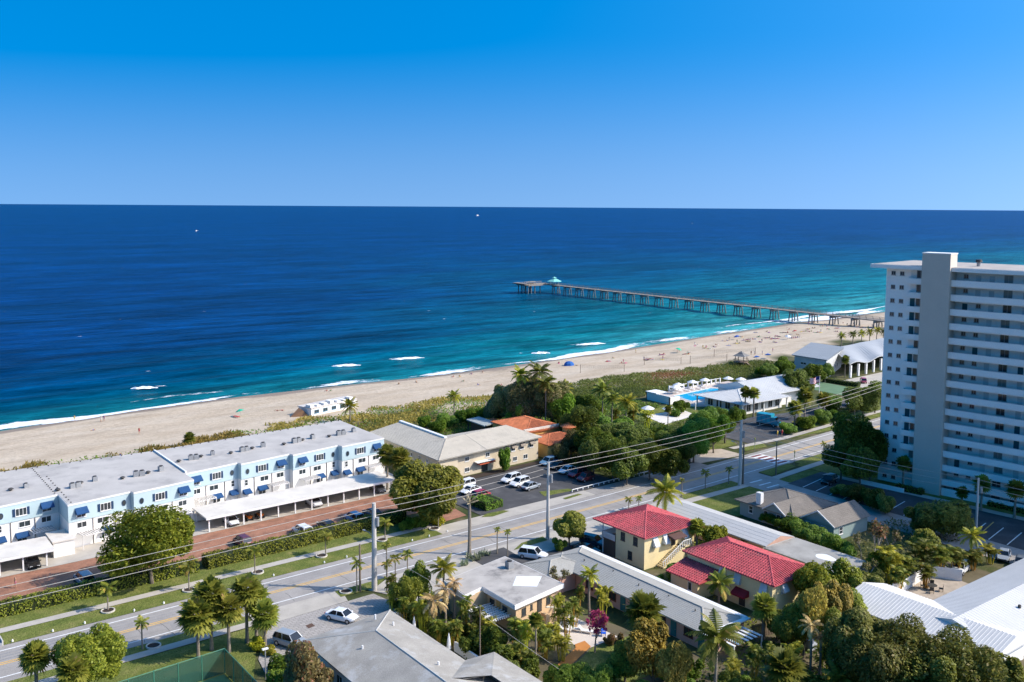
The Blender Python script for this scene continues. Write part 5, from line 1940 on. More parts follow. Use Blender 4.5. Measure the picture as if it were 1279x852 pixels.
pole(62.8, 114.5, 12.6, CPOLE, 'thick concrete utility pole with street lamp beside the verge island', .42, lamp=True)
pole(60.9, 115.2, 6.9, WPOLE, 'short weathered wooden post beside the concrete pole', .17, False, box=False)
pole(95.5, 115.9, 12.9, CPOLE, 'concrete utility pole before the grey motel roof', .32)
pole(144.7, 116.9, 13.0, CPOLE, 'concrete utility pole at the side street corner', .36, lamp=True)
pole(146.1, 117.3, 8.2, WPOLE, 'dark wooden pole beside the corner concrete pole', .22, False, box=False)
pole(156.3, 117.2, 7.0, WPOLE, 'wooden pole on the verge beside the crosswalk', .16, False, box=False)
pole(154.6, 75.5, 9.7, CPOLE, 'concrete utility pole in the tower car park', .25)
pole(216.4, 130.0, 0.0001 + 11.5, CPOLE, 'concrete utility pole farther along the road beside the tower tree', .3)
pole(60.6, 85.6, 8.3, WPOLE, 'slim dark pole between the grey roof and the pergola', .09, False, box=False, name='service_pole')
t = thing('lamp_post', 'thin lamp post beside the green court fence', 'lamp post', (40.4, 99.4, 0))
MB().tube((0, 0, 0), (0, 0, 3.6), .07).build('post', METALG, t)
MB().box(-.35, -.15, 3.6, .35, .15, 3.75).build('lamp_head', WHITETRIM, t)
t = thing('garden_lamp', 'white lamp post in the planting beside the walled court', 'lamp post', (128.6, 74.6, 0))
MB().tube((0, 0, 0), (0, 0, 3.0), .06).build('post', METALG, t)
MB().tube((0, 0, 3.0), (0, 0, 3.3), .2, .12, n=8).build('lamp_head', WHITETRIM, t)
WIRE = M('wire', (.42, .38, .33), .6, .02)


def wire(a, b, sag, label, r=.035, grp='overhead wires'):
    pts = []
    for i in range(13):
        s = i / 12
        pts.append((a[0] + (b[0] - a[0]) * s, a[1] + (b[1] - a[1]) * s, a[2] + (b[2] - a[2]) * s - sag * 4 * s * (1 - s)))
    mb = MB()
    mb.path(pts, [r] * 13, n=4)
    return tag(mb.build('overhead_wire', WIRE), label, 'wire', grp)


tops = [(-40, 111.8, 12.3), (62.8, 114.5, 12.5), (95.5, 115.9, 12.7), (144.7, 116.9, 12.8), (216.4, 130.0, 11.4), (300, 138, 11.4)]
names = ['from past the corner palms to the thick lamp pole', 'between the thick lamp pole and the motel pole', 'between the motel pole and the side street pole', 'from the side street pole past the crosswalk', 'beyond the tower tree']
for i in range(len(tops) - 1):
    for k in range(3):
        a, b = tops[i], tops[i + 1]
        wire((a[0], a[1] + .5, a[2] - k * .95), (b[0], b[1] + .5, b[2] - k * .95), .35, 'overhead wire ' + names[i], grp='wires ' + names[i])
for k in range(3):
    wire((144.7, 116.9, 12.0 - k), (154.6, 75.5, 9.4 - k), .8, 'overhead wire crossing the side street toward the tower car park', grp='wires over the side street')
    wire((154.6, 75.5, 9.4 - k), (160, 40, 9.4 - k), .5, 'overhead wire leaving the tower car park pole', grp='wires leaving the car park')
wire((62.8, 114.5, 6.2), (60.6, 85.6, 8.2), .2, 'thin service wire from lamp pole to slim dark pole', .02)
wire((60.6, 85.6, 7.6), (64.4, 76.0, 3.6), .1, 'white service cable dropping over the grey roof wing', .018)

# ------------------------------------------------------------------ flag pole, signs, small street things
t = thing('flagpole', 'tall white flagpole flying a striped flag at the club', 'flagpole', (216.4, 149.2, 0))
MB().tube((0, 0, 0), (0, 0, 9.6), .11, .07, n=8).build('pole', WHITETRIM, t)
MB().tube((0, 0, 9.6), (0, 0, 9.8), .14, .05, n=8).build('finial', M('gold', (.5, .35, .08)), t)
fl = MB()
nx, ny = 10, 13
fw_, fh_ = 2.9, 1.7


def flp(i, j):
    s = i / nx
    return (-fw_ * s * .8, fw_ * s * .45 + .22 * math.sin(s * 7), 9.4 - fh_ * j / ny - .35 * s + .1 * math.sin(s * 6 + 1))


for i in range(nx):
    for j in range(ny):
        mi = 2 if (i < 4 and j < 7) else (0 if j % 2 == 0 else 1)
        fl.quad(flp(i, j), flp(i + 1, j), flp(i + 1, j + 1), flp(i, j + 1), mi)
fl.build('flag', [M('flag_red', (.5, .03, .04)), M('flag_white', (.75, .75, .75)), M('flag_blue', (.02, .03, .15))], t)
SIGNY = M('sign_yellow', (.55, .65, .02), .5)
for x, y, lab in ((166.4, 120.2, 'yellow green crossing sign on the near verge by the crosswalk'), (168.4, 132.2, 'yellow green crossing sign on the club side of the crosswalk')):
    t = thing('crossing_sign', lab, 'sign', (x, y, 0), .9)
    MB().tube((0, 0, 0), (0, 0, 2.9), .04).build('post', METALG, t)
    MB().add([(0, -.05, 3.2), (.5, -.05, 2.7), (0, -.05, 2.2), (-.5, -.05, 2.7), (0, -.02, 3.2), (.5, -.02, 2.7), (0, -.02, 2.2), (-.5, -.02, 2.7)], [(0, 1, 2, 3), (7, 6, 5, 4), (0, 4, 5, 1), (1, 5, 6, 2), (2, 6, 7, 3), (3, 7, 4, 0)]).build('sign_plate', SIGNY, t)
    MB().box(-.3, -.06, 1.75, .3, -.03, 2.05).build('arrow_plate', SIGNY, t)
t = thing('fire_hydrant', 'yellow fire hydrant on the dry verge by the thicket', 'hydrant', (158.2, 138.8, .05))
MB().tube((0, 0, 0), (0, 0, .7), .16, .14, n=8).tube((0, 0, .7), (0, 0, .9), .18, .05, n=8).tube((-.28, 0, .5), (.28, 0, .5), .08).build('body', M('hydrant_yellow', (.65, .5, .03)), t)
MB().tube((0, 0, .9), (0, 0, .98), .06).build('bonnet_nut', M('hydrant_yellow', (.65, .5, .03)), t)
t = thing('bollard_post', 'pale grey square post at the thicket corner', 'post', (155.6, 140.5, 0))
MB().box(-.18, -.18, 0, .18, .18, 2.6).box(-.22, -.22, 2.6, .22, .22, 2.75).build('post', CPOLE, t)
t = thing('litter_bin', 'dark litter bin at the end of the kerb rail', 'bin', (148.6, 133.6, .05))
MB().tube((0, 0, 0), (0, 0, 1.0), .28, .32, n=10).build('body', DARKM, t)
MB().tube((0, 0, 1.0), (0, 0, 1.2), .34, .12, n=10).build('lid', DARKM, t)
# white reflectors along the verge
DOME = MB().tube((0, 0, 0), (0, 0, .22), .13, .11, n=8).tube((0, 0, .22), (0, 0, .32), .11, .03, n=8).mesh('verge_marker', WHITETRIM)
for i, x in enumerate((19.0, 23.6, 27.4, 33.6, 37.5, 41.8, 45.2, 53.4, 61.6, 65.4, 70.5, 77.3, 80.6, 84.2)):
    tag(put('verge_marker', DOME, None, (x, interp(ROAD, x) + 5.45, .06)), 'small white verge marker at the road edge beside the hedge', 'marker', 'white verge markers')
t = thing('bus_stop_pad', 'grey bus stop slab with low pale sides at the road edge', 'bus stop', (15.2, 126.4, .03), .02)
MB().box(0, 0, 0, 2.6, 1.8, .35).build('slab', M('pad_grey', (.3, .31, .33)), t)
for x in (-.15, 2.6):
    MB().box(x, 0, 0, x + .15, 1.8, .6).build('side', CPOLE, t)
sheet('drain_grate', [(50.0, 108.6), (51.0, 108.8), (51.0, 109.8), (50.0, 109.6)], .075, M('rust_grate', (.12, .07, .05)))
# planting rings for the street palms
for (x, y) in ((30.8, 129.2), (41.7, 129.7), (52.0, 130.2), (62.5, 130.7), (73.5, 131.4), (83.2, 130.9), (32.6, 115.3), (59.2, 116.2)):
    ring = MB()
    for i in range(18):
        a0, a1 = i * 2 * math.pi / 18, (i + 1) * 2 * math.pi / 18
        ring.prism([(r * math.cos(a), r * math.sin(a)) for r, a in ((.75, a0), (.9, a0), (.9, a1), (.75, a1))], .02, .2)
    t = thing('palm_ring', 'white kerb ring with dark mulch around a street palm', 'planter ring', (x, y, .04), group='street palm rings')
    ring.build('kerb', M('ring_kerb', (.55, .5, .43)), t)
    MB().poly([(.76 * math.cos(a), .76 * math.sin(a), .1) for a in np.arange(0, 6.28, .35)]).build('mulch', MULCH, t)
# white kerb rail along the thicket
t = thing('kerb_rail', 'long low white rail along the shaded road edge', 'rail')
pp_ = [(115.5, 133.0), (127.5, 133.5), (138, 133.6), (148, 134.0)]
for a, b in zip(pp_, pp_[1:]):
    MB().tube((*a, .5), (*b, .5), .08).build('rail', WHITETRIM, t)
for i in range(24):
    x = 115.5 + i * 1.41
    MB().box(x - .07, interp(pp_, x) - .07, 0, x + .07, interp(pp_, x) + .07, .5).build('post', WHITETRIM, t)
# court fence
t = thing('court_fence', 'green screened tennis court fence around its corner', 'fence')
GS = M('green_screen', (.03, .10, .07), .85, .08, .8)
gn = GS.node_tree
gn.nodes['Principled BSDF'].inputs['Alpha'].default_value = .62
GP = M('green_pipe', (.06, .2, .13), .5)
for a, b in (((10, 101.6), (37.2, 103.6)), ((37.2, 103.6), (37.2, 70))):
    L = math.hypot(b[0] - a[0], b[1] - a[1])
    n = int(L / 2.7)
    ang = math.atan2(b[1] - a[1], b[0] - a[0])
    for i in range(n):
        p = (a[0] + (b[0] - a[0]) * (i + .5) / n, a[1] + (b[1] - a[1]) * (i + .5) / n)
        MB().box(-L / n / 2 + .04, -.015, .1, L / n / 2 - .04, .015, 2.9).build('screen_panel', GS, t, (*p, 0), ang)
        q = (a[0] + (b[0] - a[0]) * i / n, a[1] + (b[1] - a[1]) * i / n)
        MB().tube((0, 0, 0), (0, 0, 3.05), .06).build('post', GP, t, (*q, 0))
    MB().tube((*a, 3.0), (*b, 3.0), .045).build('top_rail', GP, t)
sheet('tennis_court', [(10, 101.4), (37, 103.4), (37, 70), (10, 70)], .06, M('court_green', (.06, .17, .09), .9, .06))
t = thing('court_bench', 'pale bench inside the green court fence', 'bench', (33.6, 99.0, .06), .1)
MB().box(-1, -.25, .4, 1, .25, .46).build('seat', M('pinkish', (.6, .45, .42)), t)
MB().box(-1, .22, .5, 1, .28, .95).build('backrest', M('pinkish', (.6, .45, .42)), t)
for x in (-.8, .8):
    MB().box(x - .05, -.22, 0, x + .05, .22, .4).build('leg', METALG, t)


# kind, place, x, y, height, crown radius (metres)
TREES = [
 ('street', 'in a ringed bed on the verge beside the hedge sidewalk', [(30.9, 129.6, 3.68, 1.28), (41.8, 129.9, 3.96, 1.24), (51.5, 130.0, 4.02, 1.29), (63.1, 130.5, 3.63, 1.36), (73.8, 130.9, 3.55, 1.3), (84.0, 130.9, 4.56, 1.35)]),
 ('street', 'in a ringed bed beside the near sidewalk', [(31.3, 115.4, 3.75, 0.98), (60.5, 115.4, 4.56, 1.07)]),
 ('street', 'standing by the low wall of the flat roofed house', [(64.1, 113.3, 6.94, 0.73), (63.7, 112.5, 4.5, 0.78), (65.2, 112.8, 5.0, 0.96), (68.5, 115.0, 4.19, 1.05)]),
 ('street', 'growing at the road edge before the flat roofed house', [(85.0, 115.5, 4.25, 0.62), (85.5, 113.5, 4.33, 0.68)]),
 ('street', 'standing in front of the smaller red roofed house', [(115.9, 118.1, 2.61, 0.78), (118.3, 118.0, 2.49, 0.79)]),
 ('street', 'on the shaded verge before the grey shingled house', [(137.7, 119.5, 3.61, 1.0), (143.8, 118.9, 3.37, 0.86), (129.8, 118.3, 3.67, 0.6)]),
 ('street', 'on the lawn strip beside the crosswalk', [(176.7, 120.2, 3.2, 0.79), (214.7, 141.6, 2.53, 0.73), (215.3, 137.7, 3.56, 0.82)]),
 ('sabal', 'in the clump behind the green court fence', [(36.0, 109.1, 7.35, 2.59), (38.0, 110.2, 8.87, 2.44), (39.5, 108.4, 7.31, 2.23), (42.2, 109.5, 8.5, 2.28), (43.4, 109.5, 6.99, 2.1), (43.5, 107.0, 5.77, 2.06)]),
 ('sabal', 'at the corner beside the leafy dark tree', [(18.5, 109.3, 6.78, 1.91), (21.0, 103.4, 6.86, 1.94)]),
 ('broad', 'beside the cabbage palms at the road corner', [(23.0, 106.8, 8.19, 3.59)]),
 ('shrubY', 'in the bed under the cabbage palm clump', [(42.6, 106.8, 1.53, 1.07), (43.0, 105.0, 1.3, 0.87)]),
 ('shrubR', 'beside the parked silver car', [(41.9, 91.6, 6.15, 2.78)]),
 ('shrub', 'between the court fence and the grey roof', [(42.3, 99.7, 2.58, 1.39), (40.4, 96.5, 2.8, 1.16), (43.7, 100.3, 1.64, 0.84)]),
 ('broad', 'in front of the blue townhouse carport', [(38.3, 135.3, 10.35, 5.73)]),
 ('broad', 'at the brick driveway end', [(84.0, 133.5, 10.71, 6.28)]),
 ('sabal', 'beside the end of the blue townhouses', [(87.9, 154.9, 8.73, 2.29), (88.4, 150.9, 8.87, 2.56)]),
 ('shrubY', 'beside the brick driveway mouth', [(84.7, 132.4, 2.09, 1.36)]),
 ('shrub', 'along the verge near the brick driveway', [(79.7, 133.0, 1.94, 1.21), (81.9, 133.5, 2.06, 1.35), (83.6, 133.7, 1.68, 1.09), (78.4, 133.1, 1.63, 0.93)]),
 ('coco0', 'standing tall between road and flat roofed house', [(81.3, 117.8, 9.33, 1.62)]),
 ('agave', 'growing in front of the flat roofed house', [(80.6, 115.5, 2.0, 1.35), (78.3, 114.7, 1.49, 0.97), (82.9, 116.2, 1.54, 1.12)]),
 ('broadS', 'at the road edge before the grey motel roof', [(96.2, 111.3, 5.63, 2.94)]),
 ('shrub', 'at the road edge before the grey motel roof', [(93.7, 110.9, 1.94, 1.14)]),
 ('coco', 'behind the smaller red roofed house', [(113.8, 107.2, 8.51, 2.95)]),
 ('broadS', 'in the garden left of the flat roofed house', [(65.1, 106.4, 5.41, 1.74), (62.6, 105.8, 4.86, 1.93)]),
 ('coco', 'in the garden left of the flat roofed house', [(67.6, 104.0, 6.48, 1.95)]),
 ('dry', 'in the garden left of the flat roofed house', [(64.3, 98.5, 5.97, 1.65), (66.4, 99.6, 5.75, 1.15), (61.6, 97.1, 5.63, 1.91)]),
 ('areca', 'in the garden left of the flat roofed house', [(62.2, 108.6, 4.94, 1.2), (64.8, 94.8, 6.03, 1.41), (65.7, 93.0, 4.97, 1.5), (62.2, 93.9, 3.3, 0.99), (60.9, 106.4, 3.53, 0.96), (61.0, 98.7, 4.61, 1.52), (66.0, 91.1, 3.71, 1.39), (60.8, 102.9, 3.86, 1.35), (61.1, 100.9, 3.83, 1.34), (62.0, 92.5, 4.27, 1.37), (60.9, 94.9, 3.7, 1.38), (64.3, 92.4, 3.08, 1.19), (63.6, 101.4, 4.1, 1.36)]),
 ('areca', 'behind the terrace of the flat roofed house', [(66.6, 87.0, 5.53, 1.93), (67.0, 85.3, 5.34, 1.62), (69.6, 84.4, 3.98, 1.83), (70.5, 82.7, 3.37, 1.43), (65.3, 84.1, 3.99, 1.6), (73.9, 87.5, 6.24, 1.31), (74.5, 86.5, 5.71, 1.3)]),
 ('shrubD', 'between the grey roof and the terrace garden', [(63.8, 87.7, 3.94, 1.91), (63.4, 84.6, 3.27, 1.59), (62.6, 90.0, 3.01, 1.45), (65.2, 81.8, 2.69, 1.29), (63.2, 81.9, 2.28, 1.37)]),
 ('shrubD', 'in the garden left of the flat roofed house', [(62.6, 103.9, 1.98, 1.38), (62.1, 99.6, 2.11, 1.44), (62.0, 95.7, 2.29, 1.4), (63.8, 94.4, 2.49, 1.3), (62.3, 106.6, 1.78, 1.18)]),
 ('areca', 'beside the peach house stair', [(70.0, 86.6, 4.27, 1.47), (71.4, 85.6, 3.65, 1.27), (65.4, 82.6, 3.28, 1.49), (63.7, 84.8, 3.49, 1.59)]),
 ('sabalS', 'beside the orange garden path', [(67.2, 83.6, 6.49, 1.04)]),
 ('coco', 'between the flat roofed house and the motel', [(81.8, 90.4, 6.38, 1.49)]),
 ('areca', 'between the flat roofed house and the motel', [(81.2, 87.2, 5.61, 1.46), (77.6, 88.8, 4.67, 1.34), (81.4, 91.9, 4.23, 1.07)]),
 ('bare', 'between the flat roofed house and the motel', [(82.0, 96.7, 5.71, 2.11)]),
 ('bouga', 'on the lawn beside the sun terrace', [(75.2, 82.0, 6.37, 1.85)]),
 ('shrubR', 'beside the motel wall', [(77.4, 79.6, 2.22, 0.97), (78.0, 82.3, 1.65, 0.79)]),
 ('sabalF', 'before the pink motel wall', [(78.0, 76.6, 8.31, 2.57)]),
 ('broadY', 'in the garden before the motel', [(73.6, 70.7, 7.76, 2.76), (73.9, 67.9, 7.27, 1.92)]),
 ('broadS', 'in the garden before the motel', [(73.1, 74.6, 4.18, 2.1)]),
 ('shrub', 'at the end of the orange garden path', [(66.6, 76.7, 3.55, 2.24), (67.9, 74.0, 3.51, 1.86), (66.0, 78.9, 2.09, 1.09)]),
 ('coco', 'at the end of the pink motel', [(77.1, 64.7, 9.56, 2.87)]),
 ('shrub', 'at the end of the pink motel', [(79.8, 70.1, 2.29, 1.19), (82.0, 65.3, 2.07, 0.99)]),
 ('sabal', 'beside the larger red roofed house', [(94.0, 71.6, 6.11, 1.9)]),
 ('sabalF', 'in the yard behind the wooden fence', [(82.8, 60.1, 6.49, 2.43)]),
 ('dry', 'with bare trunk in the yard behind the wooden fence', [(89.5, 61.6, 7.74, 1.37), (91.0, 61.3, 5.93, 0.92)]),
 ('coco', 'under the dark trees by the white roofs', [(87.1, 56.1, 4.85, 2.16)]),
 ('broadY', 'between the larger red roofed house and white roofs', [(94.5, 66.0, 8.78, 2.42), (99.6, 65.9, 8.38, 2.18)]),
 ('broadS', 'between the larger red roofed house and white roofs', [(93.1, 67.0, 6.61, 2.22), (105.9, 72.1, 7.24, 2.88), (110.7, 71.7, 6.71, 2.5), (105.2, 66.7, 5.08, 2.05)]),
 ('broadO', 'in the dense grove before the white roofs', [(91.1, 56.1, 9.49, 3.44), (92.8, 51.9, 9.84, 3.71), (94.8, 47.6, 9.66, 3.71), (96.5, 44.4, 8.0, 2.91), (88.5, 52.1, 8.5, 3.54), (91.2, 48.2, 8.9, 3.65), (91.0, 58.7, 7.46, 2.52)]),
 ('shrubO', 'behind the white gabled roof', [(119.8, 72.4, 3.03, 2.28), (116.3, 72.9, 2.99, 1.91)]),
 ('bare', 'beside the shaded car park', [(125.6, 76.1, 9.31, 3.46), (130.9, 77.0, 7.29, 2.82), (128.7, 80.2, 5.08, 2.47), (119.6, 73.2, 5.41, 2.28)]),
 ('pine', 'at the edge of the tower car park', [(148.5, 78.1, 6.76, 4.1), (147.2, 80.9, 4.38, 2.4)]),
 ('areca', 'in the planting beside the white walled court', [(123.6, 72.4, 5.95, 2.66), (126.0, 71.4, 4.53, 2.32), (131.3, 71.9, 5.9, 2.74), (132.3, 69.7, 5.36, 2.6), (135.4, 69.0, 4.41, 2.39), (139.0, 67.9, 3.46, 2.17), (143.5, 67.7, 3.04, 1.84), (126.4, 68.5, 4.15, 2.06), (121.3, 69.8, 4.43, 2.03)]),
 ('broadS', 'in the planting beside the white walled court', [(136.7, 74.4, 4.82, 2.1), (124.1, 74.3, 4.08, 1.99)]),
 ('coco', 'beside the white walled court', [(140.6, 69.1, 5.76, 1.95)]),
 ('shrubO', 'along the shaded car park edge', [(155.5, 100.9, 2.46, 2.11), (154.1, 97.1, 3.32, 2.51), (152.9, 93.4, 3.84, 2.46), (152.3, 90.5, 3.78, 1.99)]),
 ('shrub', 'along the wall of the grey shingled house', [(131.4, 99.4, 1.96, 1.79), (130.0, 95.4, 2.75, 2.02), (129.0, 91.4, 2.68, 1.84), (128.8, 87.9, 2.9, 1.93), (127.4, 83.7, 3.34, 1.88), (127.0, 81.5, 2.78, 1.48)]),
 ('sabal', 'between the two red roofed houses', [(109.2, 96.2, 6.11, 1.62)]),
 ('broadS', 'between the two red roofed houses', [(110.5, 93.6, 5.55, 2.1)]),
 ('bare', 'between the two red roofed houses', [(116.3, 92.6, 3.88, 2.26)]),
 ('shrub', 'at the foot of the stair of the yellow house', [(98.8, 91.3, 2.87, 1.5), (96.0, 90.9, 1.75, 0.91)]),
 ('coco', 'before the wall of the larger red roofed house', [(97.3, 81.5, 4.71, 2.06)]),
 ('areca', 'in the shaded yard beyond the motel end', [(85.2, 66.1, 4.78, 1.66), (81.9, 66.3, 3.57, 1.54), (88.9, 63.4, 4.77, 1.56), (87.9, 66.0, 4.06, 1.31), (92.2, 60.9, 4.8, 1.84)]),
 ('shrubD', 'in the shaded yard beyond the motel end', [(79.5, 65.4, 2.79, 1.51), (82.1, 63.1, 2.58, 1.5), (86.3, 60.4, 2.97, 1.33), (86.6, 58.5, 3.11, 1.49), (90.8, 67.7, 1.99, 1.15), (95.2, 68.0, 2.26, 1.28), (89.7, 56.2, 3.11, 1.49)]),
 ('shrub', 'in the garden before the motel', [(71.0, 70.0, 3.12, 1.48), (70.6, 74.6, 2.27, 1.35), (76.9, 72.3, 2.65, 1.19), (75.4, 67.2, 2.93, 1.32), (79.0, 72.5, 2.34, 1.02)]),
 ('broadS', 'in the shaded yard beyond the motel end', [(94.9, 62.2, 6.46, 2.07), (95.8, 70.9, 4.13, 1.71)]),
 ('coco', 'behind the tiled roof villa', [(137.9, 178.2, 15.29, 2.71), (140.5, 174.3, 16.55, 3.08), (139.3, 170.3, 14.36, 2.84), (145.4, 170.8, 12.1, 2.31)]),
 ('coco', 'in the thicket beside the beach club', [(150.2, 162.4, 12.87, 2.84), (149.4, 158.3, 11.33, 2.42), (148.9, 153.2, 11.47, 2.56)]),
 ('broadB', 'behind the tiled roof villa', [(136.2, 181.4, 11.08, 4.29), (139.3, 177.2, 12.95, 5.24), (143.0, 172.5, 12.1, 4.43), (135.9, 185.9, 7.21, 3.17), (144.1, 177.8, 11.56, 4.33)]),
 ('broadG', 'behind the tiled roof villa', [(136.1, 177.4, 8.99, 3.27), (142.2, 168.2, 9.02, 3.22)]),
 ('broadD', 'in the thicket between villa and beach club', [(149.6, 167.8, 8.99, 4.82), (140.1, 159.5, 8.88, 4.01), (138.1, 139.4, 7.86, 3.86), (142.8, 140.7, 6.96, 3.6), (148.5, 138.2, 7.0, 3.79), (138.7, 146.8, 7.75, 3.99), (131.2, 142.2, 7.94, 3.66), (128.1, 135.1, 7.81, 3.36), (133.2, 130.0, 7.46, 3.34), (141.9, 130.7, 7.36, 3.45), (134.6, 126.2, 6.75, 2.99), (127.2, 130.3, 6.7, 3.13), (125.6, 138.2, 7.22, 2.9), (132.3, 148.2, 8.01, 3.08)]),
 ('broadG', 'in the thicket between villa and beach club', [(146.8, 162.0, 6.47, 3.94), (149.8, 143.8, 6.11, 3.18), (161.0, 140.9, 8.06, 3.79), (159.8, 136.6, 8.63, 3.54), (168.5, 140.8, 8.61, 3.69), (150.2, 133.8, 8.31, 3.58), (146.0, 151.7, 7.31, 3.06)]),
 ('broadB', 'in front of the tiled roof villa', [(131.5, 152.0, 5.64, 2.6), (133.2, 148.4, 6.8, 2.57), (127.2, 150.4, 3.8, 1.7)]),
 ('areca', 'in the thicket between villa and beach club', [(161.2, 163.5, 7.15, 2.55), (161.7, 159.1, 5.88, 2.13), (156.9, 164.6, 6.5, 2.33)]),
 ('shrub', 'climbing the wall of the tan apartments', [(113.8, 151.8, 4.5, 1.48)]),
 ('coco', 'on the dune above the beach', [(131.6, 197.6, 7.22, 2.04), (108.5, 209.8, 5.66, 2.4)]),
 ('sabalS', 'on the dune behind the blue townhouses', [(68.8, 210.7, 2.94, 1.63)]),
 ('shrub', 'on the dune by the tan apartments', [(120.5, 188.6, 3.13, 2.11), (125.6, 191.1, 3.18, 2.36), (131.7, 193.1, 3.66, 2.61), (136.0, 192.2, 3.7, 2.43), (120.8, 194.5, 2.79, 1.77), (140.6, 193.4, 2.92, 1.85)]),
 ('sabal', 'before the white club roof', [(195.2, 156.7, 7.82, 1.77), (196.3, 154.8, 7.78, 1.87)]),
 ('sabalS', 'on the lawn beside the club patio', [(170.8, 160.8, 5.25, 1.19)]),
 ('shrub', 'beside the pool', [(184.4, 169.2, 4.06, 2.12), (180.3, 167.3, 2.54, 1.46)]),
 ('broadD', 'beside the club building', [(224.1, 161.3, 8.24, 4.08), (244.0, 170.6, 6.86, 3.16), (218.7, 137.6, 8.41, 4.57), (226.7, 139.0, 8.17, 3.19)]),
 ('sabal', 'beside the club entrance', [(204.8, 145.3, 8.33, 2.68), (193.7, 140.2, 7.19, 2.36), (215.3, 147.1, 5.59, 2.34)]),
 ('shrub', 'beside the club entrance', [(218.8, 147.0, 4.77, 3.0), (196.1, 138.5, 3.19, 2.56), (204.0, 139.2, 3.26, 2.22), (188.4, 138.0, 2.33, 2.12), (210.8, 139.9, 2.69, 2.05), (187.3, 153.4, 3.27, 2.43), (188.0, 157.3, 2.49, 2.26)]),
 ('broadG', 'between club and grey roofed pavilion', [(249.7, 186.3, 6.21, 3.59), (244.4, 186.6, 4.61, 2.54), (246.6, 192.1, 3.12, 2.33), (253.9, 173.2, 5.54, 2.5)]),
 ('broadD', 'before the white tower', [(168.7, 107.0, 12.51, 5.18), (164.2, 107.5, 8.8, 3.52), (167.9, 103.5, 10.03, 3.34), (162.5, 102.1, 7.6, 3.11)]),
 ('coco', 'on the sand beside the wavy roofed pavilion', [(326.4, 215.8, 5.38, 1.89), (332.1, 214.5, 5.73, 1.9), (339.0, 215.0, 5.48, 1.93), (343.7, 214.5, 5.84, 1.94), (350.3, 215.4, 5.91, 1.8), (350.4, 212.6, 5.88, 1.79)]),
 ('sabalS', 'beside the grey roofed pavilion', [(266.5, 174.5, 7.26, 1.67)]),
 ('sabal', 'at the foot of the white tower', [(169.2, 97.2, 6.35, 1.71), (167.8, 84.8, 3.59, 1.32), (167.9, 81.3, 6.49, 1.87), (168.3, 75.6, 6.9, 1.97)]),
]
PEOPLE = [
 ('stand', 'on the open sand near the townhouses', [(64.0, 232.8), (61.3, 257.4), (62.2, 257.9), (56.2, 263.3)]),
 ('lie', 'on the open sand near the townhouses', [(56.8, 246.6), (101.8, 239.0), (102.8, 238.3)]),
 ('sit', 'by the water at mid beach', [(127.2, 260.9), (128.2, 260.2), (150.4, 257.4), (156.6, 256.9), (172.1, 259.0), (173.8, 257.7), (180.0, 259.6), (184.8, 260.0), (168.8, 248.1), (167.5, 238.1), (172.1, 232.2)]),
 ('stand', 'at the crosswalk corner', [(183.5, 137.5), (185.1, 137.4)]),
 ('stand', 'walking on the brick drive', [(22.4, 144.9)]),
 ('stand', 'beside the dune shrubs', [(52.8, 206.4)]),
 ('stand', 'by the lifeguard stand', [(281.0, 223.5), (282.0, 222.8), (284.4, 221.1), (293.5, 223.3), (258.5, 261.1), (394.7, 276.9), (390.0, 276.3)]),
]
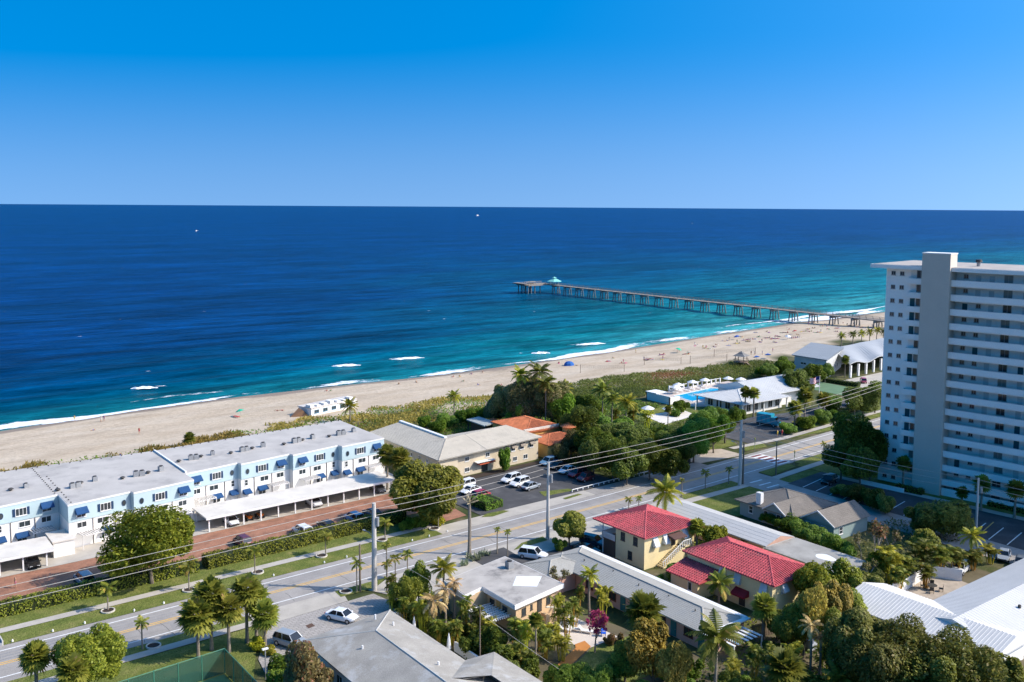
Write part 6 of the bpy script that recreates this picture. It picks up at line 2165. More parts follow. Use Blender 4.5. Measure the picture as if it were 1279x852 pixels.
CROWD = [('lie', 234.3, 251.4), ('lie', 235.3, 251.4), ('sit', 233.7, 243.2), ('stand', 234.3, 242.8), ('lie', 235.4, 242.9), ('stand', 244.8, 243.1), ('lie', 246.1, 243.3), ('lie', 248.2, 244.4), ('lie', 249.1, 244.3), ('lie', 248.7, 242.8), ('sit', 259.6, 249.3), ('lie', 261.2, 249.8), ('sit', 262.1, 249.6), ('stand', 271.5, 251.5), ('stand', 271.7, 250.6), ('lie', 267.4, 243.9), ('lie', 268.5, 243.9), ('sit', 268.4, 242.8), ('lie', 272.9, 246.6), ('stand', 285.2, 250.6), ('sit', 286.2, 250.4), ('stand', 285.5, 249.2), ('lie', 286.1, 248.6), ('lie', 286.7, 248.1), ('sit', 298.1, 255.1), ('lie', 298.9, 254.7), ('sit', 292.5, 251.5), ('lie', 292.7, 250.6), ('lie', 311.4, 262.7), ('lie', 310.9, 261.1), ('sit', 312.5, 261.3), ('stand', 313.7, 261.2), ('sit', 300.1, 250.1), ('sit', 306.4, 252.1), ('stand', 308.4, 252.7), ('sit', 307.9, 251.1), ('sit', 319.5, 258.2), ('lie', 320.8, 258.2), ('sit', 321.6, 257.7), ('sit', 322.0, 256.9), ('sit', 316.5, 253.7), ('sit', 315.9, 252.1), ('sit', 323.8, 257.0), ('lie', 325.4, 257.1), ('sit', 334.2, 261.9), ('lie', 318.0, 248.6), ('stand', 317.5, 247.2), ('lie', 331.6, 256.4), ('lie', 332.5, 256.0), ('sit', 332.5, 254.9), ('lie', 330.3, 252.4), ('lie', 332.8, 253.2), ('stand', 331.9, 251.5), ('lie', 332.5, 250.9), ('sit', 320.4, 243.6), ('lie', 320.5, 242.6), ('lie', 341.0, 257.7), ('lie', 340.3, 256.0), ('sit', 342.9, 254.1), ('sit', 336.3, 247.5), ('sit', 336.4, 246.5), ('sit', 336.9, 245.8), ('sit', 340.6, 248.6), ('sit', 339.1, 246.4), ('sit', 340.6, 246.5), ('sit', 341.5, 246.1), ('sit', 349.6, 253.6), ('lie', 349.3, 252.3), ('stand', 364.7, 269.9), ('sit', 366.1, 269.8), ('lie', 361.9, 260.0), ('lie', 363.8, 260.2), ('sit', 363.6, 259.0), ('lie', 365.6, 259.3), ('sit', 362.7, 256.3), ('sit', 365.0, 256.9), ('lie', 363.4, 254.6), ('lie', 362.6, 252.5), ('lie', 365.5, 253.4), ('stand', 364.0, 251.3), ('sit', 378.0, 257.7), ('lie', 379.3, 257.5), ('lie', 385.0, 257.4), ('sit', 387.8, 258.1), ('sit', 369.5, 247.7), ('sit', 370.3, 247.2), ('sit', 388.6, 268.5), ('sit', 388.2, 267.1), ('stand', 389.2, 266.7), ('lie', 390.6, 266.5), ('stand', 396.8, 259.7), ('sit', 397.3, 258.9), ('lie', 397.1, 257.6), ('lie', 394.0, 252.8), ('stand', 396.1, 253.0), ('lie', 394.4, 250.8), ('lie', 394.8, 250.0), ('sit', 377.9, 265.4), ('sit', 378.8, 264.9), ('sit', 218.5, 259.8), ('lie', 219.0, 250.7), ('stand', 291.0, 260.0), ('sit', 292.4, 260.1), ('lie', 327.2, 267.6), ('lie', 328.6, 267.5), ('lie', 328.9, 266.7), ('lie', 352.8, 264.1), ('lie', 354.4, 264.1), ('lie', 354.8, 263.3), ('sit', 355.0, 262.3), ('sit', 372.7, 264.7), ('sit', 372.6, 263.5), ('sit', 352.4, 271.7), ('lie', 351.3, 269.7), ('lie', 347.4, 274.1), ('sit', 397.0, 248.8), ('lie', 397.2, 247.9), ('stand', 397.1, 246.8), ('sit', 407.7, 269.1), ('sit', 408.1, 263.6), ('stand', 250.7, 239.2), ('sit', 240.9, 255.1)]
# ------------------------------------------------------------------ vehicles
def car_meshes(style):
    L, Wd = {'sedan': (4.6, .9), 'suv': (4.6, .95), 'hatch': (4.1, .88)}[style]
    tall = style != 'sedan'
    belt = 1.0 if tall else .9
    roof = 1.68 if tall else 1.43
    st = [(-.5, .55, .62, .78), (-.47, .42, .82, .93), (-.3, .25, .98, .97), (-.05, .22, 1.0, 1.0), (.2, .22, 1.0, 1.0), (.33, .25, .98, .93), (.45, .36, .86, .8), (.5, .5, .66, .7)]
    b = MB()
    ring = []
    for sx, zb, wf, zf in st:
        x, w, zt = sx * L, Wd * wf, belt * zf
        zb_ = zb * .95 + .02
        ring.append([(x, -w * .9, zb_), (x, -w, zb_ + .12), (x, -w, zt - .18), (x, -w * .88, zt), (x, w * .88, zt), (x, w, zt - .18), (x, w, zb_ + .12), (x, w * .9, zb_)])
    vs = [p for r in ring for p in r]
    fs = []
    for i in range(len(ring) - 1):
        for k in range(8):
            a, c = i * 8 + k, i * 8 + (k + 1) % 8
            fs.append((a, a + 8, c + 8, c))
    fs += [tuple(range(8)), tuple(range((len(ring) - 1) * 8, len(ring) * 8))[::-1]]
    b.add(vs, fs)
    wx0, rx0 = .24 * L, .10 * L
    rx1, wx1 = (-.40 * L, -.47 * L) if tall else (-.2 * L, -.36 * L)
    wb, wr = Wd * .9, Wd * .72
    zb2 = belt - .03
    # roof panel and pillars in body colour
    b.add([(rx0, -wr, roof - .05), (rx0, wr, roof - .05), (rx1, wr, roof - .05), (rx1, -wr, roof - .05), (rx0 - .12, -wr * .82, roof), (rx0 - .12, wr * .82, roof), (rx1 + .1, wr * .82, roof), (rx1 + .1, -wr * .82, roof)],
          [(4, 5, 6, 7), (0, 1, 5, 4), (1, 2, 6, 5), (2, 3, 7, 6), (3, 0, 4, 7)])
    for s in (-1, 1):
        for xa, xb in ((wx0, rx0), ((wx0 + wx1) / 2 - .05, (rx0 + rx1) / 2 - .05), (wx1, rx1)):
            b.tube((xa, s * (wb + .005), zb2), (xb, s * (wr + .015), roof - .05), .05, n=4)
    for s in (-1, 1):
        b.box(wx0 - .22, s * (wb + .14) - .09, belt - .02, wx0 - .08, s * (wb + .14) + .09, belt + .12)
    g = MB()
    g.add([(wx0, -wb, zb2), (wx0, wb, zb2), (wx1, wb, zb2), (wx1, -wb, zb2), (rx0, -wr, roof - .05), (rx0, wr, roof - .05), (rx1, wr, roof - .05), (rx1, -wr, roof - .05)],
          [(0, 1, 5, 4), (1, 2, 6, 5), (2, 3, 7, 6), (3, 0, 4, 7)])
    return dict(body=b, glass=g.mesh('cabin_glass', CARGLASS), L=L, W=Wd)


TYRE = M('tyre', (.02, .02, .02), .9)
RIM = M('alloy_rim', (.45, .45, .47), .4, metallic=.6)
WHEEL = MB().tube((0, -.11, 0), (0, .11, 0), .33, n=14).mesh('wheel', TYRE)
RIMM = MB().tube((0, -.118, 0), (0, .118, 0), .2, n=10).mesh('rim', RIM)
HL = MB().box(-.04, -.17, -.07, .03, .17, .07)
HLM, TLM = HL.mesh('headlight', M('lamp_lens', (.75, .75, .72), .2)), HL.mesh('tail_light', M('tail_lens', (.35, .02, .02), .3))
CM = {k: car_meshes(k) for k in ('sedan', 'suv', 'hatch')}
PAINT = dict(white=(.76, .76, .76), silver=(.30, .33, .36), grey=(.14, .15, .16), black=(.015, .016, .018), red=(.33, .02, .03), darkred=(.12, .02, .025), blue=(.12, .26, .40), navy=(.02, .035, .06), pink=(.45, .08, .14))
BODY = {}


def car(style, col, x, y, ang, label, z=.06, group=None):
    """ang in degrees: direction the nose points, 0 = +X"""
    m = CM[style]
    if (style, col) not in BODY:
        me = m['body'].mesh('body', paint('paint_' + col, PAINT[col]))
        BODY[style, col] = me
    t = thing('car', label, 'car', (x, y, z), math.radians(ang), group)
    put('body', BODY[style, col], t)
    put('cabin_glass', m['glass'], t)
    L, Wd = m['L'], m['W']
    for sx in (.31, -.31):
        for s in (-1, 1):
            w = put('wheel', WHEEL, t, (sx * L, s * (Wd - .1), .33))
            put('rim', RIMM, w)
    for s in (-1, 1):
        put('headlight', HLM, t, (.485 * L, s * Wd * .52, .62))
        put('tail_light', TLM, t, (-.49 * L, s * Wd * .55, .72))
    return t


car('suv', 'white', 110.2, 145.3, 190, 'white SUV in the tan apartments lot, deepest of the three pale cars')
car('suv', 'white', 110.0, 142.2, 190, 'white SUV in the tan apartments lot, middle of the three pale cars')
car('sedan', 'silver', 110.4, 139.3, 10, 'silver sedan in the tan apartments lot beside the planted island')
car('sedan', 'white', 99.6, 143.9, 190, 'white car parked behind the leafy driveway tree')
car('suv', 'white', 100.6, 147.3, 190, 'white SUV mostly hidden behind the leafy driveway tree')
car('hatch', 'red', 99.4, 140.2, 10, 'dark red car behind the clipped lot hedge')
car('suv', 'blue', 124.2, 150.6, 188, 'pale blue SUV in the far corner of the apartments lot')
car('sedan', 'black', 123.8, 147.2, 188, 'black car in the shaded row of the apartments lot')
car('sedan', 'white', 123.4, 143.6, 188, 'white sedan in the shaded row of the apartments lot')
car('suv', 'red', 123.2, 140.4, 188, 'bright red SUV in the shaded row of the apartments lot')
car('hatch', 'darkred', 122.6, 137.2, 188, 'dark maroon hatchback in the shaded row nearest the road')
car('sedan', 'white', 56.8, 153.6, -92, 'white sedan parked under the long carport')
car('suv', 'white', 72.5, 154.6, -92, 'white SUV under the long carport, middle bays')
car('sedan', 'grey', 86.0, 155.2, -92, 'dark grey car under the far end of the long carport')
car('sedan', 'black', 26.0, 152.6, -92, 'black car parked under the short carport')
car('suv', 'silver', 30.6, 141.2, 95, 'silver blue car roof showing above the long clipped hedge', .07)
car('hatch', 'darkred', 54.5, 142.6, 95, 'dark maroon car behind the hedge on the brick drive', .07)
car('suv', 'white', 64.3, 141.6, 95, 'white car behind the hedge on the brick drive', .07)
car('sedan', 'black', 68.8, 141.8, 95, 'black car behind the hedge on the brick drive', .07)
car('suv', 'blue', 74.2, 142.4, 95, 'light blue car behind the hedge near the driveway tree', .07)
car('sedan', 'navy', 78.0, 142.8, 95, 'dark navy car behind the hedge near the driveway tree', .07)
car('sedan', 'white', 54.6, 108.4, -62, 'white sedan on the paver forecourt before the grey hip roof', .07)
car('suv', 'silver', 46.2, 105.6, -66, 'silver SUV on the paver forecourt by the palm clump', .07)
car('suv', 'white', 88.4, 110.8, -58, 'white SUV on the motel forecourt beside the flat roof', .08)
car('suv', 'navy', 99.6, 109.4, -70, 'dark navy SUV parked beside the smaller yellow house', .08)
car('sedan', 'black', 96.4, 107.6, -70, 'black sedan parked between the motel and the yellow house', .08)
car('suv', 'black', 160.4, 107.6, 192, 'black SUV in the shaded tower car park', .06)
car('sedan', 'silver', 147.3, 67.4, 200, 'silver sedan beside the white ribbed roof', .06)
car('sedan', 'grey', 146.4, 64.4, 200, 'grey sedan half hidden behind the white ribbed roof', .06)
car('hatch', 'white', 136.4, 68.6, 190, 'white hatchback behind the court panel fence', .06)
car('suv', 'white', 229.7, 148.4, 200, 'white SUV in the shaded club lot', .06)
car('hatch', 'pink', 263.5, 166, 40, 'pink car parked by the wavy pavilion', .06)
car('sedan', 'white', 268, 160.5, 190, 'white car on the pavilion lot', .06)
car('sedan', 'black', 162.5, 68.0, 192, 'black sedan in a marked bay of the tower car park', .06)
# quad bikes under the carport
ORANGE = M('orange_plastic', (.55, .14, .02), .5)
for x, lab in ((59.9, 'orange quad bike under the long carport, left bay'), (61.9, 'orange quad bike under the long carport, right bay')):
    t = thing('quad_bike', lab, 'quad bike', (x, 153.6, .1), math.radians(-90))
    MB().box(-.8, -.3, .45, .8, .3, .75).add([(-.9, -.5, .7), (-.3, -.5, .8), (-.3, .5, .8), (-.9, .5, .7), (.35, -.5, .8), (.95, -.45, .7), (.95, .45, .7), (.35, .5, .8)], [(0, 1, 2, 3), (4, 5, 6, 7)]).build('body', ORANGE, t)
    MB().box(-.6, -.18, .75, .15, .18, .9).build('seat', DARKM, t)
    MB().tube((.4, -.4, 1.05), (.4, .4, 1.05), .04).tube((.5, 0, .7), (.4, 0, 1.05), .04).build('handlebar', DARKM, t)
    for sx in (-.6, .6):
        for s in (-1, 1):
            put('wheel', WHEEL, t, (sx, s * .48, .33))
# teal food truck
t = thing('box_truck', 'teal covered truck parked in the club drive', 'truck', (191.4, 146.4, .06), math.radians(-75))
TRK = paint('paint_teal', (.02, .30, .38))
MB().box(-2.6, -1.1, .7, 1.2, 1.1, 3.0).build('cargo_box', TRK, t)
MB().add([(1.25, -1, .5), (2.9, -1, .5), (2.9, 1, .5), (1.25, 1, .5), (1.25, -1, 2.3), (2.1, -.95, 2.3), (2.9, -1, 1.3), (2.9, 1, 1.3), (2.1, .95, 2.3), (1.25, 1, 2.3)], [(0, 1, 6, 5, 4), (3, 9, 8, 7, 2), (1, 2, 7, 6), (5, 8, 9, 4), (0, 4, 9, 3), (0, 3, 2, 1)]).build('cab', TRK, t)
MB().quad((2.9, -.85, 1.36), (2.9, .85, 1.36), (2.16, .85, 2.24), (2.16, -.85, 2.24)).build('windscreen', CARGLASS, t)
t.children[-1].location = (.03, 0, .02)
MB().box(-2.7, -.9, .35, 2.7, .9, .7).build('chassis', DARKM, t)
for sx in (-1.7, 1.9):
    for s in (-1, 1):
        w = put('wheel', WHEEL, t, (sx, s * .95, .38))
        w.scale = (1.15, 1.3, 1.15)
        put('rim', RIMM, w)
for i in range(3):
    MB().box(-2.2 + i * 1.15, -1.13, 1.1, -1.4 + i * 1.15, -1.1, 2.5).build('side_panel', M('teal_panel', (.03, .42, .5), .5), t)

# ------------------------------------------------------------------ foliage
leaf_mat('leaf_dark', (0.04, 0.07, 0.01), (0.25, 0.29, 0.04))
leaf_mat('leaf_mid', (0.075, 0.11, 0.01), (0.42, 0.41, 0.05))
leaf_mat('leaf_green', (0.0545, 0.126, 0.014), (0.273, 0.379, 0.0437))
leaf_mat('leaf_olive', (0.06, 0.08, 0.014), (0.31, 0.30, 0.055), (0.40, 0.33, 0.11), .08)
leaf_mat('leaf_yellow', (0.148, 0.126, 0.0209), (0.545, 0.391, 0.0699), (0.65, 0.505, 0.0874), .16)
leaf_mat('leaf_brown', (0.07, 0.075, 0.024), (0.27, 0.25, 0.08), (0.42, 0.30, 0.15), .2)
leaf_mat('leaf_bright', (0.164, 0.184, 0.014), (0.65, 0.597, 0.0524))
leaf_mat('leaf_red', (0.09, 0.07, 0.024), (0.33, 0.25, 0.09), (0.36, 0.15, 0.08), .25)
leaf_mat('leaf_crimson', (0.136, 0.0276, 0.0209), (0.435, 0.0689, 0.0524))
leaf_mat('leaf_pink', (.28, .03, .1), (.5, .07, .2))
leaf_mat('palm_green', (0.0545, 0.0919, 0.0122), (0.312, 0.31, 0.0437), (0.65, 0.438, 0.105), .1)
leaf_mat('palm_sabal', (0.08, 0.115, 0.014), (0.46, 0.45, 0.07), (0.5, 0.37, 0.13), .06)
leaf_mat('palm_lime', (0.0954, 0.138, 0.014), (0.572, 0.505, 0.0524), (0.65, 0.621, 0.0874), .12)
leaf_mat('palm_dry', (0.136, 0.0919, 0.035), (0.545, 0.345, 0.14), (0.65, 0.505, 0.228), .25, .15)
leaf_mat('leaf_agave', (0.164, 0.208, 0.122), (0.408, 0.438, 0.262))
leaf_mat('leaf_grey', (0.273, 0.217, 0.14), (0.599, 0.481, 0.315))
leaf_mat('dune_grass', (0.123, 0.115, 0.0209), (0.545, 0.414, 0.105), (0.65, 0.551, 0.209), .2)
leaf_mat('seagrape', (0.0573, 0.105, 0.0175), (0.229, 0.276, 0.0491), (0.358, 0.158, 0.0655), .22)
BARK = M('bark', (.16, .13, .10), .95, .2, 2.0)
PBARK = M('palm_bark', (.24, .20, .155), .95, .15, 3.0)
CROWNSH = M('crownshaft', (.1, .16, .04), .6)


def quads_mesh(name, V, lv, mat, k=4):
    """V: (n, k, 3) array of faces, lv: tone of each"""
    n = len(V)
    me = bpy.data.meshes.new(name)
    me.vertices.add(n * k)
    me.vertices.foreach_set('co', np.asarray(V, dtype=np.float32).reshape(-1))
    me.loops.add(n * k)
    me.loops.foreach_set('vertex_index', np.arange(n * k, dtype=np.int32))
    me.polygons.add(n)
    me.polygons.foreach_set('loop_start', np.arange(0, n * k, k, dtype=np.int32))
    me.polygons.foreach_set('loop_total', np.full(n, k, dtype=np.int32))
    a = me.attributes.new('lv', 'FLOAT', 'FACE')
    a.data.foreach_set('value', np.clip(np.asarray(lv, dtype=np.float32), 0, 1))
    me.materials.append(mat)
    me.update(calc_edges=True)
    return me


def unit(v):
    return v / np.maximum(np.linalg.norm(v, axis=-1, keepdims=True), 1e-6)


def leaves(cen, nrm, size, aspect=1.7, jitter=.7):
    n = len(cen)
    nn = unit(nrm + RNG.normal(0, jitter, (n, 3)))
    t = unit(np.cross(nn, RNG.normal(0, 1, (n, 3))))
    b = np.cross(nn, t)
    s = (size * RNG.uniform(.6, 1.3, n))[:, None]
    a = t * s * aspect * .5
    c = b * s * .5
    return np.stack([cen - a, cen + c * .9 - a * .1, cen + a, cen - c * .9 - a * .1], 1)


def crown_points(n, lobes, flat=.8, low=-.5):
    L = []
    for i in range(lobes):
        d = unit(RNG.normal(0, 1, 3))
        d[2] = d[2] * .75 + .15
        L.append((d * RNG.uniform(.36, .8), RNG.uniform(.22, .44)))
    L.append((np.array([0, 0, 0.0]), .55))
    P, N, K = [], [], []
    per = int(n * 1.7 / len(L))
    for li, (c, r) in enumerate(L):
        d = unit(RNG.normal(0, 1, (per, 3)))
        rr = r * RNG.uniform(.72, 1.1, per) ** .6
        p = c + d * rr[:, None]
        keep = np.ones(per, bool)
        for c2, r2 in L:
            if c2 is not c:
                keep &= np.linalg.norm(p - c2, axis=1) > r2 * .72
        keep &= p[:, 2] > low
        # ragged holes
        h = np.sin(p[:, 0] * 9 + li) * np.sin(p[:, 1] * 8 + 2 * li) * np.sin(p[:, 2] * 10 + li)
        keep &= h > -.6
        P.append(p[keep])
        N.append(d[keep])
        K.append(np.full(keep.sum(), RNG.uniform(-.16, .16)))
    # inner leaves close the view through the crown
    for li, (c, r) in enumerate(L):
        m = int(per * .28)
        d = unit(RNG.normal(0, 1, (m, 3)))
        p = c + d * (r * RNG.uniform(.25, .8, m))[:, None]
        k2 = p[:, 2] > low
        P.append(p[k2])
        N.append(d[k2])
        K.append(np.zeros(k2.sum()))
    P, N, K = np.concatenate(P), np.concatenate(N), np.concatenate(K)
    P = P / np.percentile(np.abs(P[:, :2]), 99)
    return P, N, K


def crown_mesh(name, n, size, lobes, mat, low=-.5, aspect=1.7):
    P, N, K = crown_points(n, lobes, low=low)
    V = leaves(P, N * .8 + np.array([0.45, -0.4, .75]), size, aspect, .5)
    lv = RNG.uniform(.08, .92, len(P)) + K
    return quads_mesh(name, V, lv, mat)


_CR = {}


def crown(mat, cls):
    """three crowns of each leaf kind and size class, shared between plants"""
    i = random.randrange(3)
    key = (mat, cls, i)
    if key not in _CR:
        n, s, lb = {'S': (1700, .14, 8), 'M': (6500, .08, 13), 'L': (15000, .054, 20), 'P': (6000, .055, 9)}[cls]
        _CR[key] = crown_mesh('crown', n, s, lb, MATS[mat], aspect=(3.2 if cls == 'P' else 1.7))
    return _CR[key]


def loft(mb, pts, rs, n=7):
    """stem with level rings"""
    vs, fs = [], []
    for (x, y, z), r in zip(pts, rs):
        for i in range(n):
            t = 2 * math.pi * i / n
            vs.append((x + r * math.cos(t), y + r * math.sin(t), z))
    for k in range(len(pts) - 1):
        for i in range(n):
            fs.append((k * n + i, k * n + (i + 1) % n, (k + 1) * n + (i + 1) % n, (k + 1) * n + i))
    fs.append(tuple(range((len(pts) - 1) * n, len(pts) * n)))
    mb.add(vs, fs)


TRH = 22.0


def trunk_mesh(seed):
    """unit: trunk radius 1, height TRH; limbs spread inside the crown"""
    rnd = random.Random(seed)
    mb = MB()
    pts = [(0, 0, -.4), (rnd.uniform(-.6, .6), rnd.uniform(-.6, .6), 7), (rnd.uniform(-1, 1), rnd.uniform(-1, 1), 13)]
    loft(mb, pts, [1.25, .9, .7])
    for i in range(6):
        a = i * 1.05 + rnd.uniform(-.3, .3)
        s = Vector(pts[1] if i % 2 else pts[2])
        e = s + Vector((math.cos(a) * 10, math.sin(a) * 10, rnd.uniform(6, 12)))
        m = (s + e) / 2 + Vector((0, 0, 1))
        mb.path([s, m, e], [.6, .4, .15], n=5)
    return mb.mesh('trunk', BARK)


TRUNKS = [trunk_mesh(i) for i in range(3)]


def palm_trunk(seed, bend):
    rnd = random.Random(seed)
    a = rnd.uniform(0, 6.28)
    mb = MB()
    pts = []
    for i in range(7):
        s = i / 6
        k = bend * (s * s - s)
        pts.append((k * math.cos(a), k * math.sin(a), s * 1.0 - (.02 if i == 0 else 0)))
    loft(mb, pts, [1.35, 1.05, 1.0, .95, .95, .9, .8], n=8)
    return mb.mesh('trunk', PBARK)


PTRUNKS = [palm_trunk(i, b) for i, b in enumerate((0, 1.2, 2.2))]


def fan_crown(n, mat, lo=-55, fingers=11, rl=.56):
    F, lv = [], []
    for i in range(n):
        az = i * 2.4 + RNG.uniform(-.3, .3)
        s = (i + .5) / n
        el = math.radians(80 - (80 - lo) * s ** .8 + RNG.uniform(-10, 10))
        d = np.array([math.cos(az) * math.cos(el), math.sin(az) * math.cos(el), math.sin(el)])
        side = np.array([-math.sin(az), math.cos(az), 0])
        upv = np.cross(d, side) * -1
        pl = RNG.uniform(.32, .5)
        base = d * pl + np.array([0, 0, -.12 * pl])
        w = .02
        F.append([side * -w, side * w, base + side * w, base - side * w])
        tone = RNG.uniform(.2, .8) * (1 if s < .75 else .8)
        if s > .93:
            tone = RNG.uniform(.9, 1.0)
        lv.append(tone)
        for k in range(fingers):
            a = math.radians(-115 + 230 * k / (fingers - 1))
            f = d * math.cos(a) + side * math.sin(a)
            L = rl * (1 - .25 * abs(a) / 2) * RNG.uniform(.85, 1.1)
            mid = base + f * L * .55 + upv * .05 * math.cos(a)
            tip = base + f * L + np.array([0, 0, -.22 * L]) * RNG.uniform(.5, 1.4)
            q = np.cross(f, upv) * .085
            F.append([base, mid + q, tip, mid - q])
            lv.append(tone + RNG.uniform(-.2, .2))
    return quads_mesh('crown', np.array(F), lv, mat)


def feather_crown(n, mat, lo=-35, hi=80, nl=15, droop=.55, ll=.26, L=1.0, skirt=0, lw=.036):
    F, lv = [], []
    for i in range(n + skirt):
        az = i * 2.4 + RNG.uniform(-.35, .35)
        s = (i + .5) / n
        el = math.radians(hi - (hi - lo) * min(1, s) + RNG.uniform(-8, 8)) if i < n else math.radians(RNG.uniform(-75, -50))
        tone0 = RNG.uniform(.2, .8) if i < n * .85 else RNG.uniform(.75, 1)
        p = np.zeros(3)
        Lk = L * RNG.uniform(.8, 1.1)
        side = np.array([-math.sin(az), math.cos(az), 0])
        prev = p
        for k in range(nl):
            u = k / (nl - 1)
            e = el - droop * 1.9 * u ** 1.4
            d = np.array([math.cos(az) * math.cos(e), math.sin(az) * math.cos(e), math.sin(e)])
            nx_ = prev + d * Lk / nl
            w = .012 * (1.3 - u)
            F.append([prev - side * w, prev + side * w, nx_ + side * w, nx_ - side * w])
            lv.append(tone0)
            if k > 0:
                le = ll * (math.sin(math.pi * min(1, .18 + u * .8)) ** .7) * RNG.uniform(.85, 1.15)
                for sg in (-1, 1):
                    dirv = unit(side * sg * .8 + d * .55 + np.array([0, 0, -.38 - .25 * u]))
                    tip = nx_ + dirv * le
                    wv = d * lw
                    F.append([nx_ - wv, nx_ + wv, tip + wv * .5, tip - wv * .5])
                    lv.append(tone0 + RNG.uniform(-.22, .22))
            prev = nx_
    return quads_mesh('crown', np.array(F), lv, mat)


_PC = {}


def palm_crown(kind, mat):
    key = (kind, mat, random.randrange(2))
    if key not in _PC:
        m = MATS[mat]
        _PC[key] = {'sabal': lambda: fan_crown(44, m), 'fanbig': lambda: fan_crown(34, m, -50, 13, .62), 'coco': lambda: feather_crown(22, m), 'street': lambda: feather_crown(13, m, -25, 75, 9, .6, .36, lw=.06),
                    'sparse': lambda: feather_crown(9, m, 20, 85, 12, .3, .16), 'dry': lambda: feather_crown(16, m, -30, 75, 12, .7, .24, skirt=10)}[kind]()
    return _PC[key]


def areca_mesh(mat, seed):
    V, LV = [], []
    for j in range(9):
        a, rad = RNG.uniform(0, 6.28), RNG.uniform(0, .5)
        top = np.array([math.cos(a) * rad, math.sin(a) * rad, RNG.uniform(.35, .78)])
        base = np.array([math.cos(a) * rad * .5, math.sin(a) * rad * .5, 0])
        for k in range(3):
            side = np.array([math.cos(k * 2.1), math.sin(k * 2.1), 0]) * .03
            V.append([base - side, base + side, top + side, top - side])
            LV.append(.95)
        for f in range(9):
            az = f * .7 + RNG.uniform(-.3, .3)
            el = RNG.uniform(.35, 1.3)
            prev = top
            L = RNG.uniform(.38, .6)
            tone = RNG.uniform(.15, .85)
            side = np.array([-math.sin(az), math.cos(az), 0])
            for k in range(8):
                u = k / 7
                e = el - 1.5 * u ** 1.3
                d = np.array([math.cos(az) * math.cos(e), math.sin(az) * math.cos(e), math.sin(e) * .55])
                nx_ = prev + d * L / 8
                for sg in (-1, 1):
                    dv = unit(side * sg * .8 + d * .7 + np.array([0, 0, -.2])) * .2 * math.sin(math.pi * min(1, .2 + u * .75))
                    wv = d * .028
                    V.append([nx_ - wv, nx_ + wv, nx_ + dv + wv * .5, nx_ + dv - wv * .5])
                    LV.append(tone + RNG.uniform(-.2, .2))
                prev = nx_
    return quads_mesh('fronds', np.array(V), LV, MATS[mat])


ARECA = [areca_mesh('palm_green', 0), areca_mesh('palm_lime', 1), areca_mesh('palm_green', 2)]


def bare_tree(seed, leaf=None, nleaf=0):
    rnd = random.Random(seed)
    mb = MB()
    tips = []

    def grow(p, d, L, r, dep):
        e = p + d * L
        mb.tube(p, e, r, r * .65, n=5 if dep < 2 else 3, cap=False)
        if dep == 4:
            tips.append(e)
            return
        for k in range(3):
            nd = (d + Vector((rnd.uniform(-.75, .75), rnd.uniform(-.75, .75), rnd.uniform(-.15, .5)))).normalized()
            grow(e, nd, L * rnd.uniform(.6, .85), r * .6, dep + 1)
    grow(Vector((0, 0, 0)), Vector((rnd.uniform(-.1, .1), rnd.uniform(-.1, .1), 1)).normalized(), .33, .035, 0)
    me = mb.mesh('branches', BARK if not leaf else M('grey_bark', (.3, .26, .22)))
    lm = None
    if nleaf:
        T = np.array([tuple(t) for t in tips])
        c = T[RNG.integers(0, len(T), nleaf)] + RNG.normal(0, .035, (nleaf, 3))
        lm = quads_mesh('leaves', leaves(c, np.tile([0, 0, 1.0], (nleaf, 1)), .05), RNG.uniform(0, 1, nleaf), MATS[leaf])
    return me, lm


BARE = [bare_tree(1, 'leaf_brown', 420), bare_tree(5, 'leaf_brown', 260), bare_tree(9, 'leaf_red', 500)]
BOUGA = bare_tree(7, 'leaf_pink', 900)


def agave_mesh():
    V, LV = [], []
    for c in range(6):
        o = np.array([RNG.uniform(-.7, .7), RNG.uniform(-.7, .7), .02])
        for i in range(16):
            az, el = i * 2.4, RNG.uniform(.2, 1.3)
            d = np.array([math.cos(az) * math.cos(el), math.sin(az) * math.cos(el), math.sin(el)])
            s = np.array([-math.sin(az), math.cos(az), 0]) * .07
            L = RNG.uniform(.4, .75)
            V.append([o - s * .5, o + d * L * .4 - s, o + d * L, o + d * L * .4 + s])
            LV.append(RNG.uniform(0, 1))
    return quads_mesh('leaves', np.array(V), LV, MATS['leaf_agave'])


AGAVE = agave_mesh()

KINDS = {
    'street': ('slim young palm', 'palm'), 'sabal': ('round headed cabbage palm', 'palm'), 'sabalS': ('small fan palm', 'palm'), 'sabalF': ('large spreading fan palm', 'palm'), 'coco': ('feathery coconut palm', 'palm'), 'coco0': ('tall palm with sparse pale fronds', 'palm'),
    'dry': ('palm with brown drooping fronds', 'palm'), 'areca': ('clumping palm', 'palm'), 'bare': ('nearly leafless brown tree', 'tree'), 'bouga': ('grey branched bougainvillea with pink flowers', 'tree'), 'pine': ('feathery grey green pine', 'tree'), 'agave': ('grey green agave cluster', 'plant'),
    'broad': ('large round broadleaf tree', 'tree'), 'broadS': ('mid green broadleaf tree', 'tree'), 'broadD': ('dark green broadleaf tree', 'tree'), 'broadG': ('fresh green broadleaf tree', 'tree'), 'broadB': ('brownish broadleaf tree', 'tree'), 'broadY': ('yellowing broadleaf tree', 'tree'), 'broadO': ('dense olive green tree', 'tree'),
    'shrub': ('green shrub', 'shrub'), 'shrubY': ('bright yellow green shrub', 'shrub'), 'shrubR': ('reddish shrub', 'shrub'), 'shrubD': ('dark green shrub', 'shrub'), 'shrubO': ('dull olive shrub', 'shrub')}
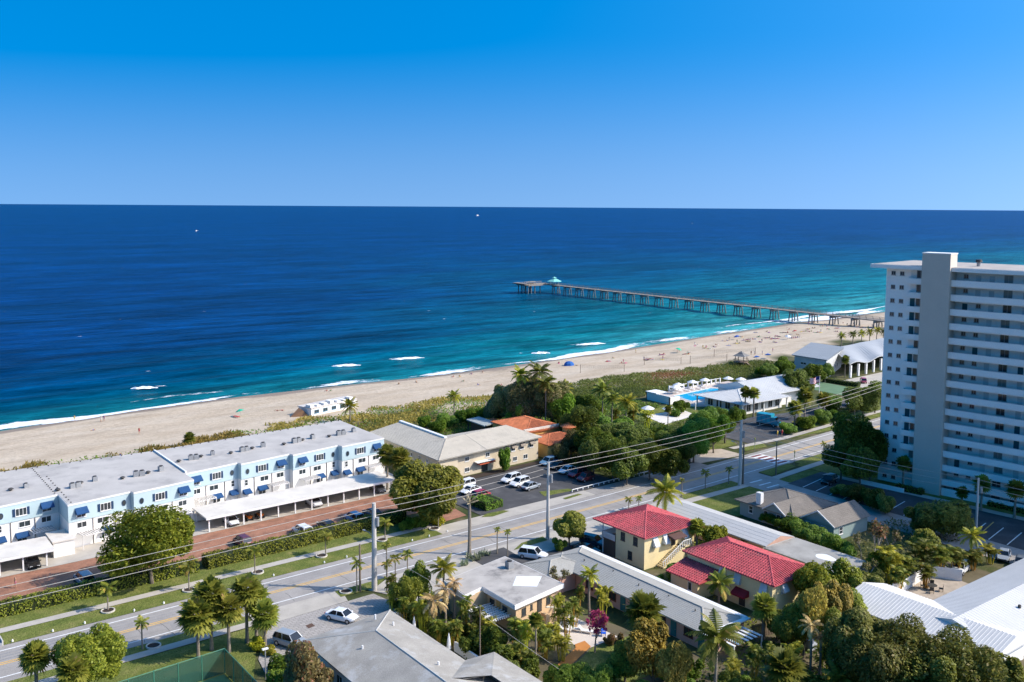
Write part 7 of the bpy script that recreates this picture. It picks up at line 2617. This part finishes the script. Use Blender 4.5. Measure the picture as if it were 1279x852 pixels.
LEAF = {'broad': 'leaf_mid', 'broadS': 'leaf_mid', 'broadD': 'leaf_dark', 'broadG': 'leaf_green', 'broadB': 'leaf_brown', 'broadY': 'leaf_yellow', 'broadO': 'leaf_olive', 'pine': 'leaf_olive', 'shrub': 'leaf_green', 'shrubY': 'leaf_bright', 'shrubR': 'leaf_red', 'shrubD': 'leaf_dark', 'shrubO': 'leaf_olive'}


def plant(kind, place, x, y, h, r, many):
    desc, cat = KINDS[kind]
    nm = {'palm': 'palm_tree', 'tree': 'broadleaf_tree', 'shrub': 'shrub', 'plant': 'agave'}[cat]
    if kind in ('bare', 'bouga'):
        nm = 'bare_tree'
    if kind == 'pine':
        nm = 'pine_tree'
    t = thing(nm, desc + ' ' + place, cat, (x, y, min(0.0, ground_z(x, y)) + .02), random.uniform(0, 6.28), (desc + 's ' + place) if many else None)
    if kind in ('sabal', 'sabalS', 'sabalF', 'coco', 'coco0', 'dry', 'street'):
        ck, mat, tr = {'sabal': ('sabal', 'palm_sabal', .2), 'sabalS': ('sabal', 'palm_green', .12), 'sabalF': ('fanbig', 'palm_green', .2), 'coco': ('coco', random.choice(['palm_green', 'palm_lime']), .16), 'coco0': ('sparse', 'leaf_grey', .26), 'dry': ('dry', 'palm_dry', .15), 'street': ('street', 'palm_green', .09)}[kind]
        up_ = {'sabal': .72, 'sabalS': .7, 'sabalF': .7, 'coco': .6, 'coco0': .7, 'dry': .5, 'street': .45}[kind]
        hc = max(h - r * up_, h * .35)
        put('trunk', PTRUNKS[0 if kind in ('street', 'sabal') else random.randrange(3)], t, scale=(tr, tr, hc))
        if kind == 'street':
            MB().tube((0, 0, hc - .02), (0, 0, hc + .3), .085, .05).build('crownshaft', CROWNSH, t)
        rr = r * (1.18 if kind in ('coco', 'street', 'dry', 'coco0') else 1.08)
        put('crown', palm_crown(ck, mat), t, (0, 0, hc), random.uniform(0, 6), (rr, rr, rr))
    elif kind == 'areca':
        put('fronds', random.choice(ARECA), t, scale=(r * 1.15, r * 1.15, h * 1.02))
    elif kind in ('bare', 'bouga'):
        me, lm = BOUGA if kind == 'bouga' else random.choice(BARE)
        put('branches', me, t, scale=(max(r * 1.2, h * .6), max(r * 1.2, h * .6), h * .8))
        if lm:
            put('leaves', lm, t, scale=(max(r * 1.2, h * .6), max(r * 1.2, h * .6), h * .8))
    elif kind == 'agave':
        put('leaves', AGAVE, t, scale=(r, r, h * 1.1))
    elif cat == 'shrub':
        cls = 'S' if r < 1.7 else 'M'
        put('stem', TRUNKS[0], t, scale=(.05, .05, h * .5 / TRH))
        put('crown', crown(LEAF[kind], cls), t, (0, 0, h * .45), 0, (r * 1.05, r * 1.05, h * .62))
    else:
        cls = 'P' if kind == 'pine' else ('S' if r < 1.6 else ('M' if r < 3.3 else 'L'))
        rv = min(max(r * .95, h * .48), h * .56)
        hc = h - rv * .85
        tr = .05 + r * .035
        put('trunk', random.choice(TRUNKS), t, scale=(tr, tr, hc / TRH * 1.1))
        put('crown', crown(LEAF[kind], cls), t, (0, 0, hc), 0, (r * 1.06, r * 1.06, rv * 1.05))
    return t


MARKS = [('villa turret', 136.6, 158.9), ('kerb rail', 135, 133.6), ('club patio', 179, 167), ('swimming pool', 205, 182), ('teal truck', 191, 146), ('red SUV', 123, 140), ('yellow hydrant', 158, 139), ('storage shed', 97, 67), ('board fence', 100, 71), ('white gable', 110, 62), ('motel arbor', 89, 72), ('patio table', 126.6, 67.6), ('lamp pole', 62.8, 114.5), ('lattice pergola', 68.5, 95), ('slim pole', 60.6, 85.6), ('sun loungers', 77, 88), ('court corner', 37, 103.6), ('silver SUV', 46, 105.6), ('near sidewalk', 34, 114), ('tower shaft', 167, 88), ('car park pole', 154.6, 75.5), ('flagpole', 216, 149), ('maroon awning', 99.5, 80), ('orange path', 71, 82), ('dune pavilion', 128, 180), ('long carport', 70, 152), ('short carport', 25, 150), ('white hatchback', 136.4, 68.6), ('silver sedan', 147.3, 67.4)]
for kind, place, rows in TREES:
    for (x, y, h, r) in rows:
        t = plant(kind, place, x, y, h, r, len(rows) > 1)
        if len(rows) > 2:
            m = min(MARKS, key=lambda q: (q[1] - x) ** 2 + (q[2] - y) ** 2)
            lab = t['label'] + ' nearest the ' + m[0]
            if math.hypot(m[1] - x, m[2] - y) < 16 and len(lab.split()) <= 16:
                t['label'] = lab


# clipped hedges: dark core with leaves over every side
def hedge(label, poly_line, w, h, mat, dens=42):
    t = thing('hedge', label, 'hedge')
    V, LV = [], []
    core = MB()
    for (a, b) in zip(poly_line, poly_line[1:]):
        d = Vector((b[0] - a[0], b[1] - a[1], 0))
        L = d.length
        d.normalize()
        n = Vector((-d.y, d.x, 0))
        A0 = Vector((a[0], a[1], 0))
        q = [A0 + n * .1, A0 + d * L + n * .1, A0 + d * L + n * (w - .1), A0 + n * (w - .1)]
        core.prism([(p.x, p.y) for p in q], .02, h - .12)
        N = int(dens * L * (w + h * 2))
        u, v_ = RNG.uniform(0, L, N), RNG.uniform(0, w + 2 * h, N)
        for s, k in zip(u, v_):
            bmp = .13 * math.sin(s * 1.3) + .1 * math.sin(s * 2.9 + 1)
            if k < h:
                p, nr = A0 + d * s + n * (-.02 - bmp * .5) + Vector((0, 0, k)), -n
            elif k < h + w:
                p, nr = A0 + d * s + n * (k - h) + Vector((0, 0, h + bmp)), Vector((0, 0, 1))
            else:
                p, nr = A0 + d * s + n * (w + .02) + Vector((0, 0, k - h - w)), n
            V.append((tuple(p), tuple(nr)))
        for e, s in ((0, -1), (L, 1)):
            for k in range(int(dens * w * h)):
                p = A0 + d * e + n * RNG.uniform(0, w) + Vector((0, 0, RNG.uniform(0, h)))
                V.append((tuple(p), tuple(d * s)))
    c = np.array([p for p, _ in V])
    nr = np.array([q for _, q in V])
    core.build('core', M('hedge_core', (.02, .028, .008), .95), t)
    lv = RNG.uniform(.05, .95, len(c))
    o = put('leaves', quads_mesh('leaves', leaves(c, nr + np.array([0, 0, .4]), .19), lv, MATS[mat]), t)
    o['kind'] = 'stuff'
    return t


hedge('long clipped hedge between the sidewalk and the brick drive', [(-40, 134.6), (10, 135.1), (45.2, 135.5)], 2.5, 1.6, 'leaf_mid', 30)
hedge('clipped hedge along the brick drive beside the long carport', [(46.6, 135.6), (64, 136.2), (81.5, 137.0)], 2.7, 1.7, 'leaf_mid', 34)
hedge('square clipped hedge at the apartments lot mouth', [(95.6, 133.4), (99.6, 133.6)], 4.6, 1.5, 'leaf_green', 34)
hedge('low dark hedge along the tower base by the shaft', [(171.5, 82), (173.2, 62)], 1.4, .9, 'leaf_dark', 26)
hedge('low hedge at the tower corner terrace', [(166.8, 97.5), (167.6, 92.5)], 1.8, 1.0, 'leaf_dark', 26)
hedge('hedge of dark plants along the club drive', [(196, 140.5), (214, 142.3), (226, 143.4)], 2.2, 1.0, 'leaf_mid', 22)
hedge('dark hedge behind the green court by the grey roofed building', [(254.5, 174.5), (256, 163)], 1.8, 1.2, 'leaf_dark', 18)


def in_poly(x, y, poly):
    c = False
    for (x0, y0), (x1, y1) in zip(poly, poly[1:] + poly[:1]):
        if (y0 > y) != (y1 > y) and x < (x1 - x0) * (y - y0) / (y1 - y0) + x0:
            c = not c
    return c


def cover(name, poly, dens, hgt, size, mat, aspect=3.0, patch=.35, seedp=0.0, upright=True, tone=None):
    xs, ys = [p[0] for p in poly], [p[1] for p in poly]
    area = (max(xs) - min(xs)) * (max(ys) - min(ys))
    n = int(area * dens)
    X, Y = RNG.uniform(min(xs), max(xs), n), RNG.uniform(min(ys), max(ys), n)
    C_, N_, T_ = [], [], []
    for x, y in zip(X, Y):
        f = .5 + .25 * math.sin(x * .31 + seedp) * math.sin(y * .37 + 1) + .25 * math.sin(x * .13 + 2) * math.sin(y * .17 + seedp)
        jx, jy = x + 1.5 * math.sin(y * .8), y + 1.5 * math.sin(x * .6)
        if f < patch * RNG.uniform(.5, 1.2) or not in_poly(jx, jy, poly):
            continue
        hh = hgt * (.4 + .8 * f)
        C_.append((x, y, min(0, ground_z(x, y)) + hh * RNG.uniform(.15, 1)))
        N_.append((RNG.normal(0, 1), RNG.normal(0, 1), .25) if upright else (RNG.normal(0, .4), RNG.normal(0, .4), 1))
        T_.append(f)
    V = leaves(np.array(C_), np.array(N_), size, aspect, .3 if upright else .5)
    lv = np.array(T_) * .5 + RNG.uniform(-.12, .42, len(T_))
    if tone:
        lv = np.array([tone(c[0], c[1]) for c in C_]) + RNG.uniform(-.2, .2, len(C_))
    return tag(put(name, quads_mesh(name, V, lv, MATS[mat])), kind='stuff')


cover('dune_grass', [(20, 199), (29.8, 210.9), (39.8, 216.0), (53.9, 212.0), (53, 200), (31, 200), (20, 200)], 14, 1.0, .36, 'dune_grass', 3, .62)
cover('dune_grass', [(54.5, 200), (56.4, 210.5), (70, 213), (85.6, 217.7), (88, 205), (86, 200), (60, 200)], 13, 1.0, .36, 'dune_grass', 3, .66)
cover('dune_scrub', [(28, 204), (30, 209), (46, 213), (66, 212), (86, 216), (120, 220), (160, 216), (160, 200), (125, 200), (88, 204)], 4, 1.0, .36, 'leaf_green', 1.6, .62, 4.4, False)
cover('dune_grass', [(88, 212), (92, 220), (111.2, 222.0), (141.8, 223.9), (166.6, 219.2), (160, 196), (134, 188), (120, 186), (106, 182), (95, 186)], 8, .65, .33, 'dune_grass', 3, .62, 1.3)
cover('ground_cover', [(107, 166), (124, 172), (125, 184), (134, 190), (160, 190), (166, 206), (140, 205), (120, 190), (108, 182)], 8, .8, .34, 'leaf_green', 1.6, .3, 2.2, False)
cover('seagrape_thicket', [(167, 207), (180, 219), (206.3, 221.5), (236.5, 214.9), (267.6, 213.1), (278, 202), (256, 190), (232, 193), (203, 193), (186, 190), (174, 195)], 15, .95, .34, 'seagrape', 1.3, .16, .6, False, lambda x, y: .42 + .42 * math.exp(-((x - 222) / 26) ** 2 - ((y - 208) / 9) ** 2) + .16 * math.sin(x * .19) * math.sin(y * .23))
cover('ground_cover', [(140, 176), (186, 176), (186, 192), (174, 200), (166, 206), (150, 196), (140, 186)], 11, .9, .36, 'leaf_green', 1.4, .2, 3.1, False)
cover('undergrowth', [(128, 134.6), (150, 135), (160, 147), (176, 150), (192, 157), (170, 162), (170, 176), (140, 176), (138, 154), (128.4, 152)], 7, .9, .36, 'leaf_dark', 1.5, .1, 4.0, False)
cover('undergrowth', [(92, 72.5), (120, 73), (118, 69.6), (105, 69), (104, 50), (80, 55), (66, 62), (66, 73), (84, 72)], 7, .6, .3, 'leaf_dark', 1.5, .15, 5.0, False)
cover('undergrowth', [(123, 71), (152, 78), (152, 90), (140, 86), (124, 86)], 6, .5, .3, 'leaf_brown', 1.5, .25, 6.0, False)
cover('undergrowth', [(110.6, 75), (114.4, 75), (114.4, 106), (110.8, 106)], 9, .7, .3, 'leaf_mid', 1.5, .15, 7.0, False)
cover('undergrowth', [(62.2, 84), (66.5, 84), (66.4, 104), (58.4, 104.2), (58.2, 100.8)], 9, .7, .3, 'leaf_dark', 1.5, .15, 7.5, False)
cover('undergrowth', [(93.3, 74), (96.2, 74), (99.8, 90), (98, 96), (93.4, 103)], 8, .5, .3, 'leaf_mid', 1.5, .25, 8.0, False)

# ------------------------------------------------------------------ people
SKIN = M('skin', (.42, .24, .15), .6, .05)


def figure(kind):
    J = {
        'stand': dict(pel=(0, 0, .95), ch=(0, 0, 1.32), nk=(0, 0, 1.48), hd=(0, .03, 1.66), sL=(.19, 0, 1.42), eL=(.25, .02, 1.12), wL=(.27, .08, .86), sR=(-.19, 0, 1.42), eR=(-.25, .02, 1.12), wR=(-.27, .08, .86), hL=(.1, 0, .9), kL=(.12, .05, .5), aL=(.12, .12, .06), tL=(.12, .25, .03), hR=(-.1, 0, .9), kR=(-.12, .02, .5), aR=(-.12, -.1, .06), tR=(-.12, .04, .03)),
        'sit': dict(pel=(0, 0, .14), ch=(0, -.12, .5), nk=(0, -.14, .66), hd=(0, -.12, .84), sL=(.19, -.14, .6), eL=(.25, -.24, .35), wL=(.24, -.34, .08), sR=(-.19, -.14, .6), eR=(-.25, -.24, .35), wR=(-.24, -.34, .08), hL=(.1, .04, .13), kL=(.14, .42, .42), aL=(.13, .72, .07), tL=(.13, .86, .05), hR=(-.1, .04, .13), kR=(-.14, .44, .4), aR=(-.13, .74, .07), tR=(-.13, .88, .05)),
        'lie': dict(pel=(0, 0, .14), ch=(0, -.38, .15), nk=(0, -.54, .16), hd=(0, -.72, .17), sL=(.19, -.48, .15), eL=(.34, -.36, .1), wL=(.3, -.1, .07), sR=(-.19, -.48, .15), eR=(-.34, -.36, .1), wR=(-.3, -.1, .07), hL=(.1, .05, .13), kL=(.12, .46, .14), aL=(.12, .88, .09), tL=(.13, .95, .2), hR=(-.1, .05, .13), kR=(-.13, .45, .24), aR=(-.12, .84, .09), tR=(-.13, .92, .2))}[kind]
    E_ = [('pel', 'ch'), ('ch', 'nk'), ('nk', 'hd'), ('ch', 'sL'), ('sL', 'eL'), ('eL', 'wL'), ('ch', 'sR'), ('sR', 'eR'), ('eR', 'wR'), ('pel', 'hL'), ('hL', 'kL'), ('kL', 'aL'), ('aL', 'tL'), ('pel', 'hR'), ('hR', 'kR'), ('kR', 'aR'), ('aR', 'tR')]
    R = dict(pel=.15, ch=.15, nk=.06, hd=.105, sL=.065, eL=.045, wL=.035, hL=.09, kL=.06, aL=.042, tL=.035)
    for k in list(R):
        if k.endswith('L'):
            R[k[:-1] + 'R'] = R[k]
    names = list(J)
    me = bpy.data.meshes.new('skeleton')
    me.from_pydata([J[n] for n in names], [(names.index(a), names.index(b)) for a, b in E_], [])
    o = bpy.data.objects.new('skeleton', me)
    C.objects.link(o)
    o.modifiers.new('skin', 'SKIN')
    for i, n in enumerate(names):
        sv = me.skin_vertices[0].data[i]
        sv.radius = (R[n], R[n] * .85)
        sv.use_root = (n == 'pel')
    o.modifiers.new('sub', 'SUBSURF').levels = 1
    dg = bpy.context.evaluated_depsgraph_get()
    out = bpy.data.meshes.new_from_object(o.evaluated_get(dg))
    out.name = 'person'
    bpy.data.objects.remove(o, do_unlink=True)
    out.materials.clear()
    out.materials.append(SKIN)
    out.materials.append(SKIN)
    out.materials.append(SKIN)
    pv, cv, hv = Vector(J['pel']), Vector(J['ch']), Vector(J['hd'])
    ax = (cv - pv)
    idx = []
    for p in out.polygons:
        c = p.center
        t = (c - pv).dot(ax) / ax.length_squared
        m = 0
        if abs(c.x) < .2 and t < .25 and (c - pv).length < .3:
            m = 1
        if abs(c.x) < .2 and .3 < t < 1.15 and (c - hv).length > .2:
            m = 2
        if (c - hv).length < .2 and (c - hv).dot(ax) > .02 * ax.length and c.y < hv.y + .06:
            m = 3
        idx.append(m)
    out.materials.append(M('hair', (.05, .03, .02)))
    out.polygons.foreach_set('material_index', idx)
    out.polygons.foreach_set('use_smooth', [True] * len(idx))
    return out


FIG = {k: figure(k) for k in ('stand', 'sit', 'lie')}
CLOTH = {'white': (.7, .7, .7), 'red': (.45, .04, .05), 'blue': (.04, .12, .4), 'black': (.02, .02, .022), 'green': (.05, .3, .15), 'pink': (.55, .15, .25), 'yellow': (.6, .45, .05), 'purple': (.2, .06, .3)}
VERB = {'stand': 'standing', 'sit': 'sitting', 'lie': 'lying'}
TOWEL = MB().box(-.45, -1.0, 0, .45, 1.0, .03).mesh('towel', WHITETRIM)


def person(pose, x, y, col, label, group):
    o = put('person', FIG[pose], None, (x, y, ground_z(x, y) + (.04 if pose == 'lie' else .0) + (.06 if y < 200 else 0)), random.uniform(0, 6.28))
    tag(o, label, 'person', group)
    for s in (1, 2):
        o.material_slots[s].link = 'OBJECT'
    o.material_slots[1].material = M('cloth_' + col, CLOTH[col])
    o.material_slots[2].material = M('cloth_' + col, CLOTH[col]) if random.random() < .75 else SKIN
    return o


cols = list(CLOTH)
for pose, place, rows in PEOPLE:
    for (x, y) in rows:
        c = random.choice(cols)
        person(pose, x, y, c, 'person in %s clothes %s %s' % (c, VERB[pose], place), '%s %s people %s' % (c, VERB[pose], place))
for pose, x, y in CROWD:
    c = random.choice(cols)
    p = person(pose, x, y, c, 'bather in %s %s on the crowded sand before the pier' % (c, VERB[pose]), '%s bathers %s on the crowded sand' % (c, VERB[pose]))
    if pose == 'lie' or random.random() < .35:
        tc = random.choice(cols)
        o = put('towel', TOWEL, None, (x, y, ground_z(x, y) + .0), p.rotation_euler.z)
        o.material_slots[0].link = 'OBJECT'
        o.material_slots[0].material = M('cloth_' + tc, CLOTH[tc])
        tag(o, '%s beach towel under a bather on the crowded sand' % tc, 'towel', '%s towels on the crowded sand' % tc)
